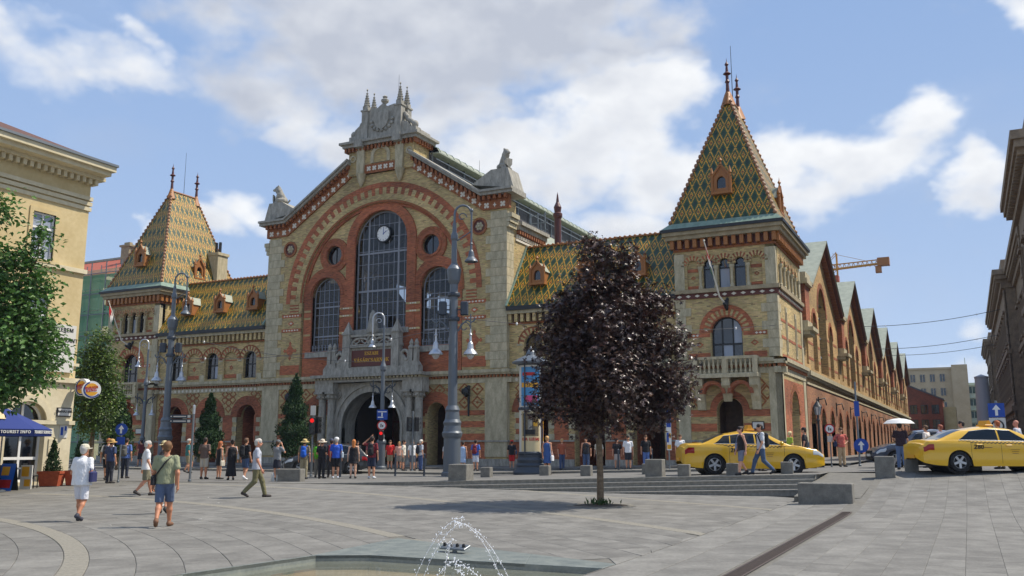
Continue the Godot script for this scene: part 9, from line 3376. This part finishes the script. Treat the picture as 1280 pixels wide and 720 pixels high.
	if bag == "pack":
		put("backpack", part("pack" + key, func(b: B) -> void:
			sdf(b, [bone(J.waist + Vector3(0, -0.05, -0.2), J.chest + Vector3(0, 0.06, -0.2), 0.1, 0.09, 1.35, 0.85), bone(J.waist + Vector3(0, -0.02, -0.28), J.waist + Vector3(0, 0.12, -0.28), 0.05, 0.05, 1.7, 0.8)], maxf(cell, 0.016), 0.03)
			for s in [-1, 1]:
				b.tube([J.chest + Vector3(s * 0.11, 0.12, -0.13), J.chest + Vector3(s * 0.11, 0.17, 0.0), J.chest + Vector3(s * 0.12, 0.05, 0.145), J.waist + Vector3(s * 0.16, 0, 0.06), J.waist + Vector3(s * 0.13, -0.02, -0.12)], 0.022, 5)), shade(d.get("gc", rgb(40, 44, 52)), 0.8), o)
	elif bag == "side" or bag == "tote":
		put("shoulder_bag", part(bag + key, func(b: B) -> void:
			var low := 0.62 if bag == "tote" else 0.9
			b.cham(Vector3(-0.32, low, -0.12), Vector3(-0.23, low + 0.24, 0.12), 0.03)
			b.tube([Vector3(-0.27, low + 0.23, 0.09), J["sh-1"] + Vector3(0.03, 0.06, 0.04), J["sh-1"] + Vector3(0.03, 0.06, -0.04), Vector3(-0.27, low + 0.23, -0.09)], 0.012, 4)), shade(d.get("gc", rgb(60, 60, 66)), 0.8), o)
	elif bag == "sling":
		put("shoulder_bag", part(bag + key, func(b: B) -> void:
			b.cham(Vector3(0.19, 0.85, -0.12), Vector3(0.28, 1.05, 0.1), 0.03)
			b.tube([Vector3(0.2, 1.03, -0.08), J.chest + Vector3(0, 0.03, -0.155), J["sh-1"] + Vector3(0.06, 0.055, -0.02), J.chest + Vector3(-0.04, 0.05, 0.14), Vector3(0.2, 1.03, 0.08)], 0.016, 5)), shade(d.get("gc", rgb(40, 40, 44)), 0.8), o)
	elif bag == "umbrella":
		put("umbrella", part("umb" + key, func(b: B) -> void:
			var w: Vector3 = J.wr1
			b.lathe([Vector2(0.56, 0.42), Vector2(0.42, 0.54), Vector2(0.2, 0.6), Vector2(0.0, 0.62)], Vector3(0, w.y, w.z - 0.1), 10, false); b.lathe([Vector2(0.0, 0.61), Vector2(0.42, 0.53), Vector2(0.56, 0.42)], Vector3(0, w.y, w.z - 0.1), 10, false)
			b.tube([w - Vector3(0, 0.1, 0), Vector3(0, w.y + 0.61, w.z - 0.1)], 0.01, 5)), M.whitepaint, o)

var shade_cache := {}
func shade(c: Color, rough: float) -> StandardMaterial3D:
	var k := c.to_html() + str(rough)
	if not shade_cache.has(k):
		var m := plain(c, rough)
		if rough > 0.8:      # cloth: soft folds and a slight sheen
			m.uv1_triplanar = true; m.uv1_scale = Vector3(3.2, 1.3, 3.2)
			m.heightmap_enabled = true; m.heightmap_texture = M.fold; m.heightmap_scale = 2.2
			m.rim_enabled = true; m.rim = 0.2
		shade_cache[k] = m
	return shade_cache[k]

func lion(s: float) -> void:
	# seated stone lion with a shield, facing outwards and forwards
	var b := B.new()
	var r := [bone(Vector3(0, 0.3, -0.22), Vector3(0, 0.62, 0.0), 0.24, 0.22, 1.0, 1.0), bone(Vector3(0, 0.62, 0.0), Vector3(0, 0.92, 0.12), 0.24, 0.2), bone(Vector3(0, 0.95, 0.16), Vector3(0, 1.12, 0.2), 0.22, 0.18), bone(Vector3(0, 1.06, 0.32), Vector3(0, 1.0, 0.46), 0.12, 0.09), bone(Vector3(-0.12, 1.27, 0.16), Vector3(-0.13, 1.32, 0.16), 0.05, 0.03), bone(Vector3(0.12, 1.27, 0.16), Vector3(0.13, 1.32, 0.16), 0.05, 0.03), bone(Vector3(0, 0.12, -0.45), Vector3(0.1, 0.3, -0.62), 0.05, 0.06)]
	for e in [-1, 1]:
		r.append(bone(Vector3(e * 0.15, 0.7, 0.15), Vector3(e * 0.15, 0.1, 0.32), 0.1, 0.07)); r.append(bone(Vector3(e * 0.15, 0.06, 0.32), Vector3(e * 0.15, 0.05, 0.44), 0.08, 0.07))
		r.append(bone(Vector3(e * 0.2, 0.25, -0.2), Vector3(e * 0.26, 0.3, 0.08), 0.17, 0.12)); r.append(bone(Vector3(e * 0.26, 0.26, 0.08), Vector3(e * 0.25, 0.06, 0.2), 0.1, 0.07))
	sdf(b, r, 0.035, 0.06)
	var o := obj("lion_statue", b, M.greystone, hall, Vector3(s * 9.95, 20.42, -0.5))
	o.rotation.y = s * 1.1
	o.scale = Vector3.ONE * 1.2
	b = B.new()
	b.prism(PackedVector2Array([Vector2(-0.22, 0.65), Vector2(0.22, 0.65), Vector2(0.2, 0.3), Vector2(0, 0.08), Vector2(-0.2, 0.3)]), 0.42, 0.5)
	obj("shield", b, M.greystone, o)

func people() -> void:
	lion(-1.0); lion(1.0)
	# bearing: 0 looks away from the viewer, 90 to the picture's right, 180 towards the viewer
	var F := func(deg: float) -> float: return PI + 0.466 - deg_to_rad(deg)
	var G := func(x: float, z: float) -> Vector3: return on_ground(x, z)
	var white := rgb(226, 228, 230); var black := rgb(30, 30, 34); var denim := rgb(66, 84, 118); var khaki := rgb(150, 140, 112)
	var grey_hair := rgb(190, 186, 178); var brown := rgb(96, 68, 44); var blond := rgb(190, 150, 96); var dark := rgb(44, 34, 28); var ginger := rgb(168, 92, 48)
	var tan := rgb(188, 128, 96)
	var near := 0.0145
	person("stout person in white polo, white shorts and pale cap walking away", G.call(19.08, 38.4), 1.72, F.call(8), {"pose": {"step": 0.45, "arms": "bent"}, "stout": 0.035, "top": "shirt", "tc": white, "bottom": "shorts", "bc": rgb(216, 218, 226), "hat": "cap", "ht": rgb(206, 200, 178), "hc": grey_hair, "skin": tan, "sc": rgb(52, 54, 66), "bag": "side", "gc": rgb(40, 44, 90)}, near)
	person("person in olive tee and denim shorts with bag strap, strolling away", G.call(21.91, 38.57), 1.8, F.call(-14), {"pose": {"step": -0.6}, "top": "tee", "tc": rgb(142, 146, 116), "bottom": "shorts", "bc": rgb(84, 100, 128), "hc": rgb(110, 78, 48), "bag": "sling", "gc": rgb(36, 36, 40), "sc": rgb(120, 84, 60), "skin": tan}, near)
	person("person in turquoise top half hidden behind the olive tee walker", G.call(19.1, 36.0), 1.66, F.call(-10), {"fem": true, "pose": {"step": 0.5}, "top": "tee", "tc": rgb(40, 158, 180), "bottom": "shorts", "bc": rgb(70, 74, 92), "hc": dark, "skin": tan}, near)
	person("grey haired person in white shirt and olive shorts walking right", G.call(13.7, 31.85), 1.74, F.call(60), {"pose": {"step": 0.6}, "top": "shirt", "tc": white, "bottom": "shorts", "bc": rgb(118, 114, 92), "hc": grey_hair, "skin": rgb(200, 140, 110)}, 0.018)
	person("person in straw hat and dark top beside the grey haired walker", G.call(13.5, 31.0), 1.7, F.call(70), {"fem": true, "pose": {"step": -0.5}, "top": "tee", "tc": rgb(52, 48, 52), "bottom": "trousers", "bc": rgb(196, 190, 176), "hat": "brim", "ht": rgb(216, 198, 150), "hc": brown}, 0.018)
	person("grey bearded person in patterned shirt and olive trousers striding right", G.call(17.53, 30.99), 1.8, F.call(78), {"pose": {"step": 0.75}, "top": "shirt", "tc": rgb(176, 182, 194), "bottom": "trousers", "bc": rgb(112, 108, 76), "hc": grey_hair, "skin": rgb(196, 136, 108), "sc": rgb(58, 50, 46)}, near)
	var far := 0.03
	var list := [
		["person in white top and black shorts with dark backpack near the arrow sign", 4.42, 25.72, 1.75, 0, {"pose": {"step": 0.4}, "tc": white, "bc": black, "hc": rgb(150, 90, 50), "bag": "pack", "gc": rgb(48, 52, 66)}],
		["person in blue shirt and dark trousers with grey sling pack", 3.57, 24.06, 1.76, 0, {"tc": rgb(84, 112, 176), "bottom": "trousers", "bc": rgb(44, 50, 66), "hc": dark, "bag": "pack", "gc": rgb(96, 96, 92)}],
		["person in straw hat half hidden behind the white capped walker", 6.9, 27.6, 1.7, 20, {"tc": rgb(60, 74, 110), "hat": "brim", "ht": rgb(196, 160, 96), "bottom": "trousers", "bc": rgb(52, 54, 64)}],
		["person in brown tee and pale shorts standing alone at the street edge", 7.44, 23.19, 1.78, 10, {"pose": {"arms": "bent"}, "tc": rgb(104, 88, 80), "bc": rgb(188, 182, 168), "hc": dark, "skin": tan}],
		["ginger person in black dress carrying a cream tote bag", 8.03, 22.89, 1.62, 40, {"fem": true, "top": "dress", "tc": black, "hem": 0.62, "hair": "long", "hc": ginger, "bag": "tote", "gc": rgb(214, 206, 186)}],
		["person in long black dress with pale shoulder bag", 9.16, 23.34, 1.68, -20, {"fem": true, "top": "dress", "tc": rgb(26, 26, 32), "hem": 0.16, "flare": 0.2, "hair": "bun", "hc": dark, "bag": "side", "gc": rgb(190, 200, 206)}],
		["person in black tee and denim shorts with black backpack", 9.75, 23.15, 1.76, 30, {"pose": {"step": 0.3}, "tc": black, "bc": denim, "hc": brown, "bag": "pack", "gc": black, "sc": white}],
		["person in grey tee and navy skirt raising a camera", 10.75, 22.3, 1.66, 20, {"fem": true, "pose": {"arms": "camera"}, "tc": rgb(130, 134, 138), "bottom": "skirt", "bc": rgb(34, 38, 52), "hat": "cap", "ht": rgb(110, 112, 112), "hc": brown}],
		["person with bright blue backpack, straw hat and khaki trousers", 11.3, 21.2, 1.7, 0, {"tc": rgb(120, 110, 90), "bottom": "trousers", "bc": khaki, "hat": "brim", "ht": rgb(206, 182, 120), "bag": "pack", "gc": rgb(26, 92, 196)}],
		["person with lime green backpack behind the concrete block", 10.7, 19.5, 1.66, 10, {"tc": rgb(110, 160, 60), "bottom": "trousers", "bc": rgb(120, 118, 110), "hc": brown, "bag": "pack", "gc": rgb(88, 180, 36)}],
		["person with red bag and dark cap in the tourist group", 11.2, 19.2, 1.72, -10, {"tc": rgb(60, 62, 76), "bottom": "trousers", "bc": rgb(58, 56, 58), "hat": "cap", "ht": rgb(70, 76, 98), "bag": "pack", "gc": rgb(176, 40, 48)}],
		["person in black top and trousers with floppy pale hat", 11.55, 20.3, 1.7, 15, {"fem": true, "pose": {"arms": "bent"}, "tc": black, "bottom": "trousers", "bc": rgb(34, 34, 40), "hat": "brim", "ht": rgb(220, 210, 190), "hc": brown}],
		["person in royal blue tee and black shorts with white cap", 12.1, 20.0, 1.78, -10, {"tc": rgb(36, 84, 190), "bc": black, "hat": "cap", "ht": white, "hc": grey_hair, "bag": "side", "gc": rgb(200, 214, 226), "sc": white}],
		["ginger person in short black dress before the dark car", 12.67, 19.49, 1.7, -8, {"fem": true, "top": "dress", "tc": rgb(28, 26, 32), "hem": 0.66, "hair": "long", "hc": rgb(196, 120, 60), "skin": rgb(224, 178, 150)}],
		["person shading brow, dark red shirt, navy shorts and black backpack", 13.6, 19.4, 1.84, 8, {"pose": {"arms": "brow"}, "tc": rgb(120, 34, 44), "bc": rgb(40, 48, 70), "hc": dark, "bag": "pack", "gc": black, "sc": rgb(200, 204, 210)}],
		["person in red shirt and khaki shorts facing the square", 5.9, 6.7, 1.74, 175, {"tc": rgb(206, 40, 40), "bc": khaki, "hc": brown}],
		["person in peach top just behind the red shirted one", 6.35, 6.4, 1.66, 170, {"fem": true, "tc": rgb(220, 170, 150), "bc": rgb(150, 140, 130), "hc": blond, "hair": "long"}],
		["person in cream shirt holding a bag left of the traffic light", 8.0, 8.4, 1.74, 100, {"tc": rgb(222, 216, 200), "bc": rgb(120, 118, 112), "hc": dark}],
		["person in white tee and grey shorts beside the cream shirt", 8.35, 8.0, 1.72, 150, {"tc": white, "bc": rgb(96, 104, 120), "hc": brown}],
		["white haired person with jeans and dark vest by the traffic light", 9.3, 8.6, 1.76, 60, {"tc": rgb(198, 204, 212), "bottom": "trousers", "bc": rgb(62, 84, 130), "hc": rgb(226, 220, 206), "bag": "pack", "gc": rgb(40, 42, 54)}],
		["person in white blouse and black skirt near the small side door", 10.6, 7.9, 1.64, 200, {"fem": true, "tc": white, "bottom": "skirt", "bc": black, "hair": "long", "hc": dark}],
		["person in pale blue dress near the small side door", 11.5, 7.6, 1.66, 20, {"fem": true, "top": "dress", "tc": rgb(170, 194, 226), "hem": 0.5, "hc": dark}],
		["person in blue shirt and white shorts with red backpack", 12.1, 7.2, 1.76, 15, {"tc": rgb(70, 106, 190), "bc": rgb(214, 220, 232), "hc": dark, "bag": "pack", "gc": rgb(120, 34, 46)}],
		["person in red cap, black tee and red shorts alone by the pier", 12.4, 3.2, 1.74, 10, {"tc": black, "bc": rgb(196, 44, 44), "hat": "cap", "ht": rgb(206, 40, 36), "bag": "side", "gc": rgb(70, 84, 110)}],
		["person in dark clothes behind the parked dark car", 3.4, 6.6, 1.7, 150, {"tc": rgb(50, 52, 60), "bottom": "trousers", "bc": black, "hc": dark}],
		["person in rose shirt behind the parked dark car", 4.3, 6.5, 1.72, 170, {"tc": rgb(160, 84, 90), "bottom": "trousers", "bc": black, "hc": dark}],
		["person in blue sundress with white bag beside the advertising column", 19.9, 14.5, 1.72, 30, {"fem": true, "top": "dress", "tc": rgb(60, 92, 150), "hem": 0.5, "hair": "bun", "hc": blond, "bag": "tote", "gc": white, "skin": rgb(210, 150, 116)}],
		["person in dark vest near the advertising column", 19.4, 8.5, 1.74, 190, {"top": "tank", "tc": rgb(36, 38, 46), "bottom": "trousers", "bc": denim, "hc": dark}],
		["person in black top and pale skirt under the maple crown", 20.2, 6.0, 1.66, 180, {"fem": true, "tc": rgb(40, 38, 42), "bottom": "skirt", "bc": rgb(180, 168, 160), "hair": "long", "hc": dark}],
		["person in white tee with dark shorts under the maple crown", 20.9, 6.2, 1.78, 180, {"tc": white, "bc": rgb(46, 48, 56), "hc": dark}],
		["person in black tee and blue jeans left of the maple trunk", 21.8, 5.9, 1.78, 180, {"tc": black, "bottom": "trousers", "bc": rgb(84, 112, 170), "hc": brown}],
		["person in white shirt and tan trousers right of the maple trunk", 23.6, 5.6, 1.76, 175, {"tc": white, "bottom": "trousers", "bc": rgb(176, 160, 128), "hc": brown}],
		["person in yellow top and white shorts near the dark pillar", 26.0, 5.2, 1.62, 180, {"fem": true, "tc": rgb(226, 190, 40), "bc": white, "hair": "long", "hc": blond}],
		["person in white tee behind the taxi's rear", 28.0, 11.5, 1.74, 70, {"tc": white, "bottom": "trousers", "bc": rgb(60, 62, 72), "hc": brown}],
		["person in pink top behind the taxi's rear window", 29.6, 14.6, 1.68, 60, {"fem": true, "tc": rgb(226, 160, 180), "bottom": "trousers", "bc": denim, "hc": brown, "hair": "long"}],
		["blond person in lime green top near the tower doorway", 29.6, 7.6, 1.7, 80, {"fem": true, "tc": rgb(166, 186, 60), "bottom": "trousers", "bc": rgb(196, 190, 176), "hc": rgb(226, 204, 150), "hair": "short"}],
		["person in black cap and tee with blue bag at the street corner", 30.6, 9.6, 1.8, -60, {"tc": black, "bottom": "trousers", "bc": rgb(56, 56, 62), "hat": "cap", "ht": black, "bag": "side", "gc": rgb(60, 78, 104)}],
		["person in salmon shirt and khaki trousers, hands on hips in side street", 32.0, 8.2, 1.78, 175, {"pose": {"arms": "hips"}, "tc": rgb(196, 96, 84), "bottom": "trousers", "bc": rgb(186, 160, 124), "hc": brown, "bag": "side", "gc": rgb(44, 52, 84)}],
		["person in dark top and jeans under a white umbrella", 35.0, 15.6, 1.74, 20, {"fem": true, "pose": {"arms": "hold", "step": 0.3}, "tc": rgb(48, 34, 44), "bottom": "trousers", "bc": rgb(96, 120, 160), "hc": dark, "bag": "umbrella"}],
		["person in pale top walking behind the right taxi's tail", 35.8, 13.0, 1.66, -40, {"fem": true, "tc": rgb(226, 216, 206), "bottom": "trousers", "bc": khaki, "hc": brown}],
		["person in lilac shirt beyond the right taxi's tail", 36.3, 11.5, 1.7, -30, {"tc": rgb(206, 190, 206), "bottom": "trousers", "bc": denim, "hc": rgb(150, 80, 56)}],
		["dark haired person in blue shirt behind the right taxi's roof", 37.1, 13.2, 1.8, -60, {"tc": rgb(150, 170, 206), "bottom": "trousers", "bc": denim, "hc": dark}],
		["ginger person in coral dress behind the right taxi", 38.3, 14.2, 1.78, -20, {"fem": true, "top": "dress", "tc": rgb(232, 110, 104), "hem": 0.4, "hair": "short", "hc": ginger}],
		["bald person in grey shirt behind the right taxi", 38.95, 13.6, 1.8, -40, {"tc": rgb(180, 186, 196), "bottom": "trousers", "bc": denim, "hair": "bald", "skin": rgb(206, 140, 116)}],
	]
	for e in [["person in khaki tee looking up at the gable left of the portal", -1.5, 7.2, 20, rgb(150, 140, 110), khaki], ["person in navy polo waiting by the portal's left column", 0.6, 6.0, 160, rgb(44, 54, 90), khaki], ["person in pale pink tee below the portal arch", 1.9, 5.6, 190, rgb(216, 178, 180), denim], ["person in black tee entering the portal", 3.0, 4.6, 5, black, denim], ["person in mustard tee leaving the portal", 7.2, 5.6, 185, rgb(190, 150, 60), rgb(60, 60, 66)], ["person in sky blue tee before the left wing's middle arch", -7.0, 10.0, 40, rgb(120, 160, 206), khaki], ["person in maroon tee before the left wing's outer arch", -12.5, 9.2, -60, rgb(110, 44, 50), rgb(60, 60, 66)], ["person in grey tee near the left tower doorway", -17.5, 7.6, 80, rgb(140, 142, 146), denim], ["person in white tee strolling before the left tower", -14.5, 11.6, -90, white, rgb(70, 74, 86)], ["person in teal tee between evergreen and finger post", 0.5, 17.5, 60, rgb(50, 120, 120), khaki], ["person in rust tee by the right wing's first arch", 16.5, 5.0, 150, rgb(170, 90, 60), denim], ["person in cream tee by the right wing's middle arch", 18.6, 4.6, 200, rgb(220, 210, 186), rgb(60, 60, 66)]]:
		list.append([e[0], e[1], e[2], 1.6 + fposmod(e[1] * 0.37, 0.22), e[3], {"fem": int(e[1] * 10) % 3 == 0, "pose": {"step": 0.3} if absf(e[3]) > 55 and absf(e[3]) < 120 else {}, "tc": e[4], "bottom": "trousers" if e[5] == denim else "shorts", "bc": e[5], "hc": [dark, brown, blond, grey_hair][int(absf(e[2] * 10)) % 4]}])
	for e in list:
		person(e[0], G.call(e[1], e[2]), e[3], F.call(e[4]), e[5], far)
	person("person in black tank top and patterned shorts walking past the taxi", G.call(30.1, 20.35), 1.7, F.call(-100), {"fem": true, "pose": {"step": 0.45}, "top": "tank", "tc": rgb(34, 30, 34), "bottom": "shorts", "bc": rgb(120, 126, 146), "hc": dark, "hair": "bun", "skin": rgb(220, 164, 136), "bag": "side", "gc": rgb(150, 160, 190)}, 0.018)
	person("person in white tee and jeans with black backpack walking past the taxi", G.call(30.72, 20.05), 1.78, F.call(-95), {"pose": {"step": -0.85}, "tc": rgb(206, 210, 216), "bottom": "trousers", "bc": rgb(70, 92, 122), "hc": dark, "bag": "pack", "gc": black, "sc": black}, 0.018)
